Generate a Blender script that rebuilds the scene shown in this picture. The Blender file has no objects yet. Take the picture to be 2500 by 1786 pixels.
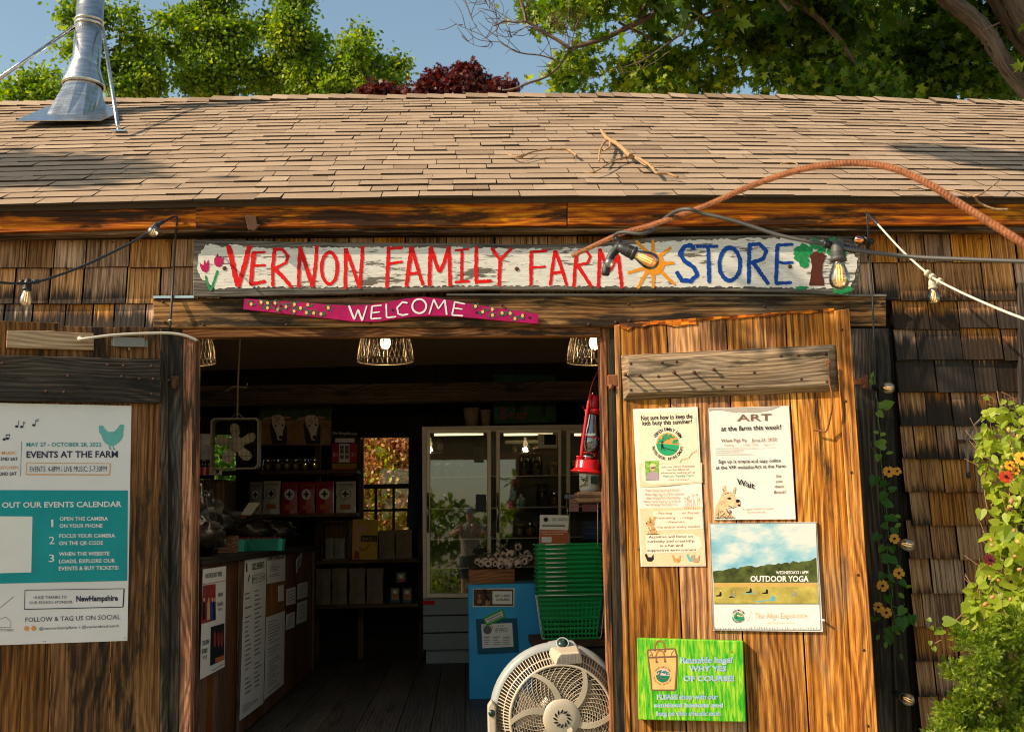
import bpy, math, random
from mathutils import Vector, Matrix
random.seed(11)
SC = bpy.context.scene
COL = SC.collection
R = math.radians

# ------------------------------------------------------------------ camera, world, sun, exposure
FPX, PW, PH = 2750.0, 2500.0, 1786.0
CAM = Vector((0.0, -5.3, 1.15))
MROT = Matrix.Rotation(-R(2.4), 3, 'Z') @ Matrix.Rotation(R(98.2), 3, 'X') @ Matrix.Rotation(R(-1.03), 3, 'Z')
cd = bpy.data.cameras.new('camera'); cam = bpy.data.objects.new('camera', cd); COL.objects.link(cam)
cam.matrix_world = Matrix.Translation(CAM) @ MROT.to_4x4()
cd.sensor_width = 36; cd.lens = FPX / PW * 36; cd.clip_start = 0.05; cd.clip_end = 2000
cd.dof.use_dof = True; cd.dof.focus_distance = 5.2; cd.dof.aperture_fstop = 7.0
SC.camera = cam
SUN_AZ, SUN_EL = 72.0, 37.0      # azimuth to the left of the wall's outward normal, elevation
S2 = Vector((-math.sin(R(SUN_AZ)) * math.cos(R(SUN_EL)), -math.cos(R(SUN_AZ)) * math.cos(R(SUN_EL)), math.sin(R(SUN_EL))))
w = bpy.data.worlds.new("World"); SC.world = w; w.use_nodes = True
nt = w.node_tree; bg = nt.nodes['Background']
sky = nt.nodes.new('ShaderNodeTexSky'); sky.sky_type = 'NISHITA'; sky.sun_disc = False
sky.sun_elevation = R(SUN_EL); sky.sun_rotation = math.atan2(S2.x, S2.y)
sky.air_density = 1.0; sky.dust_density = 1.0; sky.ozone_density = 0.5
tint = nt.nodes.new('ShaderNodeMix'); tint.data_type = 'RGBA'; tint.blend_type = 'MULTIPLY'; tint.inputs[0].default_value = 1.0; tint.inputs[7].default_value = (1.0, 1.0, 0.84, 1)
nt.links.new(sky.outputs[0], tint.inputs[6]); nt.links.new(tint.outputs[2], bg.inputs[0]); bg.inputs[1].default_value = 0.14
ld = bpy.data.lights.new('sun', 'SUN'); sun = bpy.data.objects.new('sun', ld); COL.objects.link(sun)
ld.energy = 4.8; ld.angle = R(0.5); ld.color = (1.0, 0.83, 0.60)
sun.rotation_euler = (-S2).to_track_quat('-Z', 'Y').to_euler()
SC.view_settings.view_transform = 'Standard'; SC.view_settings.look = 'None'
SC.view_settings.exposure = 0.5; SC.view_settings.gamma = 1.0
SC.cycles.max_bounces = 10; SC.cycles.diffuse_bounces = 4; SC.cycles.transparent_max_bounces = 24
SC.cycles.filter_width = 1.05; SC.cycles.caustics_reflective = False; SC.cycles.caustics_refractive = False
SC.cycles.sample_clamp_indirect = 6.0

# ------------------------------------------------------------------ photo measurements -> points on real planes
def ray(px, py):
    return MROT @ Vector(((px - PW / 2) / FPX, -(py - PH / 2) / FPX, -1.0))
class Plane:
    def __init__(s, p, n):
        s.p = Vector(p); s.n = Vector(n).normalized()
    def __call__(s, px, py, off=0.0):
        d = ray(px, py); q = s.p + s.n * off
        return CAM + d * ((q - CAM).dot(s.n) / d.dot(s.n))
def YP(y): return Plane((0, y, 0), (0, -1, 0))
WALL = YP(0.0)
def at(px, py, y): return YP(y)(px, py)
def zm(x0, y0, s): return lambda x, y: (x0 + x * s, y0 + y * s)
D_ = zm(0, 0, 1.1)
DEPTH = lambda y: y + 5.3
def mpp(y): return DEPTH(y) / FPX          # metres per photo pixel at that distance
AR, AL = R(17), R(17)
RD = Plane(WALL(1515, 1290) + Vector((0, -.05, 0)), (-math.sin(AR), -math.cos(AR), 0))
LD = Plane(WALL(405, 1290) + Vector((0, -.05, 0)), (math.sin(AL), -math.cos(AL), 0))
RT = Vector((math.cos(AR), -math.sin(AR), 0)); LT = Vector((math.cos(AL), math.sin(AL), 0))
X_, Y_, Z_ = Vector((1, 0, 0)), Vector((0, 1, 0)), Vector((0, 0, 1))

# ------------------------------------------------------------------ mesh builder
def wmat(o):
    m = o.matrix_basis.copy()
    return m if o.parent is None else wmat(o.parent) @ o.matrix_parent_inverse @ m
class MB:
    def __init__(s):
        s.v = []; s.f = []; s.m = []; s.uv = []; s.r = []; s.st = []; s.sm = []
    def vert(s, p, st=0.0):
        s.v.append(tuple(p)); s.st.append(st); return len(s.v) - 1
    def face(s, pts, mat=0, uv=None, rnd=0.5, g=Z_, off=(0, 0), st=None, smooth=False):
        pts = [Vector(p) for p in pts]
        ids = [s.vert(p, 0 if st is None else st[i]) for i, p in enumerate(pts)]
        if uv is None:
            n = Vector((0, 0, 0))
            for i in range(len(pts)):
                a, b = pts[i], pts[(i + 1) % len(pts)]
                n += a.cross(b)
            n = n.normalized() if n.length > 1e-12 else Vector((0, -1, 0))
            gg = g if abs(n.dot(g)) < .9 else (X_ if abs(n.dot(X_)) < .7 else Y_)
            e = n.cross(gg)
            uv = [(p.dot(gg) + off[0], p.dot(e) + off[1]) for p in pts]
        s.f.append(ids); s.m.append(mat); s.uv.append(uv); s.r.append(rnd); s.sm.append(smooth)
    def prism(s, front, dvec, mat=0, g=Z_, rnd=None, back=True, back_pts=None, side_mat=None):
        """front polygon (seen from outside counter-clockwise or not) swept along dvec"""
        rnd = random.random() if rnd is None else rnd
        off = (random.uniform(0, 50), random.uniform(0, 50))
        front = [Vector(p) for p in front]
        bk = [Vector(p) for p in back_pts] if back_pts else [p + Vector(dvec) for p in front]
        s.face(front, mat, rnd=rnd, g=g, off=off)
        if back: s.face(bk[::-1], mat, rnd=rnd, g=g, off=off)
        n = len(front)
        for i in range(n):
            j = (i + 1) % n
            s.face([front[j], front[i], bk[i], bk[j]], mat if side_mat is None else side_mat, rnd=rnd, g=g, off=off)
    def box(s, c, size, mat=0, g=Z_, rot=None, rnd=None):
        c = Vector(c); hx, hy, hz = [q / 2 for q in size]
        M = rot if rot is not None else Matrix.Identity(3)
        f = [c + M @ Vector(q) for q in ((-hx, -hy, -hz), (hx, -hy, -hz), (hx, -hy, hz), (-hx, -hy, hz))]
        s.prism(f, M @ Vector((0, 2 * hy, 0)), mat, g=M @ g, rnd=rnd)
    def bar(s, a, b, wd, th, mat=0, up=Z_, rnd=None):
        """rectangular bar from a to b"""
        a, b = Vector(a), Vector(b); d = (b - a).normalized()
        sd = d.cross(up)
        sd = sd.normalized() if sd.length > 1e-6 else d.cross(X_).normalized()
        u = sd.cross(d)
        f = [a + sd * x * wd / 2 + u * y * th / 2 for x, y in ((-1, -1), (1, -1), (1, 1), (-1, 1))]
        s.prism(f, b - a, mat, g=d, rnd=rnd)
    def tube(s, path, rad, seg=8, mat=0, cap=True, rnd=.5, smooth=True, closed=False, rf=None):
        path = [Vector(p) for p in path]; n = len(path)
        rr = rad if hasattr(rad, '__len__') else [rad] * n
        rings = []; L = 0.0; prev = None
        for i, p in enumerate(path):
            if closed: t = path[(i + 1) % n] - path[i - 1]
            else: t = path[min(i + 1, n - 1)] - path[max(i - 1, 0)]
            t = t.normalized() if t.length > 1e-9 else Z_
            if prev is None:
                a = t.cross(Z_); a = a.normalized() if a.length > .05 else t.cross(X_).normalized()
            else:
                a = prev - t * prev.dot(t)
                a = a.normalized() if a.length > 1e-6 else t.cross(X_).normalized()
            prev = a; b = t.cross(a)
            rings.append([s.vert(p + (a * math.cos(2 * math.pi * k / seg) + b * math.sin(2 * math.pi * k / seg)) * (rr[i] * (rf(i, k / seg) if rf else 1))) for k in range(seg)])
        for i in range(n if closed else n - 1):
            i2 = (i + 1) % n
            L2 = L + (path[i2] - path[i]).length
            for k in range(seg):
                k2 = (k + 1) % seg
                s.f.append([rings[i][k], rings[i][k2], rings[i2][k2], rings[i2][k]])
                c = 2 * math.pi * rr[i] / seg
                s.uv.append([(L, k * c), (L, (k + 1) * c), (L2, (k + 1) * c), (L2, k * c)])
                s.m.append(mat); s.r.append(rnd); s.sm.append(smooth)
            L = L2
        if cap and not closed:
            for rg in (rings[0][::-1], rings[-1]):
                s.f.append(list(rg)); s.uv.append([(0, 0)] * seg); s.m.append(mat); s.r.append(rnd); s.sm.append(False)
    def lathe(s, prof, o=(0, 0, 0), M=None, seg=24, mat=0, a0=0, a1=2 * math.pi, smooth=True, rnd=.5):
        """prof: list of (radius, height) about local z"""
        o = Vector(o); M = M if M is not None else Matrix.Identity(3)
        full = abs(a1 - a0 - 2 * math.pi) < 1e-6
        nn = seg if full else seg + 1
        rings = [[s.vert(o + M @ Vector((r * math.cos(a0 + (a1 - a0) * k / seg), r * math.sin(a0 + (a1 - a0) * k / seg), h))) for k in range(nn)] for r, h in prof]
        for i in range(len(prof) - 1):
            for k in range(seg):
                k2 = (k + 1) % nn
                s.f.append([rings[i][k], rings[i][k2], rings[i + 1][k2], rings[i + 1][k]])
                s.uv.append([(prof[i][1], k / seg), (prof[i][1], (k + 1) / seg), (prof[i + 1][1], (k + 1) / seg), (prof[i + 1][1], k / seg)])
                s.m.append(mat); s.r.append(rnd); s.sm.append(smooth)
    def build(s, name, mats, parent=None, bevel=0, seg=1, loc=None, local=False):
        me = bpy.data.meshes.new(name)
        base = Vector((0, 0, 0))
        if not local and s.v:
            xs, ys, zs = zip(*s.v)
            base = Vector(((min(xs) + max(xs)) / 2, (min(ys) + max(ys)) / 2, min(zs)))
            s.v = [(a - base.x, b - base.y, c - base.z) for a, b, c in s.v]
        me.from_pydata(s.v, [], s.f)
        for m in (mats if isinstance(mats, (list, tuple)) else [mats]): me.materials.append(m)
        me.polygons.foreach_set('material_index', s.m)
        me.polygons.foreach_set('use_smooth', s.sm)
        ul = me.uv_layers.new(name='UVMap')
        flat = [c for q in s.uv for p in q for c in p]
        ul.data.foreach_set('uv', flat)
        a = me.attributes.new('rnd', 'FLOAT', 'FACE'); a.data.foreach_set('value', s.r)
        if any(s.st):
            a = me.attributes.new('st', 'FLOAT', 'POINT'); a.data.foreach_set('value', s.st)
        me.update()
        o = bpy.data.objects.new(name, me); COL.objects.link(o)
        if parent is not None:
            o.parent = parent
            if not local: o.matrix_parent_inverse = wmat(parent).inverted()
        if not local: o.location = base
        if loc is not None: o.location = loc
        if bevel:
            import bmesh
            bm = bmesh.new(); bm.from_mesh(me); bmesh.ops.remove_doubles(bm, verts=bm.verts, dist=1e-5); bm.to_mesh(me); bm.free()
            b = o.modifiers.new('bevel', 'BEVEL'); b.width = bevel; b.segments = seg; b.limit_method = 'ANGLE'; b.angle_limit = R(35)
        return o

def thing(name, label, cat, loc=(0, 0, 0), group=None, rot=None):
    o = bpy.data.objects.new(name, None); COL.objects.link(o); o.location = loc; o.empty_display_size = .05
    if rot is not None: o.rotation_euler = rot
    return tag(o, label, cat, group)
def tag(o, label, cat, group=None, kind=None):
    o['label'] = label; o['category'] = cat
    if group: o['group'] = group
    if kind: o['kind'] = kind
    return o
def kids(o): return [c for c in o.children]
def dup(root, loc=None, label=None, group=None, rot=None, scale=None):
    r = root.copy(); COL.objects.link(r)
    if loc is not None: r.location = loc
    if rot is not None: r.rotation_euler = rot
    if scale is not None: r.scale = scale
    if label: r['label'] = label
    if group: r['group'] = group
    for ch in kids(root):
        c = ch.copy(); COL.objects.link(c); c.parent = r
        for g in kids(ch):
            d = g.copy(); COL.objects.link(d); d.parent = c
    return r
def spline(pts, n=6):
    """Catmull-Rom through points"""
    pts = [Vector(p) for p in pts]
    if len(pts) < 3: return pts
    out = []
    for i in range(len(pts) - 1):
        p0 = pts[max(i - 1, 0)]; p1 = pts[i]; p2 = pts[i + 1]; p3 = pts[min(i + 2, len(pts) - 1)]
        for k in range(n):
            t = k / n
            out.append(.5 * ((2 * p1) + (p2 - p0) * t + (2 * p0 - 5 * p1 + 4 * p2 - p3) * t * t + (3 * p1 - p0 - 3 * p2 + p3) * t ** 3))
    out.append(pts[-1]); return out

# flat art: authored in photo pixels, laid on a real plane
_lay = [0]
def lay():
    _lay[0] = (_lay[0] + 1) % 13
    return _lay[0] * .00003
def art_poly(mb, pl, pts, mat, off, rnd=.5):
    off += lay()
    mb.face([pl(x, y, off) for x, y in pts], mat, rnd=rnd)
def art_rect(mb, pl, x0, y0, x1, y1, mat, off, rnd=.5):
    art_poly(mb, pl, [(x0, y1), (x1, y1), (x1, y0), (x0, y0)], mat, off, rnd)
def ell(cx, cy, rx, ry, n=20, jit=0, a0=0):
    return [(cx + rx * math.cos(a0 + 2 * math.pi * k / n) * (1 + random.uniform(-jit, jit)), cy + ry * math.sin(a0 + 2 * math.pi * k / n) * (1 + random.uniform(-jit, jit))) for k in range(n)]
def art_stroke(mb, pl, pts, wd, mat, off, jit=0.0, step=4.0, taper=0.0, closed=False, thick=0):
    P = []; off += lay()
    pts = list(pts) + ([pts[0]] if closed else [])
    for (x0, y0), (x1, y1) in zip(pts, pts[1:]):
        L = math.hypot(x1 - x0, y1 - y0); n = max(1, int(L / step))
        for k in range(n): P.append((x0 + (x1 - x0) * k / n, y0 + (y1 - y0) * k / n))
    P.append(pts[-1]); N = len(P); Lf = []; Rt = []
    for i, (x, y) in enumerate(P):
        a = P[max(i - 1, 0)]; b = P[min(i + 1, N - 1)]
        dx, dy = b[0] - a[0], b[1] - a[1]; l = math.hypot(dx, dy) or 1
        nx, ny = -dy / l, dx / l
        t = i / max(N - 1, 1); h = wd / 2 * (1 - taper * t)
        if not closed and jit and (i == 0 or i == N - 1): h *= .6
        h1 = h * (1 + random.uniform(-jit, jit)); h2 = h * (1 + random.uniform(-jit, jit))
        Lf.append(pl(x + nx * h1, y + ny * h1, off)); Rt.append(pl(x - nx * h2, y - ny * h2, off))
    for i in range(N - 1):
        mb.face([Lf[i], Lf[i + 1], Rt[i + 1], Rt[i]], mat)
_tc = {}
def text_raw(s, bold):
    k = (s, bold)
    if k not in _tc:
        cu = bpy.data.curves.new('t', 'FONT'); cu.body = s; cu.size = 1; cu.resolution_u = 2; cu.offset = bold; cu.fill_mode = 'FRONT'
        o = bpy.data.objects.new('t', cu); COL.objects.link(o)
        bpy.context.view_layer.update()
        me = o.evaluated_get(bpy.context.evaluated_depsgraph_get()).to_mesh()
        V = [(v.co.x, v.co.y) for v in me.vertices]; Fc = [tuple(p.vertices) for p in me.polygons]
        bpy.data.objects.remove(o); bpy.data.curves.remove(cu)
        _tc[k] = (V, Fc)
    return _tc[k]
def art_text(mb, pl, s, x0, y0, x1, y1, h, mat, off, bold=0.0, wob=0.0):
    """text from (x0,y0) to (x1,y1) baseline pixels, capital height h pixels"""
    V, Fc = text_raw(s, bold); off += lay()
    if not V: return
    a = min(v[0] for v in V); b = max(v[0] for v in V)
    sl = (y1 - y0) / (x1 - x0)
    pts = []
    for x, y in V:
        t = (x - a) / (b - a)
        yy = y / .73 * h + (wob * math.sin(t * 40 + x0) if wob else 0)
        pts.append(pl(x0 + (x1 - x0) * t, y0 + (x1 - x0) * t * sl - yy, off))
    base = len(mb.v)
    for p in pts: mb.vert(p)
    for f in Fc:
        mb.f.append([base + i for i in f]); mb.m.append(mat); mb.uv.append([(0, 0)] * len(f)); mb.r.append(.5); mb.sm.append(False)
def art_ring_text(mb, pl, s, cx, cy, rad, a0, a1, h, mat, off, inward=False, sq=1.0):
    """letters round a circle, angles in degrees clockwise from 12 o'clock"""
    n = len(s)
    for i, ch in enumerate(s):
        if ch == ' ': continue
        V, Fc = text_raw(ch, 0.01)
        if not V: continue
        a = min(v[0] for v in V); b = max(v[0] for v in V)
        th = R(a0 + (a1 - a0) * (i + .5) / n)
        base = len(mb.v)
        for x, y in V:
            lx = (x - (a + b) / 2) / .73 * h * .8 * sq; ly = y / .73 * h
            r = rad + (-ly if inward else ly); tt = lx if not inward else -lx
            px = cx + r * math.sin(th) + tt * math.cos(th); py = cy - r * math.cos(th) + tt * math.sin(th)
            mb.vert(pl(px, py, off))
        for f in Fc:
            mb.f.append([base + q for q in f]); mb.m.append(mat); mb.uv.append([(0, 0)] * len(f)); mb.r.append(.5); mb.sm.append(False)

# ------------------------------------------------------------------ materials
class NT:
    def __init__(s, name):
        s.mat = bpy.data.materials.new(name); s.mat.use_nodes = True
        s.t = s.mat.node_tree; s.b = s.t.nodes['Principled BSDF']; s.out = s.t.nodes['Material Output']
    def n(s, ty, **kw):
        nd = s.t.nodes.new(ty)
        for k, v in kw.items(): setattr(nd, k, v)
        return nd
    def l(s, a, b): s.t.links.new(a, b)
    def set(s, sock, v):
        if hasattr(v, 'links') or isinstance(v, bpy.types.NodeSocket): s.l(v, sock)
        else: sock.default_value = v
    def math(s, op, a, b=0.0, c=None, clamp=False):
        nd = s.n('ShaderNodeMath', operation=op); nd.use_clamp = clamp
        s.set(nd.inputs[0], a); s.set(nd.inputs[1], b)
        if c is not None: s.set(nd.inputs[2], c)
        return nd.outputs[0]
    def mix(s, f, a, b, mode='MIX'):
        nd = s.n('ShaderNodeMix', data_type='RGBA', blend_type=mode)
        s.set(nd.inputs[0], f); s.set(nd.inputs[6], a if not isinstance(a, tuple) else (*a[:3], 1)); s.set(nd.inputs[7], b if not isinstance(b, tuple) else (*b[:3], 1))
        return nd.outputs[2]
    def ramp(s, f, stops):
        nd = s.n('ShaderNodeValToRGB'); cr = nd.color_ramp
        while len(cr.elements) > 1: cr.elements.remove(cr.elements[-1])
        for i, (p, c) in enumerate(stops):
            e = cr.elements[0] if i == 0 else cr.elements.new(p)
            e.position = p; e.color = (*c, 1) if isinstance(c, tuple) else (c, c, c, 1)
        s.set(nd.inputs[0], f); return nd.outputs[0]
    def noise(s, vec, scale=1, detail=4, rough=.55, dist=0.0):
        nd = s.n('ShaderNodeTexNoise'); s.l(vec, nd.inputs['Vector'])
        nd.inputs['Scale'].default_value = scale; nd.inputs['Detail'].default_value = detail
        nd.inputs['Roughness'].default_value = rough; nd.inputs['Distortion'].default_value = dist
        return nd.outputs['Fac']
    def mapv(s, vec, sc, loc=(0, 0, 0)):
        nd = s.n('ShaderNodeMapping'); s.l(vec, nd.inputs[0]); nd.inputs['Scale'].default_value = sc; nd.inputs['Location'].default_value = loc
        return nd.outputs[0]
    def uv(s): return s.n('ShaderNodeUVMap').outputs[0]
    def obj(s): return s.n('ShaderNodeTexCoord').outputs['Object']
    def attr(s, name): return s.n('ShaderNodeAttribute', attribute_name=name).outputs['Fac']
    def bump(s, h, st=.4, d=.002):
        nd = s.n('ShaderNodeBump'); nd.inputs['Strength'].default_value = st; nd.inputs['Distance'].default_value = d
        s.l(h, nd.inputs['Height']); s.l(nd.outputs[0], s.b.inputs['Normal'])
    def fin(s, col=None, rough=.6, metal=0, spec=.5):
        if col is not None: s.set(s.b.inputs['Base Color'], (*col, 1) if isinstance(col, tuple) else col)
        s.set(s.b.inputs['Roughness'], rough); s.b.inputs['Metallic'].default_value = metal
        s.b.inputs['Specular IOR Level'].default_value = spec
        return s.mat

def wood(name, dark, mid, light, stain=(.015, .010, .006), stain_amt=.5, rings=1.0, knots=True, rough=.78, bump=.55, st_attr=False, gray=None, gray_amt=.4, rscale=13, var=.5, fine=1.0):
    m = NT(name); uv = m.uv(); rn = m.attr('rnd')
    sep = m.n('ShaderNodeSeparateXYZ'); m.l(uv, sep.inputs[0]); u, v = sep.outputs[0], sep.outputs[1]
    # knots bend the rings round them
    vo = m.n('ShaderNodeTexVoronoi'); vo.inputs['Scale'].default_value = 1; m.l(m.mapv(uv, (1.25, 3.6, 1)), vo.inputs['Vector'])
    dk = vo.outputs['Distance']
    hump = m.math('MULTIPLY', m.ramp(dk, [(0.0, 1.0), (.16, .55), (.5, 0.0)]), .11 if knots else .02)
    v2 = m.math('ADD', v, hump)
    cb = m.n('ShaderNodeCombineXYZ'); m.l(m.math('MULTIPLY', u, .14), cb.inputs[0]); m.l(v2, cb.inputs[1])
    wv = m.n('ShaderNodeTexWave', wave_type='BANDS', bands_direction='Y', wave_profile='SIN'); m.l(cb.outputs[0], wv.inputs['Vector'])
    wv.inputs['Scale'].default_value = rscale; wv.inputs['Distortion'].default_value = 4.0; wv.inputs['Detail'].default_value = 4; wv.inputs['Detail Scale'].default_value = 1.6; wv.inputs['Detail Roughness'].default_value = .6
    n1 = m.noise(m.mapv(uv, (1.7, 80, 1)), 1, 7, .68)
    n2 = m.noise(m.mapv(uv, (5, 150, 1)), 1, 4, .65)
    n3 = m.noise(m.mapv(uv, (1.3, 5.0, 1), (3, 9, 0)), 1, 5, .6)
    f = m.math('ADD', m.math('MULTIPLY', wv.outputs['Fac'], .20 * rings), m.math('MULTIPLY', n1, 1.0 - .2 * rings))
    f = m.math('ADD', f, m.math('MULTIPLY', m.math('SUBTRACT', n2, .5), .75 * fine))
    f = m.math('ADD', f, m.math('MULTIPLY', m.math('SUBTRACT', n3, .5), .8))
    col = m.ramp(f, [(.31, dark), (.53, mid), (.78, light)])
    if gray is not None:
        gm = m.ramp(m.noise(m.mapv(uv, (1.1, 3.2, 1), (7, 1, 0)), 1, 5, .65), [(.60 - .3 * gray_amt, 0.0), (.78 - .25 * gray_amt, 1.0)])
        gc = m.ramp(f, [(.32, tuple(c * .3 for c in gray)), (.72, gray)])
        col = m.mix(gm, col, gc)
    sn = m.noise(m.mapv(uv, (1.6, 9.0, 1), (1, 5, 0)), 1, 6, .68)
    sm = m.ramp(sn, [(.665 - .3 * stain_amt, 0.0), (.76 - .3 * stain_amt, 1.0)])
    col = m.mix(m.math('MULTIPLY', sm, .92), col, stain)
    if knots:
        kr = m.ramp(m.math('ADD', dk, m.math('MULTIPLY', m.math('SUBTRACT', n1, .5), .06)), [(.045, 1.0), (.085, .75), (.14, .0)])
        col = m.mix(m.math('MULTIPLY', kr, .8), col, tuple(c * .45 for c in dark))
    cr = m.ramp(m.noise(m.mapv(uv, (1.0, 130, 1), (2, 2, 0)), 1, 2, .5), [(.63, 0.0), (.67, 1.0)])
    col = m.mix(m.math('MULTIPLY', cr, .75), col, tuple(c * .4 for c in stain))
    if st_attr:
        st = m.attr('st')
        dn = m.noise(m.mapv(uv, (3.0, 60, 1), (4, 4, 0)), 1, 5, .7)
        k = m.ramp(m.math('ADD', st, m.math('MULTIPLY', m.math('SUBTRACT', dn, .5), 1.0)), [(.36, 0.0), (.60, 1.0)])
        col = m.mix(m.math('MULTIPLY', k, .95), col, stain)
    hsv = m.n('ShaderNodeHueSaturation'); m.l(col, hsv.inputs['Color'])
    m.l(m.math('MULTIPLY_ADD', rn, 2 * var, 1 - var), hsv.inputs['Value'])
    m.l(m.math('MULTIPLY_ADD', m.math('FRACT', m.math('MULTIPLY', rn, 5.3)), -.45, 1.15), hsv.inputs['Saturation'])
    m.bump(m.math('SUBTRACT', m.math('ADD', m.math('MULTIPLY', n1, .8), m.math('MULTIPLY', wv.outputs['Fac'], .35)), m.math('MULTIPLY', cr, .8)), bump, .004)
    return m.fin(hsv.outputs[0], rough, 0, .25)
def plain(name, col, rough=.5, metal=0, spec=.5, var=.08, scale=30, bump=.05, dirt=0.0, aniso=(1, 1, 1)):
    m = NT(name); c = m.obj(); n = m.noise(m.mapv(c, aniso), scale, 5, .6)
    lo = tuple(q * (1 - var) for q in col); hi = tuple(min(1, q * (1 + var)) for q in col)
    k = m.mix(m.ramp(n, [(.3, 0.0), (.7, 1.0)]), lo, hi)
    if dirt: k = m.mix(m.math('MULTIPLY', m.ramp(m.noise(c, scale * .35, 6, .7), [(.5, 0.0), (.75, 1.0)]), dirt), k, (.06, .045, .03))
    if bump: m.bump(n, bump, .002)
    return m.fin(k, rough, metal, spec)
def emit(name, col, st):
    m = NT(name); m.fin(col, .5); m.b.inputs['Emission Color'].default_value = (*col, 1); m.b.inputs['Emission Strength'].default_value = st; return m.mat
def thin_glass(name, tint=(1, 1, 1), refl=.08, rough=.02):
    m = NT(name); t = m.n('ShaderNodeBsdfTransparent'); t.inputs[0].default_value = (*tint, 1)
    g = m.n('ShaderNodeBsdfGlossy'); g.inputs['Roughness'].default_value = rough
    fr = m.n('ShaderNodeFresnel'); fr.inputs[0].default_value = 1.45
    mx = m.n('ShaderNodeMixShader'); m.l(m.math('ADD', m.math('MULTIPLY', fr.outputs[0], 1.2), refl, clamp=True), mx.inputs[0]); m.l(t.outputs[0], mx.inputs[1]); m.l(g.outputs[0], mx.inputs[2])
    m.l(mx.outputs[0], m.out.inputs[0]); return m.mat
def leaf(name, c1, c2, c3, trans=.45, rough=.45):
    m = NT(name); rn = m.attr('rnd')
    col = m.ramp(rn, [(0, c1), (.55, c2), (1, c3)])
    col2 = m.mix(m.math('MULTIPLY', m.noise(m.obj(), 40, 3), .4), col, tuple(q * .6 for q in c2))
    m.fin(col2, rough, 0, .4)
    tr = m.n('ShaderNodeBsdfTranslucent'); hs = m.n('ShaderNodeHueSaturation'); m.l(col2, hs.inputs['Color']); hs.inputs['Saturation'].default_value = 1.15; hs.inputs['Value'].default_value = 1.5
    m.l(hs.outputs[0], tr.inputs[0])
    mx = m.n('ShaderNodeMixShader'); mx.inputs[0].default_value = trans; m.l(m.b.outputs[0], mx.inputs[1]); m.l(tr.outputs[0], mx.inputs[2]); m.l(mx.outputs[0], m.out.inputs[0])
    return m.mat

W_fascia = wood('fascia wood', (.20, .035, .006), (.50, .13, .014), (.80, .33, .05), stain_amt=.66, var=.25, rscale=9)
W_beam = wood('header wood', (.07, .03, .011), (.25, .12, .045), (.52, .30, .125), stain_amt=.62, var=.3, rscale=11, gray=(.20, .15, .10), gray_amt=.35)
W_jamb = wood('jamb wood', (.12, .03, .006), (.33, .10, .02), (.60, .26, .06), stain_amt=.6, var=.3)
W_dark = wood('dark weathered wood', (.014, .009, .006), (.045, .027, .016), (.13, .08, .05), stain_amt=.5, var=.35, gray=(.09, .075, .06), gray_amt=.45)
W_door = wood('sun-toned door wood', (.12, .038, .010), (.38, .15, .036), (.72, .37, .11), stain_amt=.32, var=.36, rscale=10, gray=(.30, .21, .14), gray_amt=.25)  # lighter copy of the door wood, sunlight mixed into its tone
W_doorgray = wood('gray batten wood', (.11, .066, .034), (.26, .17, .098), (.46, .33, .20), stain_amt=.35, var=.18, gray=(.28, .23, .17), gray_amt=.5)
W_ldoor = wood('shade-toned door wood', (.05, .021, .008), (.18, .078, .028), (.36, .18, .075), stain_amt=.52, var=.3, rscale=10)  # darker copy for the left leaf, shade mixed into its tone
W_shingle = wood('cedar shingle wood', (.15, .056, .017), (.43, .19, .066), (.72, .38, .15), stain=(.017, .0135, .011), stain_amt=.25, rings=.5, knots=False, st_attr=True, var=.38, fine=1.4, bump=.7)
W_raw = wood('fresh offcut wood', (.22, .12, .05), (.38, .22, .10), (.55, .36, .18), stain_amt=.12, var=.1)
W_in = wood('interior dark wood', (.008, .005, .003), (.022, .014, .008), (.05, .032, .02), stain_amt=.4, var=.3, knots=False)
W_floor = wood('floor boards', (.04, .035, .028), (.085, .073, .058), (.14, .12, .10), stain_amt=.3, var=.25, knots=False, rough=.5)
W_counter = wood('counter wood', (.07, .024, .008), (.17, .06, .02), (.30, .12, .04), stain_amt=.3, var=.25, rough=.45)
W_shelf = wood('shelf wood', (.05, .028, .014), (.12, .07, .035), (.2, .12, .06), stain_amt=.3, var=.2)
W_crate = wood('crate wood', (.13, .045, .015), (.27, .10, .035), (.4, .17, .06), stain_amt=.2, var=.15)
W_sign = wood('grey signboard wood', (.06, .05, .042), (.15, .125, .10), (.26, .22, .18), stain_amt=.3, var=.1)
W_bark = wood('maple bark', (.06, .035, .022), (.17, .105, .07), (.30, .20, .14), stain_amt=.4, rings=.3, knots=False, bump=1.0)
W_bark2 = wood('dark bark', (.02, .014, .010), (.06, .042, .03), (.12, .09, .065), stain_amt=.4, rings=.3, knots=False, bump=1.0)

def mk_roof():
    m = NT('asphalt shingle'); c = m.obj(); rn = m.attr('rnd')
    g = m.noise(c, 260, 4, .75); g2 = m.noise(c, 5, 6, .7)
    base = m.ramp(rn, [(0, (.29, .195, .13)), (.35, (.40, .28, .19)), (.7, (.46, .325, .222)), (1, (.53, .385, .27))])
    base = m.mix(m.math('MULTIPLY', m.ramp(g, [(.3, 1.0), (.6, 0.0)]), .5), base, (.10, .065, .04))
    base = m.mix(m.math('MULTIPLY', m.ramp(g, [(.55, 0.0), (.75, 1.0)]), .45), base, (.68, .52, .36))
    base = m.mix(m.math('MULTIPLY', m.ramp(g2, [(.45, 0.0), (.75, 1.0)]), .3), base, (.20, .13, .085))
    m.bump(g, .6, .003); return m.fin(base, .95, 0, .1)
M_roof = mk_roof()
M_roofdark = plain('shingle edge', (.05, .032, .02), .95, scale=200, var=.4)
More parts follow.
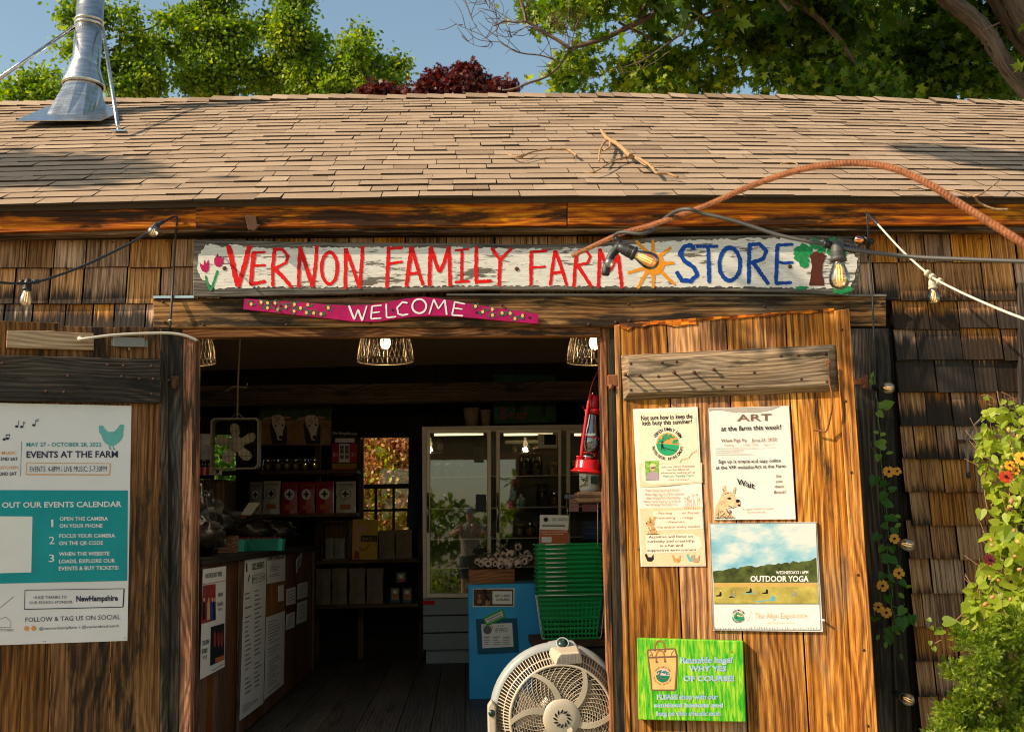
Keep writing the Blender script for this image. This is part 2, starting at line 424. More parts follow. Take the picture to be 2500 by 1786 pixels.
def mk_galv():
    m = NT('galvanised metal'); c = m.obj(); n = m.noise(c, 6, 4, .6); n2 = m.noise(m.mapv(c, (1, 1, 6)), 9, 4, .6)
    col = m.mix(m.ramp(n2, [(.35, 0.0), (.7, 1.0)]), (.50, .48, .45), (.74, .73, .70))
    col = m.mix(m.math('MULTIPLY', m.ramp(n, [(.55, 0.0), (.8, 1.0)]), .35), col, (.42, .28, .17))
    m.bump(n, .03, .02); return m.fin(col, m.math('MULTIPLY_ADD', n2, .22, .14), 1.0)
M_galv = mk_galv()
def mk_rust(name, a, b):
    m = NT(name); c = m.obj(); n = m.noise(c, 120, 6, .7); n2 = m.noise(c, 18, 4, .6)
    col = m.mix(m.ramp(n, [(.3, 0.0), (.7, 1.0)]), a, b); col = m.mix(m.math('MULTIPLY', m.ramp(n2, [(.45, 0.0), (.7, 1.0)]), .5), col, (.09, .035, .018))
    m.bump(n, .35, .002); return m.fin(col, .85, .15, .3)
M_rust = mk_rust('rusty steel', (.17, .055, .02), (.40, .155, .065))
M_rustd = mk_rust('dark rusty iron', (.06, .03, .02), (.16, .07, .04))
M_cable = plain('black rubber', (.018, .018, .018), .5, bump=.1)
M_cableg = plain('worn gray-black rubber', (.06, .055, .05), .55, bump=.1)
M_wcable = plain('white cable', (.62, .55, .46), .5)
M_bulb = thin_glass('amber bulb glass', (1.0, .82, .52), .20, .06)
M_bulbc = thin_glass('clear bulb glass', (1.0, .90, .70), .22, .3)
M_bulbo = thin_glass('orange bulb glass', (1.0, .50, .08), .15, .08)
M_fil = emit('glowing filament', (1.0, .48, .12), 3.5)
M_fild = emit('faint filament', (1.0, .55, .16), 1.0)
M_pend = emit('pendant bulb glow', (1.0, .74, .36), 3.2)
M_wire = plain('pendant wire', (.15, .105, .06), .4, .8)
M_white = plain('white paper', (.78, .74, .70), .45, var=.04, scale=8, bump=.25)
M_whitec = plain('cream paper', (.80, .70, .56), .5, var=.05, scale=8)
M_paint = {}
def pm(name, col, rough=.55, **k):
    if name not in M_paint: M_paint[name] = plain(name, col, rough, **{**dict(spec=.2), **k})
    return M_paint[name]
P_red = pm('brick red paint', (.72, .006, .005), .6, var=.25, scale=60)
P_blue = pm('cobalt paint', (.006, .06, .32), .6, var=.25, scale=60)
P_orange = pm('orange paint', (.86, .30, .015), .6, var=.15, scale=60)
P_green = pm('green paint', (.02, .26, .08), .6, var=.35, scale=60)
P_brown = pm('brown paint', (.10, .025, .015), .6, var=.2, scale=60)
P_pink = pm('magenta paint', (.46, .008, .09), .5, var=.15, scale=60)
P_yel = pm('cream yellow paint', (.85, .48, .16), .6, var=.1)
P_white = pm('white lettering paint', (.80, .76, .74), .6)
P_dgreen = pm('dark leaf green paint', (.02, .13, .07), .6, var=.2)
I_black = pm('black ink', (.015, .013, .02), .5)
I_gray = pm('grey ink', (.14, .13, .13), .5)
I_teal = pm('teal ink', (.012, .30, .32), .4, var=.1, scale=6)
I_tealp = pm('pale teal ink', (.15, .46, .44), .45)
I_orange = pm('orange ink', (.72, .32, .08), .5)
I_peach = pm('peach ink', (.80, .50, .28), .5)
I_brown = pm('brown ink', (.20, .10, .05), .5)
I_tan = pm('tan ink', (.50, .30, .16), .5)
I_green = pm('green ink', (.02, .28, .13), .5)
I_sky = pm('printed sky', (.45, .62, .68), .4, var=.35, scale=9)
I_field = pm('printed field', (.45, .36, .08), .45, var=.35, scale=18)
I_trees = pm('printed trees', (.07, .085, .02), .45, var=.6, scale=30)
I_lilac = pm('printed lilac', (.42, .30, .36), .5)
I_skin = pm('printed skin', (.68, .38, .22), .5)
I_dkred = pm('printed dark red', (.28, .04, .03), .45, var=.5, scale=40)
I_llama = pm('printed llama fur', (.62, .33, .12), .5, var=.45, scale=60)
I_rust = pm('printed rust band', (.50, .13, .04), .5)
# ================================================================== SETTING: ground
def mk_ground():
    m = NT('gravel yard'); c = m.obj(); n = m.noise(c, 9, 6, .7); n2 = m.noise(c, .25, 4, .6)
    col = m.mix(m.ramp(n, [(.3, 0.0), (.7, 1.0)]), (.26, .19, .12), (.48, .38, .26))
    col = m.mix(m.ramp(n2, [(.5, 0.0), (.6, 1.0)]), col, (.09, .13, .03)); m.bump(n, .4, .02)
    return m.fin(col, .95)
g = MB(); g.face([(-400, -400, -.28), (400, -400, -.28), (400, 400, -.28), (-400, 400, -.28)])
o = g.build('ground', mk_ground(), local=True); o['kind'] = 'structure'

# ================================================================== THE STORE BUILDING
store = thing('store_building', 'weathered wooden farm store with a brown shingle roof and open double doors', 'building', (-.3, 2.6, 0))
def board(mb, pl, pts, th, g, off=0, rnd=None, mat=0, side_mat=None):
    f = [pl(x, y, off) for x, y in pts]
    mb.prism(f, pl.n * -th, mat, g=g, rnd=rnd, side_mat=side_mat)
def tab(pts, y):
    P = sorted([at(px, py, y) for px, py in pts], key=lambda p: p.x)
    a, b = P[0], P[1]; c, d = P[-2], P[-1]
    P = [a + (a - b) * 3] + P + [d + (d - c) * 3]
    return P
def tz(P, x):
    for a, b in zip(P, P[1:]):
        if x <= b.x or b is P[-1]:
            return a.z + (b.z - a.z) * (x - a.x) / (b.x - a.x)
YE, YR = -.17, 2.85
ET = tab([(0, 503), (473, 492), (990, 484), (1430, 481), (1870, 481), (2500, 484)], YE)
RTb = tab([(0, 256), (275, 249), (770, 240), (1430, 234), (1870, 240), (2500, 253)], YR)
def roofp(x, t, up=0.0):
    e, r = tz(ET, x), tz(RTb, x)
    n = Vector((0, -(r - e), YR - YE)).normalized()
    return Vector((x, YE + (YR - YE) * t, e + (r - e) * t)) + n * up
ROOFPL = Plane(roofp(0, .5), (roofp(0, 0, 1) - roofp(0, 0, 0)))
XA, XB = -4.4, 5.3
mb = MB()
for i in range(24):        # underlay
    xa = XA + (XB - XA) * i / 24; xb = XA + (XB - XA) * (i + 1) / 24
    mb.face([roofp(xa, .004), roofp(xb, .004), roofp(xb, 1), roofp(xa, 1)], 1)
    mb.face([roofp(xa, 0.004, -.03), roofp(xb, 0.004, -.03), roofp(xb, 1, -.03), roofp(xa, 1, -.03)], 1)
    mb.face([roofp(xa, .004), roofp(xb, .004), roofp(xb, .004, -.03), roofp(xa, .004, -.03)], 1)
NR = 26
for r in range(NR):
    x = XA + random.uniform(0, .2); t0 = r / NR; t1 = (r + 1.25) / NR
    while x < XB:
        wd = random.choice([.12, .16, .2, .24, .3]) * random.uniform(.9, 1.15)
        th = random.choice([.008, .009, .010, .014]); dt = random.uniform(-.0012, .0012) - (.002 if th > .012 else 0)
        gap = random.choice([.002, .003, .0045])
        xa, xb = x, min(x + wd - gap, XB)
        sk = random.uniform(-.004, .004)
        a, b, c, d = roofp(xa + sk, t0 + dt, th), roofp(xb + sk, t0 + dt + random.uniform(-.0006, .0006), th + random.uniform(-.002, .002)), roofp(xb, min(t1, 1), .003), roofp(xa, min(t1, 1), .003)
        a2, b2 = roofp(xa + sk, t0 + dt, .001), roofp(xb + sk, t0 + dt, .001)
        rn = min(1, max(0, random.gauss(.52, .2)))
        mb.face([a, b, c, d], 0, rnd=rn); mb.face([a2, b2, b, a], 1, rnd=rn)
        mb.face([b2, roofp(xb, min(t1, 1), .001), c, b], 1); mb.face([a, d, roofp(xa, min(t1, 1), .001), a2], 1)
        x += wd
x = XA
while x < XB:              # ridge caps
    wd = random.uniform(.12, .17); rn = random.random(); h = random.uniform(.012, .024)
    a0, a1 = roofp(x, .955, h + .004), roofp(x + wd, .955, h - .004)
    b0, b1 = roofp(x, 1, h + .012), roofp(x + wd, 1, h + .004)
    mb.face([a0, a1, b1, b0], 0, rnd=rn)
    mb.face([roofp(x, .955, 0), roofp(x + wd, .955, 0), a1, a0], 1)
    mb.face([b0, b1, b1 + Vector((0, .14, -.075)), b0 + Vector((0, .14, -.075))], 0, rnd=rn)
    mb.face([a0, b0, roofp(x, 1, 0), roofp(x, .955, 0)], 1)
    x += wd
for i in range(12):        # back slope
    xa = XA + (XB - XA) * i / 12; xb = XA + (XB - XA) * (i + 1) / 12
    pa, pb = roofp(xa, 1), roofp(xb, 1)
    mb.face([pa, pb, Vector((xb, YR + 3.05, pb.z - 1.7)), Vector((xa, YR + 3.05, pa.z - 1.7))], 0)
roof = mb.build('roof', [M_roof, M_roofdark], store)

# fascia, trim under it
mb = MB(); FP = YP(-.135)
for x0, x1, y0, y1, ya, yb in ((-160, 478, 508, 495, 573, 553), (478, 1384, 495, 486, 553, 551), (1386, 2660, 485, 489, 549, 548)):
    board(mb, FP, [(x0, ya), (x1, yb), (x1, y1), (x0, y0)], .03, X_, rnd=.585 if x0 < 1000 else .395)
mb.build('fascia', W_fascia, store, bevel=.003)
mb = MB(); FP2 = YP(-.105)
board(mb, FP2, [(-160, 584), (470, 566), (2660, 563), (2660, 546), (470, 551), (-160, 569)], .07, X_)
mb.build('fascia_trim', W_beam, store, bevel=.004)
mb = MB()
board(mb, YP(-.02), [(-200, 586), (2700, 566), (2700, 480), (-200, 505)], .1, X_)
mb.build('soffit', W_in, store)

# front wall: sheathing and cedar shingles
mb = MB()
def wbox(x0, x1, y0, y1, z0, z1, mat=0):
    mb.prism([(x0, y0, z0), (x1, y0, z0), (x1, y0, z1), (x0, y0, z1)], (0, y1 - y0, 0), mat)
wbox(-4.2, -1.30, .03, .12, -.28, 2.08); wbox(.70, 5.1, .03, .12, -.28, 2.08); wbox(-4.2, 5.1, .03, .10, 2.15, 2.72)
yR = [641, 734, 803, 880, 957, 1038, 1120, 1200, 1282, 1364, 1447, 1530, 1614, 1699, 1785, 1870, 1955]
yL = [654, 741, 813, 889, 966, 1047, 1129, 1209, 1291, 1373, 1456, 1539, 1623, 1708, 1794, 1879, 1964]
ZRr = [WALL(2330, y).z for y in yR]; ZLl = [WALL(235, y).z for y in yL]
xr, xl = WALL(2330, 900).x, WALL(235, 900).x
def zrow(i, x):
    if i < 0: return zrow(0, x) + .21
    return ZLl[i] + (ZRr[i] - ZLl[i]) * (x - xl) / (xr - xl)
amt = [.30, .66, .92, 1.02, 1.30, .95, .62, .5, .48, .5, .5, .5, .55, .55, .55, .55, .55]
for i in range(len(yR)):
    for xa, xb in (((-4.2, 5.0),) if i < 2 else ((-4.2, -1.31), (2.076, 5.0))):
        x = xa - random.uniform(0, .1)
        while x < xb:
            wd = random.choice([.11, .14, .17, .2]) * random.uniform(.85, 1.2); gap = random.uniform(.004, .010)
            x0, x1 = max(x, xa), min(x + wd - gap, xb)
            if x1 - x0 > .02:
                zb = zrow(i, (x0 + x1) / 2) + random.uniform(-.004, .004); zt = zrow(i - 1, (x0 + x1) / 2) + .025
                yb, yt = -.006 - random.uniform(.004, .012), .006
                a = amt[i] + random.uniform(-.14, .14)
                if i in (1, 2) and x < -1.2: a -= .02
                f = [(x0, yb, zb), (x1, yb, zb + random.uniform(-.003, .003)), (x1, yt, zt), (x0, yt, zt)]
                rn = random.random() * (1 if i < 5 else .3); of = (random.uniform(0, 40), random.uniform(0, 40))  # lower courses darkened: the wall's shadow is put into their tone
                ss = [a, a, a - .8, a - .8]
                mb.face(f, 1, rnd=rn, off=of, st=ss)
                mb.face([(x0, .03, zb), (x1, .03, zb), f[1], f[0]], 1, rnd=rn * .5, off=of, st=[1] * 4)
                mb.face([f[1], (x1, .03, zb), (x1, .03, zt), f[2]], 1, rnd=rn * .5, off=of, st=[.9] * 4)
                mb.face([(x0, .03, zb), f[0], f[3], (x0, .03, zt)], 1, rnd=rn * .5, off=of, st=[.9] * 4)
            x += wd
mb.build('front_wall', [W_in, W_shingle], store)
# shingle nails under the fascia
for k in range(46):
    p = WALL(20 + k * 54 + random.uniform(-16, 16), 578 + random.uniform(-3, 6) + (8 if k < 8 else 0)) + Vector((0, -.006, 0))
    mb = MB(); mb.lathe([(.0001, .004), (.0035, .003), (.004, 0)], p, Matrix.Rotation(R(90), 3, 'X'), 6); mb.build('shingle_nail', M_rustd, store)

# header beam, trims, jambs
mb = MB(); HB = YP(-.05)
board(mb, HB, [(374, 800), (1480, 797), (2164, 797), (2164, 723), (1200, 722), (374, 729)], .06, X_, rnd=.60)
hb = mb.build('header_beam', W_beam, store, bevel=.004)
for x, y in ((398, 737), (402, 786), (497, 793), (700, 792), (905, 789), (1133, 789), (1437, 791), (1503, 786), (1536, 783), (1225, 745), (1535, 743), (1866, 748), (2150, 740)):
    mb = MB(); mb.lathe([(.0001, .009), (.006, .007), (.007, 0)], HB(x, y), Matrix.Rotation(R(90), 3, 'X'), 8); mb.build('bolt_head', M_rustd, hb)
mb = MB()
board(mb, YP(-.058), [(374, 728), (473, 727), (473, 721), (374, 722)], .05, X_)
mb.build('metal_flashing', M_galv, store); mb = MB()
board(mb, YP(-.058), [(1090, 721), (2164, 723), (2164, 718), (1090, 716)], .05, X_)
mb.build('metal_flashing', plain('dull flashing', (.22, .19, .16), .6, .3), store)
mb = MB()
board(mb, YP(-.03), [(445, 824), (1466, 820), (1466, 798), (445, 801)], .05, X_)
mb.build('header_trim', W_jamb, store, bevel=.003)
mb = MB()
board(mb, YP(-.02), [(434, 1830), (466, 1830), (473, 824), (446, 824)], .14, Z_)
mb.build('door_jamb', W_jamb, store, bevel=.004)
mb = MB()
board(mb, YP(-.025), [(398, 1830), (436, 1830), (447, 801), (408, 801)], .1, Z_)
mb.build('door_post', W_dark, store, bevel=.003)
mb = MB()
board(mb, YP(-.02), [(1492, 1830), (1501, 1830), (1481, 800), (1465, 800)], .14, Z_)
mb.build('door_jamb', W_jamb, store, bevel=.004)
mb = MB()
board(mb, YP(-.005), [(1501, 1830), (1511, 1830), (1489, 800), (1482, 800)], .1, Z_)
mb.build('door_stop', W_raw, store, bevel=.002)
mb = MB()
board(mb, YP(-.025), [(1511, 1830), (1546, 1830), (1524, 800), (1489, 800)], .1, Z_)
mb.build('door_post', W_dark, store, bevel=.003)
mb = MB()
board(mb, YP(-.035), [(2139, 1830), (2189, 1830), (2134, 800), (2078, 800)], .07, Z_)
board(mb, YP(-.045), [(2190, 1830), (2230, 1830), (2170, 800), (2136, 800)], .08, Z_)
mb.build('corner_trim', W_dark, store, bevel=.003)
mb = MB()
board(mb, YP(-.03), [(2500, 1830), (2560, 1830), (2520, 690), (2487, 690)], .08, Z_)
mb.build('corner_trim', W_dark, store, bevel=.003)
# iron bracket on the fascia and little knots of hardware
mb = MB()
P = lambda x, y: YP(-.137)(*zm(0, 500, .3819)(x, y))
mb.prism([P(1570, 75), P(1640, 75), P(1650, 130), P(1672, 130), P(1630, 172), P(1590, 165)], (0, -.02, 0))
mb.build('iron_bracket', M_rustd, store, bevel=.002)

# interior shell
mb = MB()
YB = 5.75
def bw(px0, py0, px1, py1): return at(px0, py0, YB), at(px1, py1, YB)
w1a, w1b = at(462, 1055, YB), at(578, 1278, YB); w2a, w2b = at(874, 1062, YB), at(1004, 1302, YB)
zt1, zb1, zt2, zb2 = w1a.z, w1b.z, w2a.z, w2b.z
zt, zb = max(zt1, zt2), min(zb1, zb2)
def bbox(x0, x1, z0, z1): mb.prism([(x0, YB, z0), (x1, YB, z0), (x1, YB, z1), (x0, YB, z1)], (0, .12, 0))
bbox(-4.2, w1a.x, -.28, 3.4); bbox(w1b.x, w2a.x, -.28, 3.4); bbox(w2b.x, 5.1, -.28, 3.4)
bbox(w1a.x, w1b.x, zt1, 3.4); bbox(w1a.x, w1b.x, -.28, zb1); bbox(w2a.x, w2b.x, zt2, 3.4); bbox(w2a.x, w2b.x, -.28, zb2)
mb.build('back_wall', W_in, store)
for xx in (-4.2, 5.0):
    mb = MB(); mb.prism([(xx, .12, -.28), (xx, 5.75, -.28), (xx, 5.75, 2.9), (xx, 2.85, 4.33), (xx, .12, 2.72)], (.1, 0, 0))
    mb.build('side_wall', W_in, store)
mb = MB(); x = -4.1
while x < 5.0:
    wd = random.uniform(.2, .26)
    mb.prism([(x, -.02, 0), (x + wd - .005, -.02, 0), (x + wd - .005, -.02, -.03), (x, -.02, -.03)], (0, 5.77, 0), 0, g=Y_)
    x += wd
mb.build('floor', W_floor, store)
mb = MB()
mb.prism([(-1.5, -.32, -.06), (.9, -.32, -.06), (.9, -.32, -.28), (-1.5, -.32, -.28)], (0, .29, 0), 0, g=X_)
mb.build('door_step', W_dark, store, bevel=.01)
for k in range(9):
    x = -3.8 + k * 1.05
    a, b = roofp(x, .06, -.12), roofp(x, .99, -.12)
    mb = MB(); mb.bar(a, b, .05, .14); mb.build('rafter', W_in, store)
mb = MB(); p = at(800, 963, 4.3); mb.box((0.4, 4.3, p.z), (9, .14, .16), g=X_); mb.build('tie_beam', W_shelf, store)
# windows in the back wall
def window(a, b, cols, rows_up, rows_lo, split):
    f = MB(); x0, x1, z1, z0 = a.x, b.x, a.z, b.z; t = .035
    y = YB + .04
    def bar(xa, za, xb, zb_, wd): f.bar((xa, y, za), (xb, y, zb_), wd, .04, up=Y_)
    for q in ((x0, z0, x0, z1), (x1, z0, x1, z1), (x0, z0, x1, z0), (x0, z1, x1, z1)): bar(*q, t * 1.4)
    zm_ = z1 + (z0 - z1) * split
    bar(x0, zm_, x1, zm_, t * 1.3)
    for k in range(1, cols):
        xx = x0 + (x1 - x0) * k / cols; bar(xx, z0, xx, zm_, t * .7)
    for k in range(1, rows_lo):
        zz = z0 + (zm_ - z0) * k / rows_lo; bar(x0, zz, x1, zz, t * .7)
    w_ = f.build('window', W_dark, store)
    p = MB(); p.face([(x0, y + .01, z0), (x1, y + .01, z0), (x1, y + .01, z1), (x0, y + .01, z1)])
    p.build('pane', thin_glass('window glass', (.97, .98, .96), .03), w_)
window(w1a, w1b, 1, 1, 1, .45)
window(w2a, w2b, 3, 1, 2, .52)

# ---- chimney on the roof
Z1 = zm(0, 0, .3819)
cb = ROOFPL(191, 268); YC = cb.y
ch = thing('chimney', '', ''); del ch['label'], ch['category']
ch.parent = store; ch.location = cb; ch.matrix_parent_inverse = wmat(store).inverted()
def c1(x, y, dy=0): return at(*Z1(x, y), YC + dy)
ax0, ax1 = c1(552, 405), c1(586, -70)
axd = (ax1 - ax0).normalized(); e1 = X_ - axd * X_.dot(axd); e1.normalize(); e2 = axd.cross(e1)
MA = Matrix((e1, e2, axd)).transposed()
rp = mpp(YC) * 175 * .3819 / 2
L = (ax1 - ax0).length
mb = MB()
mb.lathe([(rp * 1.02, -.12), (rp * 1.02, L * .46), (rp * .99, L * .462), (rp * .99, L * 1.3)], ax0, MA, 40)
for h in (.49, .545): mb.lathe([(rp * 1.0, L * h), (rp * 1.07, L * (h + .012)), (rp * 1.07, L * (h + .028)), (rp, L * (h + .04))], ax0, MA, 40)
mb.build('stovepipe', M_galv, ch)
col0 = c1(535, 535)
mb = MB()
rc = mpp(YC) * 272 * .3819 / 2
mb.lathe([(rp * 1.03, (ax0 - col0).dot(axd) + .0), (rp * 1.3, .06), (rc, .0), (rc * 1.01, -.02), (rc * .93, -.022)], col0 + axd * .0, MA, 40)
mb.build('storm_collar', M_galv, ch)
# faceted boot from a square base up to the collar
mb = MB()
base = [ROOFPL(*Z1(x, y), .012) for x, y in ((285, 745), (520, 748), (696, 692), (470, 680))]
topn = 24; tops = [col0 + MA @ Vector((rc * .86 * math.cos(2 * math.pi * k / topn), rc * .86 * math.sin(2 * math.pi * k / topn), -.01)) for k in range(topn)]
def edgept(k):
    # corner positions: match the angles of the base corners
    th = 2 * math.pi * k / topn
    angs = [math.atan2((b - sum(base, Vector()) / 4).dot(e2), (b - sum(base, Vector()) / 4).dot(e1)) % (2 * math.pi) for b in base]
    od = sorted(range(4), key=lambda i: angs[i])
    for q in range(4):
        i, j = od[q], od[(q + 1) % 4]; a, b = angs[i], angs[j]
        if b <= a: b += 2 * math.pi
        t = (th - a) % (2 * math.pi)
        if t <= b - a: return base[i].lerp(base[j], t / (b - a))
bs = [edgept(k) for k in range(topn)]
mids = [bs[k].lerp(tops[k], .45) + Vector((random.uniform(-.006, .006), random.uniform(-.012, .004), 0)) for k in range(topn)]
for k in range(topn):
    k2 = (k + 1) % topn
    mb.face([bs[k], bs[k2], mids[k2], mids[k]], smooth=False); mb.face([mids[k], mids[k2], tops[k2], tops[k]], smooth=False)
mb.build('flashing_boot', M_galv, ch)
mb = MB(); mb.prism([ROOFPL(*Z1(x, y), .024) for x, y in ((95, 772), (645, 768), (740, 728), (700, 668), (300, 680))], ROOFPL.n * -.004)
mb.build('flashing_sheet', M_galv, ch)
mb = MB()
pa = c1(478, 170, -.03); foot = ROOFPL(*Z1(764, 842), .01)
mb.tube([pa, at(*Z1(-30, 520), YC - .6)], .013, 10); mb.build('strut', M_galv, ch)
mb = MB(); mb.tube([c1(657, 180, -.03), ROOFPL(*Z1(752, 800), .05), foot], .013, 10)
mb.box(foot, (.09, .05, .01)); mb.build('strut', M_galv, ch)

# ---- right door leaf
def leafdoor(name):
    d = bpy.data.objects.new(name, None); COL.objects.link(d); d.parent = store; d.matrix_parent_inverse = wmat(store).inverted(); return d
rd = leafdoor('door_leaf'); rd.location = RD(1515, 1780)
ty = lambda x: 794 - (x - 1499) * .0703
T = [1512, 1627, 1772, 1917, 2040]; B = [1540, 1678, 1828, 1978, 2112]
mb = MB()
for k in range(4):
    board(mb, RD, [(B[k] + 1.8, 1830), (B[k + 1] - 1.8, 1830), (T[k + 1] - 1.6, ty(T[k + 1]) + random.uniform(-1, 3)), (T[k] + 1.6, ty(T[k]) + random.uniform(-1, 3))], .028, Z_, rnd=[.22, .66, .42, .79][k])
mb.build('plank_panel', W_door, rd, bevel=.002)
mb = MB(); board(mb, RD, [(2108, 1830), (2147, 1830), (2073, 753), (2036, 758)], .05, Z_, off=.022, rnd=.8)
mb.build('edge_stile', W_door, rd, bevel=.003)
mb = MB(); board(mb, RD, [(1527, 1830), (1541, 1830), (1513, 792), (1499, 793)], .035, Z_, off=.006, rnd=.6)
mb.build('edge_stile', W_door, rd, bevel=.003)
mb = MB()
for a, b in ((1512, 1700), (1702, 1902), (1905, 2036)):
    n = 10
    top = [(a + (b - a) * i / n, ty(a + (b - a) * i / n) - 4) for i in range(n + 1)]
    bot = [(x, y + random.uniform(5, 9) + (random.uniform(0, 12) if a < 1600 else 0)) for x, y in top]
    for i in range(n):
        mb.prism([RD(*bot[i], .008), RD(*bot[i + 1], .008), RD(*top[i + 1], .008), RD(*top[i], .008)], RD.n * -.035, g=RT, rnd=.8)
mb.build('top_cap', W_fascia, rd)
# bevelled batten
Zd = zm(1440, 500, .3819)
mb = MB()
bk = [RD(*Zd(x, y), .001) for x, y in ((215, 1252), (1592, 1192), (1576, 890), (197, 960))]
fr = [RD(*Zd(x, y), .042) for x, y in ((246, 1203), (1540, 1152), (1525, 932), (246, 985))]
mb.prism(fr, Z_, g=RT, rnd=.45, back_pts=bk)
bt = mb.build('batten', W_doorgray, rd, bevel=.002)
rotn = Matrix((RT, RD.n.cross(RT) * 1, RD.n)).transposed()
for x, y in ((240, 1095), (330, 1098), (548, 1080), (675, 1080), (795, 1055)):
    mb = MB(); p = RD(*Zd(x, y), .042); Lp = .055 if x < 700 else .02
    mb.tube([p, p + RD.n * Lp], .0045, 8); mb.lathe([(.009, 0), (.009, .006), (.0001, .007)], p + RD.n * Lp, rotn, 8); mb.build('spike', M_rustd, bt)
for x, y in ((260, 1013), (460, 1005), (553, 1000), (1220, 965), (1330, 960), (1505, 948), (262, 1182), (845, 1160), (940, 1152), (1350, 1110), (1515, 1128), (437, 1095), (1050, 1070)):
    mb = MB(); mb.lathe([(.0065, 0), (.006, .003), (.0001, .004)], RD(*Zd(x, y), .0425), rotn, 8); mb.build('bolt', M_rustd, bt)
mb = MB()
hp = [(1525, 1000), (1528, 1040), (1532, 1130), (1549, 1220), (1546, 1310), (1520, 1425), (1500, 1450), (1470, 1443), (1430, 1437)]
mb.tube(spline([RD(*Zd(x, y), .056 if i < 5 else .03) for i, (x, y) in enumerate(hp)], 6), .0045, 8)
mb.tube([RD(*Zd(1525 + 13 * math.cos(q / 8 * 6.283), 1005 + 15 * math.sin(q / 8 * 6.283)), .055) for q in range(8)], .004, 6, closed=True)
mb.build('hook', M_rust, rd)
for x, y in ((1560, 1340), (2056, 805), (2063, 978), (2078, 1152), (2094, 1402), (2108, 1585), (2118, 1770)):
    mb = MB(); mb.lathe([(.006, 0), (.006, .003), (.0001, .0035)], RD(x, y, .0225 if x > 1600 else .001), rotn, 8); mb.build('bolt', M_rustd, rd)
mb = MB()
mb.box(RD(1495, 929, .0), (.045, .03, .055)); mb.tube([RD(1492, 938, .014), RD(1492, 950, .014)], .012, 10)
mb.build('hinge', M_rust, rd, bevel=.003)
mb = MB(); q = YP(-.06)
mb.box(q(2098, 931), (.06, .012, .03)); mb.tube([q(2110, 916) + Vector((0, -.012, 0)), q(2111, 948) + Vector((0, -.012, 0))], .013, 10)
mb.build('latch_keeper', M_rust, rd, bevel=.002)

# ---- left door leaf
ldr = leafdoor('door_leaf'); ldr.location = LD(405, 1780)
tl = lambda x: 786 + x * .033
T = [-330, -160, -8, 146, 284, 391]; B = [-345, -180, -30, 118, 266, 391]
mb = MB()
dh = [0, 2, -3, 4, 1]
for k in range(5):
    board(mb, LD, [(B[k] + 1, 1830), (B[k + 1] - 1, 1830), (T[k + 1] - 1, tl(T[k + 1]) + dh[k]), (T[k] + 1, tl(T[k]) + dh[k])], .03, Z_, rnd=[.4, .58, .39, .43, .61][k])
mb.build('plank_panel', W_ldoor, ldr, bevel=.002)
mb = MB(); board(mb, LD, [(392, 1830), (412, 1830), (412, 802), (392, 800)], .03, Z_, off=.004); mb.build('edge_stile', W_dark, ldr, bevel=.003)
mb = MB(); board(mb, LD, [(-330, 972), (393, 984), (393, 876), (-330, 858)], .032, LT, off=.033, rnd=.35)
bl = mb.build('batten', W_dark, ldr, bevel=.004)
ZA = zm(0, 500, .3819)
rotl = Matrix((LT, LD.n.cross(LT), LD.n)).transposed()
for x, y in ((690, 1020), (790, 1028), (970, 1030), (893, 1110), (980, 1112), (295, 1190), (410, 1195), (972, 1205), (435, 1092), (780, 1095), (15, 1012)):
    mb = MB(); mb.lathe([(.007, 0), (.0065, .004), (.0001, .006)], LD(*ZA(x, y), .0335), rotl, 8); mb.build('bolt', M_rustd, bl)
mb = MB(); board(mb, LD, [(15, 848), (229, 854), (229, 813), (190, 812), (120, 807), (17, 806)], .024, LT, off=.025, rnd=.7)
mb.build('offcut_block', W_raw, ldr, bevel=.002)
mb = MB()
mb.tube(spline([LD(*ZA(x, y), o_) for x, y, o_ in ((510, 857, .035), (560, 852, .05), (700, 834, .055), (850, 824, .055), (980, 820, .055), (1085, 820, .05), (1180, 834, .05), (1262, 866, .05))], 5), .0065, 8)
mb.lathe([(.006, 0), (.012, .004), (.012, .01), (.0001, .012)], LD(*ZA(512, 857), .026), rotl, 10)
mb.build('closer_arm', M_wcable, ldr)
mb = MB()
board(mb, LD, [ZA(725, 905), ZA(925, 908), ZA(925, 850), ZA(725, 842)], .03, LT, off=.035)
board(mb, LD, [ZA(713, 900), ZA(945, 912), ZA(945, 865), ZA(713, 855)], .004, LT, off=.006)
mb.tube([LD(*ZA(827, 905), .02), LD(*ZA(827, 930), .02)], .006, 8)
mb.build('closer_box', plain('tarnished aluminium', (.22, .19, .16), .35, .7), ldr, bevel=.004, seg=2)
mb = MB(); mb.box(YP(-.03)(428, 931), (.035, .03, .05)); mb.lathe([(.008, 0), (.007, .006), (.0001, .008)], LD(412, 927, .006), rotl, 8); mb.tube([YP(-.05)(426, 925), YP(-.05)(426, 948)], .011, 10)
mb.build('hinge', M_rustd, ldr, bevel=.002)
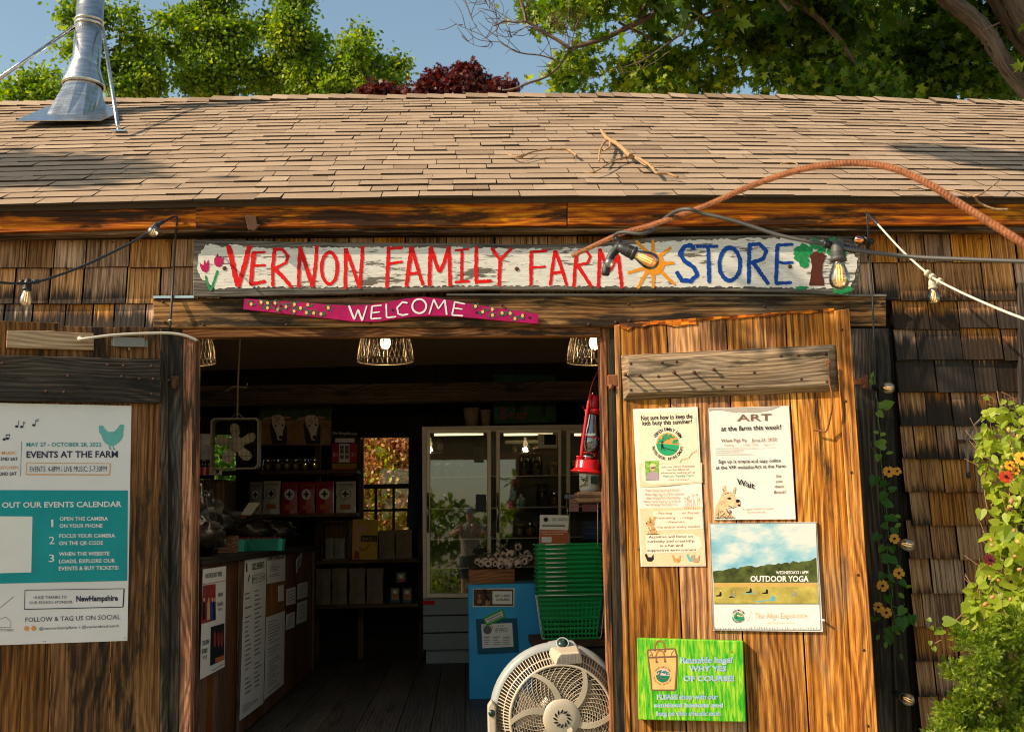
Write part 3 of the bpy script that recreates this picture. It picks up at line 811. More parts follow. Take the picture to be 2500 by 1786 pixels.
# ================================================================== SIGNS AND POSTERS
def mk_chip():
    m = NT('chipped white paint'); c = m.obj()
    n = m.noise(m.mapv(c, (5, 1, 42)), 1, 7, .72); n2 = m.noise(m.mapv(c, (3, 1, 6), (4, 0, 0)), 1, 4, .6); n3 = m.noise(m.mapv(c, (16, 1, 160)), 1, 3, .6)
    f = m.math('ADD', m.math('MULTIPLY', n, .75), m.math('ADD', m.math('MULTIPLY', n2, .42), m.math('MULTIPLY', n3, .15)))
    k = m.ramp(f, [(.715, 0.0), (.735, 1.0)])
    wht = m.mix(m.ramp(n3, [(.35, 0.0), (.6, 1.0)]), (.62, .57, .51), (.80, .75, .68))
    gry = m.mix(m.ramp(n, [(.3, 0.0), (.7, 1.0)]), (.05, .042, .035), (.20, .17, .135))
    m.bump(m.math('SUBTRACT', m.math('MULTIPLY', n3, .4), k), .4, .002)
    return m.fin(m.mix(k, wht, gry), .7, 0, .3)
M_chip = mk_chip()
SG = YP(-.082)
ZB = zm(440, 540, .3571); ZC = zm(1000, 540, .3571); ZD = zm(1440, 500, .3819)
sgn = thing('store_sign', 'long whitewashed board sign reading VERNON FAMILY FARM STORE above the doorway', 'sign', SG(1290, 720))
top = [(473, 585), (560, 584), (640, 588), (720, 590), (800, 591), (900, 592), (1050, 593), (1200, 595), (1350, 597), (1480, 590), (1600, 579), (1750, 575), (1900, 573), (2000, 574), (2080, 577), (2101, 592)]
bot = [(2101, 640), (2094, 700), (2070, 722), (1990, 717), (1900, 713), (1750, 710), (1600, 709), (1300, 708), (1180, 706), (1080, 710), (950, 714), (800, 718), (620, 722), (471, 723)]
mb = MB(); board(mb, SG, (top + bot)[::-1], .032, X_, rnd=.5)
mb.build('signboard', W_sign, sgn, bevel=.003)
# paint field with a ragged edge
def rag(pts, step, j):
    out = []
    for (x0, y0), (x1, y1) in zip(pts, pts[1:] + pts[:1]):
        n = max(1, int(math.hypot(x1 - x0, y1 - y0) / step))
        for k in range(n): out.append((x0 + (x1 - x0) * k / n + random.uniform(-j, j), y0 + (y1 - y0) * k / n + random.uniform(-j, j)))
    return out
mb = MB()
field = [(486, 622), (500, 600), (520, 594), (540, 604), (560, 596), (640, 606), (760, 603), (900, 604), (1050, 603), (1200, 606), (1350, 607), (1480, 602), (1600, 590), (1750, 584), (1900, 582), (2000, 583), (2050, 600), (2096, 628), (2088, 680), (2074, 705), (2020, 704), (1900, 702), (1750, 700), (1600, 700), (1450, 699), (1300, 698), (1100, 698), (950, 700), (800, 701), (640, 700), (560, 704), (525, 706), (508, 690), (490, 676), (480, 650)]
art_poly(mb, SG, rag(field, 6, 3.0), 0, .0012)
mb.build('whitewash', M_chip, sgn)
mb = MB(); wpx = 12
def st(z, pts, wd, mat, tp=0.0, closed=False): art_stroke(mb, SG, [z(*p) for p in pts], wd, mat, .0026, .22, 3.0, tp, closed)
rv = 0
for z, pts, wd in (
    (ZB, [(330, 165), (362, 310), (395, 448)], 13), (ZB, [(475, 165), (440, 300), (398, 448)], 13),
    (ZB, [(505, 205), (490, 330), (484, 440)], 11), (ZB, [(500, 216), (585, 210)], 6.5), (ZB, [(497, 303), (585, 300)], 6.5), (ZB, [(485, 430), (585, 410)], 9),
    (ZB, [(645, 182), (632, 315), (633, 450)], 9), (ZB, [(640, 188), (700, 195), (737, 235), (722, 285), (640, 325)], 7.5), (ZB, [(645, 322), (710, 390), (762, 452)], 9.5),
    (ZB, [(822, 172), (812, 320), (810, 455)], 9.5), (ZB, [(820, 180), (865, 320), (906, 450)], 10.5), (ZB, [(935, 165), (922, 320), (906, 452)], 9),
    (ZB, [(1132, 182), (1128, 465)], 9.5), (ZB, [(1132, 190), (1180, 320), (1228, 458)], 9), (ZB, [(1248, 168), (1238, 320), (1226, 460)], 9),
    (ZB, [(1425, 172), (1418, 320), (1412, 458)], 9.5), (ZB, [(1412, 188), (1525, 180)], 7.5), (ZB, [(1418, 292), (1522, 276)], 7),
    (ZB, [(1582, 172), (1562, 320), (1545, 450)], 10.5), (ZB, [(1582, 175), (1620, 310), (1660, 440)], 9), (ZB, [(1550, 362), (1640, 350)], 7.5),
    (ZC, [(145, 172), (137, 320), (136, 446)], 10), (ZC, [(145, 180), (180, 290), (205, 350)], 9.5), (ZC, [(268, 172), (240, 270), (205, 350)], 9), (ZC, [(268, 172), (274, 320), (278, 446)], 9.5),
    (ZC, [(358, 195), (355, 415)], 8), (ZC, [(308, 200), (408, 190)], 5.5), (ZC, [(308, 416), (412, 410)], 6.5),
    (ZC, [(457, 170), (453, 320), (456, 430)], 9), (ZC, [(455, 412), (562, 408)], 8.5),
    (ZC, [(560, 180), (595, 235), (622, 265)], 8), (ZC, [(702, 182), (655, 225), (620, 268)], 7.5), (ZC, [(620, 262), (614, 360), (611, 446)], 9),
    (ZC, [(832, 203), (830, 320), (830, 440)], 9), (ZC, [(822, 210), (942, 202)], 7), (ZC, [(830, 316), (932, 310)], 6),
    (ZC, [(995, 198), (975, 320), (960, 440)], 8), (ZC, [(995, 198), (1040, 320), (1076, 442)], 8.5), (ZC, [(968, 355), (1048, 346)], 7.5),
    (ZC, [(1145, 205), (1130, 330), (1122, 452)], 9), (ZC, [(1150, 200), (1210, 202), (1236, 242), (1215, 285), (1140, 302)], 6.5), (ZC, [(1150, 302), (1200, 380), (1246, 450)], 8.5),
    (ZC, [(1302, 185), (1296, 320), (1290, 456)], 9), (ZC, [(1300, 190), (1340, 290), (1366, 345)], 8.5), (ZC, [(1428, 225), (1395, 290), (1366, 345)], 8.5), (ZC, [(1425, 232), (1440, 350), (1452, 460)], 9)):
    st(z, pts, wd, 0, .1)
st(ZB, ell(1020, 320, 54, 108, 28), 8.5, 0, 0, True)
for pts, wd in (([(672, 285), (645, 258), (605, 266), (577, 312), (607, 362), (668, 400), (686, 448), (645, 488), (588, 482), (552, 425)], 10.5), ([(678, 266), (822, 264)], 7.5), ([(757, 264), (764, 500)], 9.5),
                ([(1022, 245), (1018, 380), (1016, 505)], 9.5), ([(1012, 254), (1085, 250), (1130, 296), (1108, 345), (1015, 374)], 9), ([(1040, 362), (1095, 440), (1145, 508)], 10), ([(1200, 250), (1190, 505)], 9.5), ([(1190, 258), (1302, 252)], 7.5), ([(1192, 362), (1240, 372), (1302, 368)], 7), ([(1185, 502), (1292, 496)], 8)):
    st(ZD, pts, wd, 1)
st(ZD, ell(895, 378, 66, 105, 28), 10, 1, 0, True)
art_poly(mb, SG, [ZD(*p) for p in ell(410, 378, 68, 70, 28, .03)], 2, .0026)
for a, b in (((385, 320), (292, 228)), ((405, 320), (403, 222)), ((440, 330), (520, 272)), ((465, 375), (540, 372)), ((450, 420), (545, 512)), ((405, 430), (404, 532)), ((370, 420), (305, 535)), ((360, 400), (240, 436))):
    st(ZD, [a, b], 9, 2, .25)
art_poly(mb, SG, [ZB(*p) for p in ((132, 285), (158, 300), (165, 262), (178, 290), (192, 258), (198, 300), (194, 335), (178, 352), (150, 340), (138, 315))], 3, .0026)
art_poly(mb, SG, [ZB(*p) for p in ((232, 255), (245, 240), (255, 218), (264, 242), (282, 236), (280, 252), (300, 248), (292, 285), (270, 313), (245, 308), (232, 285))], 3, .0026)
st(ZB, [(172, 370), (185, 420), (207, 475)], 5, 4); st(ZB, [(255, 335), (235, 400), (207, 475)], 5.5, 4)
art_poly(mb, SG, rag([ZD(*p) for p in ((1405, 322), (1440, 300), (1475, 300), (1515, 325), (1492, 370), (1484, 430), (1500, 515), (1400, 515), (1412, 450), (1420, 380))], 5, 1), 5, .0026)
for cx, cy, rx, ry in ((1365, 300, 58, 50), (1370, 365, 35, 35), (1440, 250, 40, 30), (1480, 275, 30, 35), (1560, 250, 40, 40), (1610, 290, 35, 45), (1330, 330, 25, 30), (1355, 530, 40, 12), (1610, 545, 62, 22), (1650, 535, 30, 15), (1600, 370, 30, 30), (1545, 300, 28, 28)):
    art_poly(mb, SG, [ZD(*p) for p in ell(cx, cy, rx, ry, 22, .22)], 4, .0022 + random.uniform(0, .0003))
mb.build('painted_lettering', [P_red, P_blue, P_orange, P_pink, P_green, P_brown], sgn)
for x, y in (ZB(303, 322), ZC(732, 326), ZD(1278, 395)):
    mb = MB(); mb.lathe([(.010, 0), (.010, .004), (.004, .005), (.0001, .004)], SG(x, y), Matrix.Rotation(R(90), 3, 'X'), 12); mb.build('screw', M_rustd, sgn)

# welcome board
WL = YP(-.078)
wel = thing('welcome_sign', 'narrow magenta wavy board with flowers and white WELCOME lettering', 'sign', WL(970, 800))
tp = [ZB(438, 528), ZB(600, 540), ZB(800, 552), ZB(1000, 568), ZB(1150, 576), ZB(1300, 570), ZB(1420, 554), ZB(1530, 530), ZB(1640, 519), ZC(100, 517), ZC(240, 533), ZC(400, 562), ZC(640, 598), ZC(882, 635)]
bt_ = [ZC(878, 700), ZC(700, 686), ZC(500, 666), ZC(250, 646), ZC(60, 645), ZB(1700, 646), ZB(1580, 652), ZB(1450, 670), ZB(1350, 686), ZB(1200, 686), ZB(1000, 662), ZB(700, 630), ZB(430, 600)]
mb = MB(); board(mb, WL, (tp + bt_)[::-1], .02, X_); mb.build('board', pm('magenta board paint', (.42, .006, .10), .45, var=.2, scale=14), wel, bevel=.002)
mb = MB()
def sw(z, pts, wd, closed=False): art_stroke(mb, WL, [z(*p) for p in pts], wd, 0, .0015, .1, 2.5, 0, closed)
for z, pts, wd in ((ZB, [(1152, 575), (1190, 672)], 5), (ZB, [(1190, 672), (1216, 602)], 3.6), (ZB, [(1216, 602), (1244, 680)], 4.6), (ZB, [(1244, 680), (1276, 576)], 3.6),
                   (ZB, [(1312, 578), (1303, 666)], 4.2), (ZB, [(1310, 580), (1378, 574)], 3.4), (ZB, [(1308, 626), (1366, 619)], 3.4), (ZB, [(1303, 667), (1376, 661)], 3.8),
                   (ZB, [(1408, 564), (1411, 658)], 4), (ZB, [(1411, 658), (1476, 652)], 4), (ZB, [(1555, 558), (1520, 552), (1483, 590), (1490, 632), (1520, 642), (1560, 634)], 4.2),
                   (ZC, [(133, 635), (165, 533)], 3.6), (ZC, [(165, 533), (197, 598)], 4), (ZC, [(197, 598), (240, 536)], 3.6), (ZC, [(240, 536), (254, 640)], 4.4), (ZC, [(310, 546), (290, 640)], 4.2), (ZC, [(308, 550), (380, 566)], 3.6), (ZC, [(300, 592), (362, 601)], 3.4), (ZC, [(288, 640), (366, 646)], 4)):
    sw(z, pts, wd)
sw(ZC, ell(66, 580, 48, 48, 22), 4.6, True)
fl = [ZB(*p) for p in ((485, 565), (553, 553), (597, 557), (648, 559), (596, 592), (667, 600), (723, 583), (780, 568), (778, 614), (822, 592), (872, 570), (862, 624), (912, 627), (962, 633), (1012, 590))] + [ZC(*p) for p in ((450, 580), (500, 618), (565, 601), (566, 641), (632, 626), (688, 628), (720, 664), (772, 645))]
for x, y in fl:
    for k in range(7):
        a = random.uniform(0, 6.28); d = random.uniform(5, 11)
        art_poly(mb, WL, [(x + d * math.cos(a) + q[0], min(max(y + d * .8 * math.sin(a) + q[1], y - 9), y + 9)) for q in ell(0, 0, 3.2, 1.7, 8, .1, a)], 2, .0012 + random.uniform(0, .0002))
    art_poly(mb, WL, ell(x, y, 3.6, 4.4, 10, .1), 1, .0018)
for x, y in (ZB(690, 580), ZC(458, 622), ZC(820, 658), ZB(1452, 606)): art_poly(mb, WL, ell(x, y, 3, 3, 10), 3, .002)
mb.build('painted_lettering', [P_white, P_yel, P_dgreen, I_black], wel)

# ---- events poster on the left door
def sheet(name, label, cat, pl, corners, off, mat, wav=.003, th=.001, nx=8, ny=10):
    """slightly buckled sheet; corners TL TR BR BL in pixels"""
    t = thing(name, label, cat, pl(*corners[3], off))
    mb = MB()
    TL, TR, BR, BL = [Vector(pl(x, y, off)) for x, y in corners]
    ph = random.uniform(0, 6)
    def p(i, j):
        a, b = i / nx, j / ny
        q = TL.lerp(TR, a).lerp(BL.lerp(BR, a), b)
        e = math.sin(a * math.pi) * math.sin(b * math.pi)
        return q + pl.n * (-wav * .5 * e * (1 + math.sin(a * 7 + b * 5 + ph)))
    for i in range(nx):
        for j in range(ny):
            mb.face([p(i, j + 1), p(i + 1, j + 1), p(i + 1, j), p(i, j)], 0, smooth=True)
    rim = [p(i, 0) for i in range(nx + 1)] + [p(nx, j) for j in range(1, ny + 1)] + [p(i, ny) for i in range(nx - 1, -1, -1)] + [p(0, j) for j in range(ny - 1, 0, -1)]
    for k in range(len(rim)):
        a, b = rim[k], rim[(k + 1) % len(rim)]
        mb.face([a, b, b - pl.n * (off - .001), a - pl.n * (off - .001)], 0)
    mb.build('sheet', mat, t)
    return t
M_lam = plain('laminated white paper', (.80, .74, .73), .25, var=.03, scale=6, bump=.12)
OF = .006
F0 = zm(0, 960, .5085)
ev = sheet('events_poster', 'big laminated white and teal events poster on the left door', 'poster', LD, [(-232, 978), (321, 990), (311, 1563), (-240, 1582)], OF, M_lam)
mb = MB(); o1, o2, o3 = OF + .0008, OF + .0014, OF + .002
art_poly(mb, LD, [F0(*p) for p in ((-470, 462), (614, 465), (611, 898), (-470, 922))], 1, o1)
for s_, x0, y0, x1, y1, h, m_, b in (('MAY 27 - OCTOBER 28, 2022', 127, 254, 487, 254, 20, 1, .012), ('EVENTS AT THE FARM', 127, 308, 566, 306, 32, 2, .02), ('EVENTS: 4-8PM / LIVE MUSIC: 5-7:30PM', 143, 376, 512, 374, 28, 2, -.004),
    ('MUSIC', 8, 292, 79, 291, 15, 3, .01), ('2ND SAT', 2, 321, 86, 322, 16, 2, .02), ('LIVE', -70, 292, -6, 292, 15, 3, .01), ('1ST &', -74, 321, -10, 321, 16, 2, .02), ('KITCHEN', -10, 363, 88, 362, 15, 3, .01), ('2ND SAT', 0, 393, 80, 392, 16, 2, .02),
    ('CHECK OUT OUR EVENTS CALENDAR', -140, 549, 584, 543, 27, 4, .022), ('OPEN THE CAMERA', 286, 610, 519, 609, 19, 4, .018), ('ON YOUR PHONE', 286, 644, 492, 643, 19, 4, .018), ('FOCUS YOUR CAMERA', 285, 692, 553, 690, 19, 4, .018), ('ON THE QR CODE', 284, 727, 494, 725, 19, 4, .018),
    ('WHEN THE WEBSITE', 283, 779, 526, 776, 19, 4, .018), ('LOADS, EXPLORE OUR', 283, 814, 553, 810, 19, 4, .018), ('EVENTS & BUY TICKETS!', 282, 848, 569, 844, 19, 4, .018), ('1', 246, 640, 256, 640, 38, 4, .0), ('2', 236, 722, 262, 722, 38, 4, .0), ('3', 234, 808, 261, 808, 38, 4, .0),
    ('HUGE THANKS TO', 162, 986, 320, 983, 15, 2, 0), ('OUR SEASON SPONSOR', 140, 1010, 348, 1006, 14, 2, 0), ('NewHampshire', 366, 997, 566, 993, 27, 2, .035), ('FOLLOW & TAG US ON SOCIAL', 122, 1096, 578, 1082, 23, 2, 0), ('@vernonfamilyfarm / @vernonkitchennh', 188, 1134, 570, 1120, 14, 2, 0), ('KITCHEN', -16, 1140, 63, 1140, 11, 2, 0)):
    (xa, ya), (xb, yb) = F0(x0, y0), F0(x1, y1)
    art_text(mb, LD, s_, xa, ya, xb, yb, h * .5085, m_, o2, b)
for pts, wd, m_ in (([(104, 230), (98, 396)], 1, 2), ([(128, 332), (126, 390)], 1.6, 3), ([(128, 332), (530, 336)], 1.4, 3), ([(530, 336), (526, 390)], 2.2, 3), ([(526, 390), (126, 388)], 2.4, 3),
                    ([(120, 943), (117, 1035)], 1.5, 2), ([(120, 943), (596, 936)], 1.5, 2), ([(596, 936), (591, 1024)], 3, 2), ([(591, 1024), (117, 1035)], 2, 2), ([(-5, 1032), (66, 974)], 1, 2), ([(-10, 1085), (28, 1072)], .8, 2), ([(28, 1072), (52, 1092)], .8, 2), ([(52, 1092), (52, 1122)], .8, 2), ([(52, 1122), (-8, 1122)], .8, 2)):
    art_stroke(mb, LD, [F0(*p) for p in pts], wd, m_, o2)
art_poly(mb, LD, [F0(*p) for p in ((-150, 588), (156, 590), (150, 858), (-150, 866))], 0, o2)
for cx in (128, 162): art_poly(mb, LD, [F0(*p) for p in ell(cx, 1127 - (cx - 128) * .03, 12, 12, 16)], 3, o2)
for (x, y), a in (((80, 158), 30), ((104, 160), 26), ((162, 152), 26), ((20, 220), 20), ((36, 216), 20)):      # music notes
    art_poly(mb, LD, [F0(*p) for p in ell(x, y, 8, 6, 10)], 2, o2)
    art_stroke(mb, LD, [F0(x + 7, y), F0(x + 10, y - a)], 1.2, 2, o2)
art_stroke(mb, LD, [F0(27, 200), F0(48, 197)], 2.2, 2, o2); art_stroke(mb, LD, [F0(114, 134), F0(118, 146)], 1.6, 2, o2); art_stroke(mb, LD, [F0(172, 126), F0(187, 124)], 1.6, 2, o2); art_stroke(mb, LD, [F0(172, 134), F0(186, 132)], 1.6, 2, o2)
hen = [(474, 160), (482, 152), (496, 156), (505, 172), (520, 184), (545, 184), (560, 172), (570, 158), (578, 149), (592, 148), (597, 158), (592, 166), (597, 172), (591, 180), (592, 200), (584, 220), (570, 236), (552, 248), (545, 250), (548, 262), (558, 272), (545, 270), (540, 252), (530, 250), (532, 262), (538, 272), (524, 266), (522, 248), (505, 238), (494, 222), (488, 202), (476, 186)]
art_poly(mb, LD, [F0(*p) for p in hen], 5, o2)
mb.build('printing', [M_white, I_teal, pm('navy ink', (.03, .03, .07), .5), I_orange, P_white, I_tealp], ev)
mb = MB()
for x, y in ((612, 70), (260, 66), (205, 1190), (590, 1172)): p = LD(*F0(x, y), OF + .001); mb.bar(p, p + LT * .014, .0015, .0015)
mb.build('staple', M_galv, ev)

# ---- kids poster
K0 = zm(1540, 980, .2526)
kp = sheet('art_class_poster', 'tall cream laminated poster about summer art workshops on the right door', 'poster', RD, [K0(20, 72), K0(645, 50), K0(725, 1588), K0(96, 1592)], .006, plain('laminated cream paper', (.80, .73, .64), .28, var=.04, scale=6, bump=.12))
mb = MB()
art_poly(mb, RD, [K0(*p) for p in ((75, 110), (628, 90), (660, 590), (85, 620))], 8, o1)
art_poly(mb, RD, [K0(*p) for p in ((80, 600), (688, 590), (692, 782), (92, 830))], 7, o1 + .0002)
art_poly(mb, RD, [K0(*p) for p in rag([(95, 690), (130, 600), (300, 612), (670, 590), (685, 770), (200, 800), (120, 770)], 60, 2)], 0, o2)
art_poly(mb, RD, [K0(*p) for p in ((90, 1030), (690, 1015), (715, 1580), (110, 1585))], 7, o1)
art_poly(mb, RD, [K0(*p) for p in ((215, 1060), (690, 1040), (700, 1230), (225, 1245))], 0, o2)
art_poly(mb, RD, [K0(*p) for p in ((140, 1290), (600, 1275), (670, 1320), (690, 1390), (640, 1450), (150, 1470))], 0, o2)
for s_, x0, y0, x1, y1, h, m_, b in (('Not sure how to keep the', 98, 180, 595, 160, 48, 1, .014), ('kids busy this summer?', 112, 228, 590, 210, 46, 1, .014), ('Join me, Dawn Rezendes', 295, 640, 620, 630, 22, 3, .006), ('for fun filled art', 352, 668, 568, 660, 20, 3, .006), ('adventures making art at', 290, 696, 620, 690, 20, 3, .006), ('Vernon Family Farm', 308, 732, 612, 724, 26, 4, .0), ('this summer!', 362, 764, 562, 760, 22, 3, .006),
    ('- Two hour art workshops', 118, 866, 468, 858, 22, 3, .006), ('- Easy sign up on VFF website', 118, 902, 512, 896, 22, 3, .006), ('- Stay tuned for upcoming', 122, 938, 470, 930, 22, 3, .006), ('dates and times as well as', 120, 970, 478, 964, 20, 3, .004), ('workshop descriptions', 140, 1000, 442, 994, 20, 3, .004),
    ('- Painting', 240, 1088, 396, 1084, 24, 3, .006), ('- oil Pastels', 470, 1086, 662, 1082, 24, 3, .006), ('- Printmaking', 210, 1134, 428, 1130, 24, 3, .006), ('- Collage', 478, 1132, 602, 1128, 24, 3, .006), ('- Watercolor', 338, 1172, 520, 1168, 22, 3, .006), ('No artistic ability needed', 258, 1222, 668, 1214, 24, 3, .006),
    ('Activities will focus on', 172, 1318, 598, 1310, 26, 2, .01), ('curiosity and creativity,', 160, 1360, 620, 1354, 26, 2, .01), ('in a fun and', 280, 1402, 504, 1398, 26, 2, .01), ('supportive environment', 160, 1446, 634, 1440, 26, 2, .01)):
    (xa, ya), (xb, yb) = K0(x0, y0), K0(x1, y1); art_text(mb, RD, s_, xa, ya, xb, yb, h * .2526, m_, o3, b)
def farm_logo(mb, pl, cx, cy, r, off, mats, h, ring=True, both=True):
    g_, sk, bk, dg = mats
    art_poly(mb, pl, ell(cx, cy, r, r, 30), sk, off)
    art_poly(mb, pl, [(cx + r * math.cos(a), cy + r * math.sin(a)) for a in [q * math.pi / 14 + .08 for q in range(15)]], g_, off + .0003)
    art_stroke(mb, pl, [(cx - r * .45, cy + r * .35), (cx - r * .5, cy - r * .1), (cx - r * .35, cy - r * .55)], r * .2, bk, off + .0006)
    for k in range(4): art_stroke(mb, pl, [(cx - r * .45, cy + r * .3), (cx - r * .6 + k * r * .45, cy + r * (.5 + .1 * (k % 2)))], r * .06, bk, off + .0006)
    for k in range(34):
        a = random.uniform(-3.0, -.15); d = random.uniform(.45, .95) * r
        art_poly(mb, pl, ell(cx + d * math.cos(a), cy + d * math.sin(a) * .9, r * .12, r * .09, 7, .3), dg if random.random() < .6 else g_, off + .0008 + random.uniform(0, .0002))
    if ring:
        art_ring_text(mb, pl, 'VERNON FAMILY FARM', cx, cy, r * 1.16, -62, 62, h, bk, off)
        art_ring_text(mb, pl, 'THRIVING PASTURE, THRIVING COMMUNITY', cx, cy, r * 1.42, 262, 98, h * .9, bk, off, True, .75)
        for sx in (-1, 1): art_poly(mb, pl, ell(cx + sx * r * 1.27, cy - r * .42, r * .03, r * .03, 6), bk, off)
farm_logo(mb, RD, *K0(356, 410), 110 * .2526, o3, (5, 6, 1, 4), 8.6)
art_poly(mb, RD, [K0(*p) for p in ((136, 575), (266, 570), (274, 755), (144, 762))], 9, o3)            # portrait photo
art_poly(mb, RD, [K0(*p) for p in ell(212, 640, 26, 34, 14)], 11, o3 + .0004); art_poly(mb, RD, [K0(*p) for p in ell(212, 616, 30, 18, 12)], 7, o3 + .0005); art_poly(mb, RD, [K0(*p) for p in ((196, 632), (236, 630), (232, 642), (198, 644))], 1, o3 + .0006)
art_poly(mb, RD, [K0(*p) for p in ((150, 758), (156, 694), (200, 676), (230, 676), (268, 694), (272, 754))], 12, o3 + .0004)
def llama(z, dx, dy, s, m1, m2, flip=1):
    q = lambda pts: [z(dx + flip * x * s, dy + y * s) for x, y in pts]
    art_poly(mb, RD, q([(0, 190), (10, 120), (0, 70), (15, 40), (45, 30), (80, 28), (105, 45), (112, 70), (95, 90), (70, 95), (85, 130), (120, 165), (130, 190)]) if flip > 0 else q([(-5, 190), (10, 130), (30, 100), (20, 60), (35, 35), (70, 30), (100, 45), (118, 62), (118, 88), (95, 98), (70, 98), (60, 130), (70, 190)]), m1, o3 + .0004)
    art_poly(mb, RD, q([(15, 45), (20, 0), (32, -12), (42, 35)]), m1, o3 + .0004); art_poly(mb, RD, q([(60, 32), (78, -5), (88, -2), (82, 35)]), m1, o3 + .0004)
    for p in ((52, 55), (112, 72)) if flip > 0 else ((70, 55), (112, 70)): art_poly(mb, RD, q(ell(*p, 8, 6, 10)), m2, o3 + .0008)
    for k in range(14):
        x, y = random.uniform(10, 100), random.uniform(105, 185); art_stroke(mb, RD, q([(x, y), (x + random.uniform(-8, 8), y + 14)]), .8, m2, o3 + .0007)
llama(K0, 250, 1112, .88, 10, 1, -1)
art_stroke(mb, RD, [K0(150, 1277), K0(272, 1276)], 1, 1, o3 + .0008)
for k in range(9):
    x = 520 + k * 17; art_stroke(mb, RD, [K0(x, 1040), K0(x + random.uniform(-14, 14), 880 + random.uniform(0, 70))], .7, 3, o2 + .0004); art_poly(mb, RD, [K0(*p) for p in ell(x + random.uniform(-8, 8), 900 + random.uniform(-10, 60), 8, 6, 8, .3)], 7, o2 + .0006)
for k in range(3): art_stroke(mb, RD, [K0(470 + k * 8, 590), K0(490, 555 + k * 8), (K0(560, 535 + k * 9)), K0(590, 490 + k * 9), K0(640, 462 + k * 10)], .6, 3, o2)
for cx, cy, m_ in ((180, 1510, 1), (440, 1520, 10), (580, 1510, 13), (625, 1520, 3)):
    art_poly(mb, RD, [K0(*p) for p in ((cx - 45, cy - 30), (cx - 30, cy - 45), (cx - 12, cy - 10), (cx + 20, cy - 8), (cx + 38, cy - 40), (cx + 42, cy + 10), (cx + 20, cy + 34), (cx - 20, cy + 30))], m_, o3)
mb.build('printing', [M_whitec, I_black, I_brown, I_tan, I_green, pm('logo green', (.02, .34, .14), .5), I_orange, pm('pale peach ink', (.84, .58, .36), .5), pm('cream ink', (.84, .70, .50), .5), pm('portrait green', (.22, .42, .06), .5, var=.5, scale=60), I_llama, I_skin, I_lilac, I_tealp], kp)

# ---- ART poster
A0 = zm(1720, 980, .18473)
ap = sheet('art_poster', 'crumpled white ART sheet in a plastic sleeve with a llama picture', 'poster', RD, [A0(50, 85), A0(1115, 55), A0(1205, 1552), A0(128, 1560)], .007, plain('crumpled paper', (.78, .72, .66), .4, var=.06, scale=9, bump=.5), wav=.002, nx=14, ny=18)
mb = MB()
for s_, x0, y0, x1, y1, h, m_, b in (('ART', 428, 258, 885, 246, 92, 0, .010), ('at the farm this week!', 218, 388, 1010, 362, 66, 1, .014), ('When Pigs Fly', 218, 534, 555, 526, 42, 0, .010), ('June 21, 2022', 622, 526, 955, 516, 42, 0, .010), ('Painting', 262, 584, 382, 580, 22, 2, .006), ('10:00 - 12:00', 518, 580, 704, 574, 22, 2, .006), ('Ages 5-10', 776, 574, 915, 570, 22, 2, .006),
    ('Sign up is simple and easy online', 182, 812, 1008, 796, 46, 1, .012), ('at the VFF website/Art at the Farm', 148, 892, 1070, 868, 46, 1, .012), ('See', 944, 1000, 1012, 996, 40, 0, .010), ('you', 940, 1066, 1024, 1062, 36, 0, .010), ('there', 926, 1138, 1046, 1132, 38, 0, .010), ('Bruce!', 920, 1214, 1070, 1206, 42, 0, .010), ('Wait', 428, 1090, 660, 1150, 84, 1, .010), ('To register and click on the link', 488, 1426, 906, 1420, 22, 2, .004), ('that looks like this', 560, 1468, 800, 1464, 22, 2, .004)):
    (xa, ya), (xb, yb) = A0(x0, y0), A0(x1, y1); art_text(mb, RD, s_, xa, ya, xb, yb, h * .18473, m_, .0092, b)
for y, x1 in ((618, 930), (650, 520), (676, 460), (704, 630)): art_stroke(mb, RD, [A0(140, y), A0(x1, y - 14)], .9, 3, .0088)
def llama2():
    q = lambda pts: [A0(*p) for p in pts]
    art_poly(mb, RD, q([(130, 1530), (150, 1380), (200, 1290), (235, 1210), (280, 1175), (340, 1190), (385, 1220), (400, 1265), (440, 1290), (472, 1330), (465, 1380), (420, 1385), (380, 1400), (330, 1400), (300, 1420), (350, 1480), (400, 1530)]), 4, .0084)
    art_poly(mb, RD, q([(240, 1200), (236, 1140), (262, 1095), (275, 1130), (290, 1190)]), 4, .0084); art_poly(mb, RD, q([(370, 1205), (385, 1150), (402, 1120), (414, 1140), (400, 1215)]), 4, .0084)
    for p, a, b in (((325, 1278), 24, 14), ((440, 1310), 26, 22), ((455, 1365), 18, 14)): art_poly(mb, RD, q(ell(*p, a, b, 12, .15)), 1, .0090)
    for k in range(34):
        x, y = random.uniform(150, 360), random.uniform(1420, 1525); art_stroke(mb, RD, q([(x, y), (x + random.uniform(-25, 25), y + 28)]), .9, 1 if random.random() < .5 else 0, .0088)
    for a, b in (((240, 1150), (262, 1180)), ((270, 1220), (320, 1205)), ((280, 1410), (340, 1500)), ((310, 1370), (380, 1405))): art_stroke(mb, RD, q([a, b]), 1.6, 1, .0089)
    art_stroke(mb, RD, q([(130, 1532), (408, 1530)]), 1.2, 1, .0090)
llama2()
art_poly(mb, RD, [A0(*p) for p in ((85, 118), (60, 130), (52, 90), (1000, 62), (930, 90), (880, 110), (700, 142), (400, 142), (200, 110))], 5, .0080)
mb.build('printing', [I_brown, I_black, I_tan, pm('faint ink', (.52, .42, .34), .5), pm('pale llama fur', (.74, .50, .28), .5, var=.35, scale=60), pm('sleeve shade', (.42, .36, .31), .3)], ap)

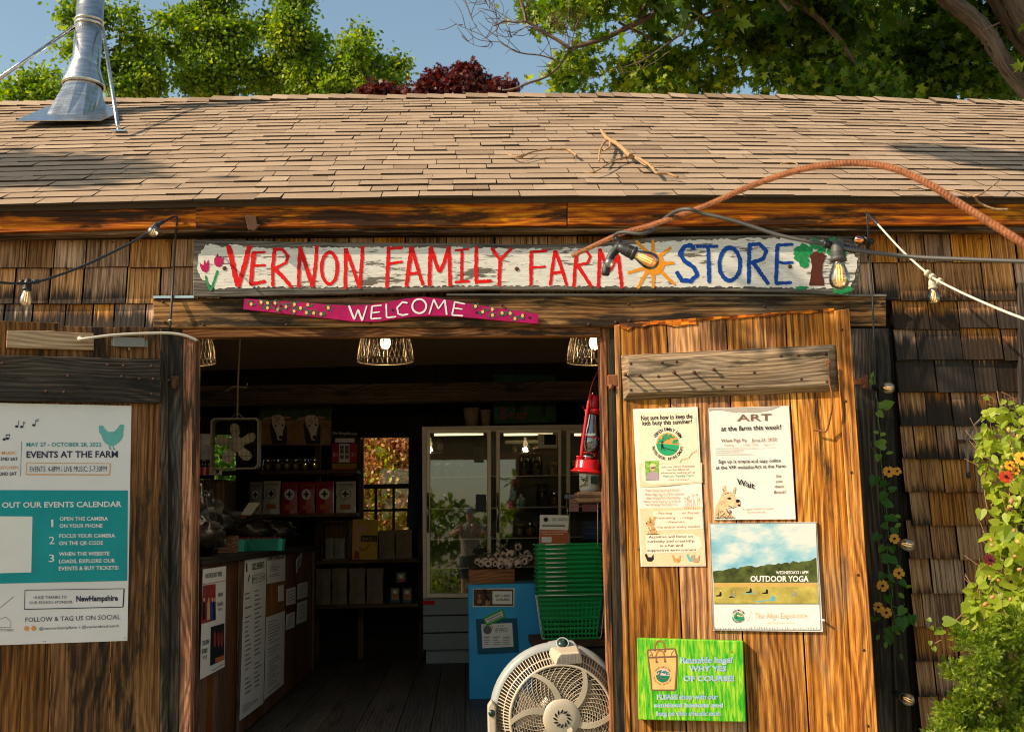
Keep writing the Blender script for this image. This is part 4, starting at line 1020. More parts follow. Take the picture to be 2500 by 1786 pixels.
# ---- yoga poster
H0 = zm(1480, 960, .5086)
yp = sheet('yoga_poster', 'square laminated photo poster reading OUTDOOR YOGA on the right door', 'poster', RD, [H0(494, 622), H0(1010, 616), H0(1040, 1143), H0(514, 1136)], .012, M_white)
mb = MB(); a1, a2, a3 = .0128, .0134, .014
art_poly(mb, RD, [H0(*p) for p in ((500, 627), (1006, 622), (1013, 852), (512, 856))], 0, a1)
art_poly(mb, RD, [H0(*p) for p in ([(512, 856), (518, 852), (540, 848)] + [(x, 848 - (x - 540) * .11 + random.uniform(-7, 5)) for x in range(560, 990, 14)] + [(1008, 786), (1014, 905), (516, 908)])], 1, a2)
art_poly(mb, RD, [H0(*p) for p in ((515, 906), (1014, 908), (1020, 1007), (518, 1007))], 2, a1 + .0003)
art_poly(mb, RD, [H0(*p) for p in ((515, 906), (1014, 908), (1016, 926), (516, 930))], 9, a1 + .0005)
for x, y in ((545, 962), (608, 968), (690, 945), (768, 950), (905, 960)):
    art_poly(mb, RD, [H0(*p) for p in ((x - 20, y + 7), (x - 2, y + 2), (x + 6, y + 4), (x + 8, y + 11), (x - 20, y + 11))], 4 if x != 905 else 12, a2)
    art_poly(mb, RD, [H0(*p) for p in ((x - 3, y + 8), (x - 1, y - 9), (x + 3, y - 12), (x + 8, y - 8), (x + 9, y + 8))], 4 if x not in (905, 608) else 12, a2)
    art_poly(mb, RD, [H0(*p) for p in ell(x + 4, y - 16, 3.4, 4.2, 8)], 8, a2)
    if x in (690, 905): art_poly(mb, RD, [H0(*p) for p in ((x - 25, y + 11), (x + 22, y + 9), (x + 20, y + 13), (x - 28, y + 15))], 5, a2 - .0002)
art_poly(mb, RD, [H0(*p) for p in ((715, 997), (788, 988), (792, 992), (722, 1001))], 5, a2); art_poly(mb, RD, [H0(*p) for p in ell(801, 984, 12, 13, 10, .1)], 5, a2)
for pts in ([(497, 624), (516, 1132)], [(497, 624), (1008, 619)], [(1008, 619), (1030, 1132)], [(517, 1132), (1030, 1134)], [(517, 1008), (1021, 1008)]): art_stroke(mb, RD, [H0(*p) for p in pts], 1.2, 4, a3)
for k in range(40):
    x = 524 + k * 12.4; art_stroke(mb, RD, [H0(x, 1131), H0(x + random.uniform(-4, 4), 1118 + random.uniform(0, 8))], .8, 4, a3)
for s_, x0, y0, x1, y1, h, m_, b in (('WEDNESDAYS / 6PM', 815, 866, 970, 864, 15, 3, .02), ('OUTDOOR YOGA', 692, 902, 972, 902, 29, 3, .03), ('The Align Experience', 712, 1078, 962, 1074, 28, 6, -.005), ('with Angela DesOrmeaux', 772, 1104, 904, 1102, 12, 6, -.01)):
    (xa, ya), (xb, yb) = H0(x0, y0), H0(x1, y1); art_text(mb, RD, s_, xa, ya, xb, yb, h * .5086, m_, a3, b)
art_stroke(mb, RD, [H0(676, 1092), H0(698, 1040)], .9, 6, a3)
farm_logo(mb, RD, *H0(634, 1068), 11.5, a3, (10, 6, 4, 11), 4)
def mk_psky():
    m = NT('printed cloudy sky'); c = m.obj(); n = m.noise(m.mapv(c, (7, 7, 14)), 1, 5, .6); n2 = m.noise(m.mapv(c, (2, 2, 5), (3, 1, 0)), 1, 3, .5)
    k = m.ramp(m.math('ADD', m.math('MULTIPLY', n, .6), m.math('MULTIPLY', n2, .45)), [(.40, (.16, .42, .56)), (.50, (.38, .56, .62)), (.58, (.68, .68, .64))])
    return m.fin(k, .4)
mb.build('printing', [mk_psky(), I_trees, I_field, P_white, I_black, pm('printed blue mat', (.10, .42, .55), .5), pm('gold script ink', (.78, .55, .30), .5), pm('printed cloud', (.76, .74, .68), .5), I_skin, pm('printed dry grass', (.58, .36, .10), .5), pm('logo green', (.02, .34, .14), .5), I_green, pm('printed grey clothes', (.28, .27, .27), .5)], yp)
mb = MB(); mb.tube([RD(2005, 1513, .0), RD(2012, 1513, .03)], .005, 8); mb.build('push_pin', M_white, yp)

# ---- green hand-painted bag sign
G0 = zm(1540, 1540, .15152)
def mk_grass():
    m = NT('painted grass canvas'); c = m.obj(); n = m.noise(m.mapv(c, (60, 60, 9)), 1, 5, .65, .6); n2 = m.noise(m.mapv(c, (150, 150, 14)), 1, 3, .6)
    k = m.ramp(m.math('ADD', m.math('MULTIPLY', n, .7), m.math('MULTIPLY', n2, .4)), [(.42, (.01, .27, .006)), (.52, (.06, .42, .008)), (.60, (.26, .52, .015)), (.72, (.48, .66, .06))])
    m.bump(n2, .3, .002); return m.fin(k, .45)
gs = thing('bag_sign', 'bright green hand painted canvas asking for reusable bags on the right door', 'sign', RD(*G0(128, 1430), .02))
mb = MB(); mb.prism([RD(*G0(*p), .042) for p in ((122, 1425), (1855, 1462), (1805, 158), (98, 110))], RD.n * -.04); mb.build('canvas', mk_grass(), gs, bevel=.004, seg=2)
mb = MB(); b1, b2, b3 = .0428, .0436, .0444
q = lambda pts: [G0(*p) for p in pts]
art_poly(mb, RD, q([(270, 300), (275, 425), (318, 720), (335, 940), (715, 945), (742, 640), (745, 390), (712, 285), (500, 270)]), 0, b1)
art_poly(mb, RD, q([(292, 300), (285, 410), (735, 395), (705, 290)]), 0, b1 + .0004)
for pts, wd in (([(270, 300), (280, 425), (318, 720), (338, 945)], 3), ([(338, 945), (715, 945)], 3), ([(715, 945), (735, 650), (742, 400), (712, 285)], 3.5), ([(275, 300), (712, 280)], 3.5), ([(278, 422), (742, 405)], 4), ([(300, 300), (345, 360), (345, 410)], 2), ([(700, 300), (660, 350), (660, 405)], 2), ([(300, 400), (340, 370)], 2)): art_stroke(mb, RD, q(pts), wd, 1, b2, .15, 2)
for pts in ([(385, 300), (385, 230), (420, 165), (480, 150), (530, 185), (550, 250), (552, 320)], [(413, 490), (405, 400), (430, 330), (480, 308), (530, 340), (545, 400), (550, 480)]): art_stroke(mb, RD, q(pts), 3.6, 2, b2, .1, 2)
for p in ((385, 302), (552, 318), (415, 490), (550, 480)): art_poly(mb, RD, q(ell(*p, 18, 18, 10)), 1, b3)
cx, cy = G0(514, 710); farm_logo(mb, RD, cx, cy, 16.5, b2, (4, 5, 1, 6), 3.6)
for s_, x0, y0, x1, y1, h in (('Reusable bags?', 808, 506, 1640, 496, 92), ('WHY YES', 940, 632, 1535, 632, 82), ('OF COURSE!', 855, 794, 1660, 792, 84), ('PLEASE shop with our', 430, 1088, 1402, 1084, 74), ('sanitized baskets and', 380, 1214, 1480, 1214, 66), ('bag at the check out.', 420, 1352, 1452, 1350, 70)):
    (xa, ya), (xb, yb) = G0(x0, y0), G0(x1, y1)
    art_text(mb, RD, s_, xa - 1, ya + .6, xb + 1, yb + .6, h * .15152, 8, b2, .07); art_text(mb, RD, s_, xa, ya, xb, yb, h * .15152, 9, b3 - .0004, .042); art_text(mb, RD, s_, xa, ya, xb, yb, h * .15152, 7, b3, .014)
art_poly(mb, RD, q(ell(1625, 330, 12, 16, 8)), 3, b2)
mb.build('painted_lettering', [pm('kraft paint', (.74, .44, .16), .5, var=.12), pm('taupe outline', (.20, .10, .06), .5), pm('handle brown paint', (.36, .15, .04), .5), P_red, pm('logo deep green', (.01, .18, .10), .5), pm('pale pink paint', (.70, .50, .48), .5), pm('logo blue', (.05, .26, .36), .5), pm('lettering blue', (.28, .56, .66), .5), pm('pale lettering rim', (.78, .76, .52), .5), pm('lettering slate', (.09, .18, .24), .5)], gs)
# ================================================================== STRING LIGHTS, CABLES, REBAR, TWIGS
def frame_from(z, hint=X_):
    z = Vector(z).normalized(); x = hint - z * hint.dot(z)
    if x.length < 1e-3: x = Y_ - z * Y_.dot(z)
    x.normalize(); return Matrix((x, z.cross(x), z)).transposed()
def add_bulb(parent, pos, down, s=1.0, globe=False, glass=None, fil=None, sock=None):
    """socket whose mouth looks along `down`, with its bulb and filament as sub-parts"""
    M = frame_from(Vector(down)); pos = Vector(pos)
    mb = MB()
    mb.lathe([(.0001, -.012 * s), (.011 * s, -.010 * s), (.0125 * s, 0), (.0155 * s, .006 * s), (.0155 * s, .012 * s), (.0165 * s, .014 * s), (.0165 * s, .030 * s), (.019 * s, .032 * s), (.019 * s, .038 * s), (.0165 * s, .040 * s), (.012 * s, .041 * s)], pos, M, 18)
    for k in (.018, .022, .026): mb.lathe([(.0168 * s, k * s), (.0176 * s, (k + .001) * s), (.0168 * s, (k + .002) * s)], pos, M, 16)
    so = mb.build('bulb_socket', sock or M_cable, parent)
    mb = MB()
    if globe: pr = [(.012, .038), (.013, .044), (.019, .050), (.0235, .060), (.025, .070), (.0235, .081), (.018, .090), (.010, .0945), (.0001, .096)]
    else: pr = [(.012, .038), (.0125, .044), (.017, .056), (.0215, .070), (.0228, .080), (.0215, .091), (.017, .099), (.009, .104), (.0001, .1055)]
    mb.lathe([(r * s, h * s) for r, h in pr], pos, M, 22)
    mb.build('glass_bulb', glass or M_bulb, so)
    mb = MB()
    for k in range(4):
        a = k * 1.57 + .4; r = .006 * s
        mb.tube([pos + M @ Vector((r * .5 * math.cos(a), r * .5 * math.sin(a), .046 * s)), pos + M @ Vector((r * math.cos(a), r * math.sin(a), .058 * s)), pos + M @ Vector((r * math.cos(a), r * math.sin(a), .086 * s))], .0007 * s, 5)
    mb.build('filament', fil or M_fil, so)
    mb = MB(); mb.tube([pos + M @ Vector((0, 0, .036 * s)), pos + M @ Vector((0, 0, .056 * s))], .0035 * s, 6)
    mb.build('glass_stem', M_whitec, so)
ZA = zm(0, 500, .3819); ZE = zm(1980, 480, .394); ZJ = zm(2020, 900, .5455)
G_L = 'patio string lights'
# left string
t = thing('string_lights', 'black string light cable with two bulbs slung to the left of the store sign', 'string lights', at(215, 640, -.6), G_L)
pth = [(1135, 70, -.15), (1095, 82, -.17), (1030, 120, -.3), (940, 182, -.42), (850, 236, -.5), (700, 312, -.6), (560, 378, -.7), (400, 440, -.78), (245, 490, -.85), (130, 503, -.92), (0, 495, -1.0), (-150, 470, -1.1)]
P = [at(*ZA(x, y), d) for x, y, d in pth]
mb = MB(); mb.tube(spline(P, 6), .0052, 8); mb.build('cable', M_cable, t)
mb = MB(); mb.tube([at(*ZA(x, 495), -.87) for x in (125, 150)], .011, 8); mb.tube([at(*ZA(205, 493), -.86), at(*ZA(250, 489), -.85)], .009, 8); mb.tube([at(*ZA(1010, 128), -.32), at(*ZA(1040, 108), -.29)], .009, 8); mb.build('cable_clip', M_cable, t)
add_bulb(t, at(*ZA(178, 488), -.87), (-.05, -.05, -1), .95, glass=M_bulbc)
add_bulb(t, at(*ZA(1003, 130), -.36), (-.02, -.75, -.62), .95, True, glass=M_bulbc, fil=M_fild)
t = thing('hanging_cable', 'black cable hanging down the shingles left of the store sign', 'cable', at(425, 790, -.06))
mb = MB(); mb.tube(spline([at(*ZA(x, y), d) for x, y, d in ((1132, 72, -.15), (1130, 120, -.14), (1122, 220, -.08), (1112, 380, -.06), (1104, 520, -.06), (1095, 660, -.085), (1088, 770, -.085), (1084, 790, -.06))], 5), .0055, 8); mb.build('cable', M_cable, t)
mb = MB(); mb.tube([at(*ZA(1078, 738), -.095), at(*ZA(1098, 735), -.095)], .004, 6); mb.build('cable_tie', M_wcable, t)

# rusty rebar hook
rb = thing('rebar_rod', 'rusty ribbed rebar rod arching across the roof edge in front of the sign', 'rebar', (1.6, -3.6, -.28))
rp_ = [(1399, 624, 3.2), (1507, 574, 2.95), (1595, 548, 2.8), (1716, 505, 2.62), (1826, 457, 2.48), (1936, 419, 2.34), (2024, 402, 2.25), (2107, 399, 2.18), (2183, 412, 2.1), (2266, 449, 2.02), (2365, 511, 1.95), (2500, 596, 1.86), (2640, 700, 1.8), (2760, 860, 1.78), (2840, 1150, 1.77), (2880, 1700, 1.77), (2890, 2900, 1.77)]
P = spline([at(x, y, d - 5.3) for x, y, d in rp_], 60)
acc = [0.0]
for a, b in zip(P, P[1:]): acc.append(acc[-1] + (b - a).length)
mb = MB()
def ribf(i, f):
    ph = acc[i] / .0088 - f * 2.0
    q = ph - math.floor(ph); r = .90 + (.32 if q < .40 else 0.0)
    if abs(f - .25) < .07 or abs(f - .75) < .07: r = 1.26
    return r
mb.tube(P, .0055, 14, rf=ribf, smooth=False); mb.build('rod', M_rust, rb)

# foreground black string over the rebar
t = thing('string_lights', 'thick black string light cable with two glowing amber bulbs wound on the rebar', 'string lights', at(1650, 600, -2.5), G_L)
pts = [(1503, 582, 2.96), (1500, 577, 2.9), (1507, 570, 2.86), (1524, 567, 2.84), (1566, 571, 2.82), (1590, 563, 2.83), (1606, 548, 2.86), (1623, 533, 2.78), (1653, 515, 2.66), (1684, 511, 2.62), (1715, 521, 2.62), (1765, 532, 2.6), (1822, 548, 2.58), (1898, 573, 2.55), (1967, 588, 2.52), (2015, 596, 2.5), (2090, 611, 2.45), (2216, 626, 2.38), (2335, 632, 2.3), (2500, 638, 2.2), (2620, 640, 2.15)]
mb = MB(); mb.tube(spline([at(x, y, d - 5.3) for x, y, d in pts], 6), .0046, 10); mb.build('cable', M_cableg, t)
mb = MB()
for x0, y0, x1, y1 in ((2010, 594, 2030, 599), (2056, 602, 2090, 610)):
    a, b = at(x0, y0, 2.49 - 5.3), at(x1, y1, 2.49 - 5.3)
    mb.tube([a, b], .0085, 12)
    for k in range(5):
        c = a.lerp(b, (k + .5) / 5); mb.tube([c, c + (b - a).normalized() * .0016], .0102, 12)
mb.build('strain_relief', M_cable, t)
add_bulb(t, at(2045, 597, 2.48 - 5.3), (-.02, -.03, -1), 1.0, sock=M_cableg)
add_bulb(t, at(1518, 605, 2.86 - 5.3), (.88, -.12, -.46), 1.0)
mb = MB()
mb.tube(spline([at(x, y, 2.88 - 5.3) for x, y in ((1503, 580), (1512, 592), (1506, 608), (1494, 622), (1482, 650), (1478, 672))], 4), [.008] * 6 + [.0115] * 14 + [.009], 10)
mb.build('loose_cable_end', M_cable, t)
mb = MB(); c = at(1490, 632, 2.86 - 5.3); mb.lathe([(.004, 0), (.010, .004), (.012, .012), (.010, .02), (.0001, .024)], c, frame_from((-.35, -.3, -1)), 14); mb.build('clear_cap', M_bulbc, t)

# white string on the right
t = thing('string_lights', 'pale string light cable with one bulb running down from the fascia on the right', 'string lights', at(2270, 700, -1.2), G_L)
mb = MB(); mb.tube([at(*ZE(x, y), d) for x, y, d in ((343, 100, -.16), (370, 128, -.28), (414, 172, -.42))], .0062, 8); mb.build('cable_sleeve', M_cable, t)
mb = MB(); mb.tube(spline([at(*ZE(x, y), d) for x, y, d in ((408, 165, -.4), (560, 330, -.8), (705, 462, -1.15), (760, 505, -1.25), (805, 530, -1.3), (950, 602, -1.5), (1150, 690, -1.8), (1330, 760, -2.05), (1500, 820, -2.3))], 6), .0045, 8); mb.build('cable', M_wcable, t)
mb = MB()
for x, y in ((715, 470), (745, 492), (790, 520)): mb.tube([at(*ZE(x, y), -1.2 - (x - 715) * .001), at(*ZE(x + 16, y + 10), -1.21 - (x - 715) * .001)], .013, 10)
mb.build('cable_clip', plain('aged ivory plastic', (.50, .42, .30), .5), t)
add_bulb(t, at(*ZE(750, 515), -1.22), (.02, -.05, -1), .9, sock=plain('aged ivory plastic', (.50, .42, .30), .5))

# cable running down the corner trim with bulbs
t = thing('string_lights', 'black string light cable with four bulbs hanging down the dark corner trim', 'string lights', at(2135, 1700, -.1), G_L)
P = [at(*ZE(x, y), d) for x, y, d in ((345, 100, -.15), (351, 180, -.15), (356, 290, -.12), (364, 380, -.1), (372, 500, -.09), (380, 600, -.09), (384, 720, -.09), (388, 830, -.09), (393, 930, -.09), (396, 1080, -.09))] + [at(*ZJ(x, y), -.09) for x, y in ((216, 120), (228, 300), (240, 450), (252, 620), (262, 780), (272, 950), (284, 1100), (298, 1250), (304, 1400), (310, 1600), (316, 1750))]
mb = MB(); mb.tube(spline(P, 5), .0048, 7); mb.build('cable', M_cable, t)
add_bulb(t, at(*ZE(372, 278), -.13), (-.85, -.35, .0), 1.1, True, glass=M_bulbo, fil=M_fild)
add_bulb(t, at(*ZJ(214, 84), -.12), (.45, -.85, -.12), 1.1, True, glass=M_bulbc, fil=M_fild)
add_bulb(t, at(*ZJ(280, 770), -.12), (.85, -.5, -.22), 1.15, True, glass=M_bulbc, fil=M_fild)
add_bulb(t, at(*ZJ(304, 1450), -.10), (.4, -.9, -.25), 1.1, True, glass=M_bulbc, fil=M_fild)
mb = MB()
for y in (180, 290, 320, 345): mb.tube([at(*ZE(352 + y * .02, y), -.13), at(*ZE(354 + y * .02, y + 18), -.13)], .0085, 8)
mb.build('cable_clip', M_cable, t)

# fallen twigs on the roof
M_twig = plain('dry twig bark', (.36, .21, .095), .8, var=.35, scale=60, bump=.4)
Z3 = zm(1240, 0, .3819); Z4 = zm(1860, 0, .3819)
def twig(label, parts, cat='twig'):
    mb = MB(); first = None
    for z, pts, r0, r1, lift in parts:
        P = []
        for i, (x, y) in enumerate(pts):
            px, py = z(x, y)
            hh = lift * (.4 + .6 * math.sin(math.pi * (i + .5) / len(pts)))
            P.append(ROOFPL(px, py, .02 + hh) if py < 484 else at(px, py, -.24))
        first = first or P[0]
        S = spline(P, 5); mb.tube(S, [(r0 + (r1 - r0) * i / (len(S) - 1)) * random.uniform(.85, 1.2) for i in range(len(S))], 7)
    o = mb.build('fallen_twig', M_twig); tag(o, label, cat, 'fallen twigs on the roof'); return o
twig('forked dry twig lying on the shingles right of the roof middle', [(Z3, [(597, 835), (625, 872), (650, 892), (700, 920), (745, 960), (785, 1000)], .011, .014, .05), (Z3, [(785, 1000), (830, 1010), (890, 1045), (930, 1080), (950, 1105), (1020, 1110), (1085, 1132)], .009, .006, .03),
    (Z3, [(645, 882), (602, 930), (586, 980), (583, 1030)], .007, .004, .05), (Z3, [(650, 892), (652, 935), (625, 958), (590, 965)], .006, .004, .05), (Z3, [(785, 1000), (700, 1018), (620, 1060), (550, 1100), (490, 1102)], .005, .003, .02), (Z3, [(890, 1045), (950, 1055), (1070, 1070)], .004, .003, .02), (Z3, [(800, 1000), (880, 1058), (905, 1052)], .004, .003, .03)])
twig('thin curved dry twig on the shingles at the roof middle', [(Z3, [(-12, 978), (60, 1002), (160, 970), (250, 955), (330, 955), (390, 960), (440, 996)], .004, .007, .03), (Z3, [(50, 1020), (110, 995), (165, 968)], .003, .003, .01)])
twig('pale bent twig hanging over the eave at the right', [(Z4, [(1515, 1156), (1460, 1200), (1400, 1240), (1358, 1252)], .003, .005, .03), (Z4, [(1358, 1252), (1390, 1298), (1450, 1325), (1500, 1340), (1572, 1340)], .006, .007, .03), (Z4, [(1358, 1252), (1240, 1220), (1160, 1213)], .004, .003, .02)])
twig('tiny dry twig lying on the shingles below the right shadow', [(Z4, [(120, 1048), (170, 1040), (215, 1042), (232, 1058)], .004, .003, .01), (Z4, [(935, 1205), (970, 1203), (1010, 1207)], .006, .003, .01)])

# bent wall hook of the trellis
ZV = zm(2240, 940, .2832)
t = thing('plant_hook', 'grey bent metal plant hook on the shingle wall beside the yellow-green vine', 'hook', at(*ZV(440, 800), -.03))
mb = MB(); mb.tube(spline([at(*ZV(x, y), d) for x, y, d in ((720, 250, -.34), (640, 254, -.3), (590, 268, -.26), (535, 303, -.21), (478, 362, -.16), (440, 432, -.12), (428, 490, -.1), (430, 600, -.09), (437, 770, -.09))], 6), [.0045] * 12 + [.0058] * 37, 10); mb.build('rod', plain('grey painted steel', (.23, .20, .19), .45, .3), t)
mb = MB(); mb.lathe([(.0001, -.01), (.010, -.004), (.011, .012), (.006, .02)], at(*ZV(440, 785), -.09), None, 10); mb.build('rod_tip', M_cable, t)
mb = MB(); board(mb, YP(-.028), [ZV(352, 497), ZV(412, 497), ZV(412, 468), ZV(352, 468)], .01, X_); board(mb, YP(-.028), [ZV(440, 490), ZV(495, 490), ZV(495, 465), ZV(440, 465)], .01, X_); mb.tube([at(*ZV(412, 482), -.03), at(*ZV(428, 480), -.1), at(*ZV(445, 480), -.03)], .004, 6); mb.build('wall_bracket', M_rustd, t)
# ================================================================== INSIDE THE STORE
I2 = zm(440, 960, .5085); I3 = zm(1000, 960, .5085); IB = zm(460, 960, .24631); IW = zm(740, 960, .32017); IK = zm(1120, 1220, .23398); IL = zm(1360, 900, .22167); IF = zm(1180, 1480, .18838); IC = zm(460, 1340, .27468)
# ---- pendant lamps
def pendant():
    t = thing('pendant_lamp', 'p', 'lamp', (0, 0, 0), 'wire pendant lamps inside the doorway')
    mb = MB(); prof = [(.025, .245), (.06, .235), (.10, .20), (.13, .15), (.147, .09), (.155, .03), (.157, 0)]
    def pp(a, u):
        s_ = u * (len(prof) - 1); i = min(int(s_), len(prof) - 2); f = s_ - i
        r = prof[i][0] + (prof[i + 1][0] - prof[i][0]) * f; h = prof[i][1] + (prof[i + 1][1] - prof[i][1]) * f
        return Vector((r * math.cos(a), r * math.sin(a), h))
    for k in range(8): mb.tube([pp(k * math.pi / 4, u / 8) for u in range(9)], .0022, 5)
    for u, r in ((1, .003), (.02, .003)): mb.tube([pp(k * 2 * math.pi / 32, u) for k in range(32)], r, 5, closed=True)
    for k in range(34):
        for sg in (-1, 1): mb.tube([pp(k * 2 * math.pi / 34 + sg * .55 * u / 7, .25 + .75 * u / 7) for u in range(8)], .0007, 3, cap=False)
    mb.build('wire_shade', M_wire, t, local=True)
    mb = MB(); mb.lathe([(.0001, .068), (.018, .073), (.03, .096), (.027, .12), (.014, .15), (.013, .19)], seg=16); mb.build('bulb', M_pend, t, local=True)
    pl_ = bpy.data.lights.new('pendant_light', 'POINT'); pl_.energy = 5.5; pl_.color = (1.0, .80, .52); pl_.shadow_soft_size = .03
    po = bpy.data.objects.new('lamp_light', pl_); COL.objects.link(po); po.parent = t; po.location = (0, 0, .035)
    mb = MB(); mb.lathe([(.018, .185), (.02, .19), (.02, .245), (.006, .255), (.004, .9)], seg=12); mb.build('lamp_cord', M_cable, t, local=True)
    return t
p0 = pendant()
p0['label'] = 'wire mesh pendant lamp in the middle of the doorway opening'
def pend_at(o, px, py, y): o.location = at(px, py, y)
pend_at(p0, 941, 881, .95)
pend_at(dup(p0, label='wire mesh pendant lamp half hidden behind the left door post'), 456, 884, .95)
pend_at(dup(p0, label='wire mesh pendant lamp half hidden at the right end of the opening'), 1452, 882, .95)

# ---- counter along the left with its papers
CX = -1.3
CP = Plane((CX, 0, 0), (1, 0, 0))
ct = thing('sales_counter', 'long brown wooden sales counter along the left inside the store', 'counter', (-1.7, 2.4, 0))
mb = MB(); y = .25
while y < 4.4:
    mb.prism([(CX, y, .02), (CX, min(y + .13, 4.4), .02), (CX, min(y + .13, 4.4), 1.0), (CX, y, 1.0)], (-.02, 0, 0)); y += .134
mb.build('front_panel', W_counter, ct)
mb = MB(); mb.prism([(CX, .25, .02), (-2.15, .25, .02), (-2.15, .25, 1.0), (CX, .25, 1.0)], (0, .02, 0)); mb.build('end_panel', W_counter, ct)
mb = MB(); mb.prism([(-2.2, .2, 1.0), (CX + .04, .2, 1.0), (CX + .04, .2, 1.035), (-2.2, .2, 1.035)], (0, 4.25, 0), g=Y_); mb.build('counter_top', W_in, ct, bevel=.004)
for y in (.3, 1.22, 4.3):
    mb = MB(); mb.prism([(CX + .022, y, .02), (CX + .022, y + .09, .02), (CX + .022, y + .09, .998), (CX + .022, y, .998)], (-.02, 0, 0)); mb.build('corner_board', W_counter, ct, bevel=.003)
def cpaper(label, corners, body, name='paper_notice', mat=None):
    t = thing(name, label, 'notice', CP(*corners[3], .003))
    mb = MB(); mb.prism([CP(*p, .026) for p in (corners[3], corners[2], corners[1], corners[0])], (-.0015, 0, 0)); mb.build('sheet', mat or M_white, t)
    mb = MB(); body(mb); mb.build('printing', [I_black, I_dkred, I_orange, I_gray, I_rust, P_blue, I_skin, M_white], t); return t
def b_stage(mb):
    z = IC
    art_stroke(mb, CP, [z(128, 312), z(332, 278)], 1.5, 4, .027)
    for s_, x0, y0, x1, y1, h in (('ON STAGE NEXT WEEK', 152, 258, 300, 236, 42), ('HIGH', 266, 422, 306, 414, 36), ('RANGE', 260, 504, 308, 494, 34), ('FRI, 7/8', 268, 546, 300, 542, 24), ('COUSIN', 120, 856, 184, 836, 42), ('BOBBY', 120, 926, 172, 914, 40), ('SAT, 7/9', 126, 976, 166, 966, 28)):
        (xa, ya), (xb, yb) = z(x0, y0), z(x1, y1); art_text(mb, CP, s_, xa, ya, xb, yb, h * .27468, 0, .0275, .01)
    art_poly(mb, CP, [z(*p) for p in ((130, 322), (242, 306), (242, 628), (112, 664))], 1, .027)
    for x, m_ in ((140, 0), (180, 6), (212, 5), (232, 0)): art_poly(mb, CP, [z(*p) for p in ((x - 12, 470), (x + 10, 466), (x + 12, 620), (x - 14, 630))], m_, .0275); art_poly(mb, CP, [z(*p) for p in ell(x, 448, 8, 20, 8)], 6, .0276)
    art_poly(mb, CP, [z(*p) for p in ((200, 690), (320, 655), (320, 975), (194, 1036))], 0, .027)
    for x in (236, 268, 296): art_poly(mb, CP, [z(*p) for p in ell(x, 800, 12, 70, 10, .2)], 1, .0275)
    art_poly(mb, CP, [z(*p) for p in ((240, 968), (316, 936), (316, 974), (238, 1008))], 4, .0276); art_stroke(mb, CP, [z(208, 1078), z(310, 1020)], 1.2, 0, .0275)
cpaper('white concert flyer reading ON STAGE NEXT WEEK on the counter front', [IC(130, 178), IC(335, 148), IC(322, 1042), IC(104, 1158)], b_stage)
def rows(mb, z, x0, x1, y0, y1, n, slope, cols=2, m_=0, w_=1.6):
    for k in range(n):
        for c in range(cols):
            if random.random() < .14: continue
            xa = x0 + (x1 - x0) * (c + .06) / cols; xb = xa + (x1 - x0) / cols * random.uniform(.3, .75); yy = y0 + (y1 - y0) * k / n
            s_ = slope[0] + (slope[1] - slope[0]) * k / n
            art_stroke(mb, CP, [z(xa, yy + (xa - x0) * s_), z(xb, yy + (xb - x0) * s_)], w_, m_, .0275)
def b_menu(mb):
    z = IC
    (xa, ya), (xb, yb) = z(568, 182), z(676, 162); art_text(mb, CP, '2022 EVENTS', xa, ya, xb, yb, 16, 0, .0275, .02)
    for q in ([(570, 236), (674, 208)], [(570, 236), (570, 302)], [(570, 302), (674, 272)], [(674, 208), (674, 272)]): art_stroke(mb, CP, [z(*p) for p in q], 1, 0, .0275)
    (xa, ya), (xb, yb) = z(576, 282), z(668, 258); art_text(mb, CP, 'MAY 27 - OCT 28', xa, ya, xb, yb, 9, 0, .0275, .0)
    art_stroke(mb, CP, [z(518, 120), z(520, 200)], 3, 0, .0275); art_stroke(mb, CP, [z(530, 290), z(545, 225)], 2, 0, .0275)
    rows(mb, z, 498, 668, 400, 1330, 22, (-.3, -.75), 2, 0, 2.0); rows(mb, z, 470, 660, 1400, 1480, 4, (-.6, -.8), 1, 3, 1.2)
cpaper('long white events list sheet hanging on the counter front', [IC(505, 52), IC(696, 40), IC(666, 1366), IC(456, 1524)], b_menu)
def b_a(mb):
    z = IC
    (xa, ya), (xb, yb) = z(710, 100), z(850, 84); art_text(mb, CP, 'ADOPT A LAYING HEN', xa, ya, xb, yb, 9, 0, .0275, .02)
    rows(mb, z, 716, 850, 150, 260, 7, (-.05, -.2), 1, 3, 1.0)
cpaper('white typed notice at the top beside the long events list', [IC(704, 34), IC(862, 20), IC(860, 276), IC(698, 308)], b_a)
def b_b(mb): rows(mb, IC, 700, 845, 650, 1310, 24, (-.3, -.9), 1, 3, 1.4)
cpaper('tall bluish white price list near the floor on the counter front', [IC(692, 604), IC(858, 546), IC(846, 1196), IC(676, 1336)], b_b)
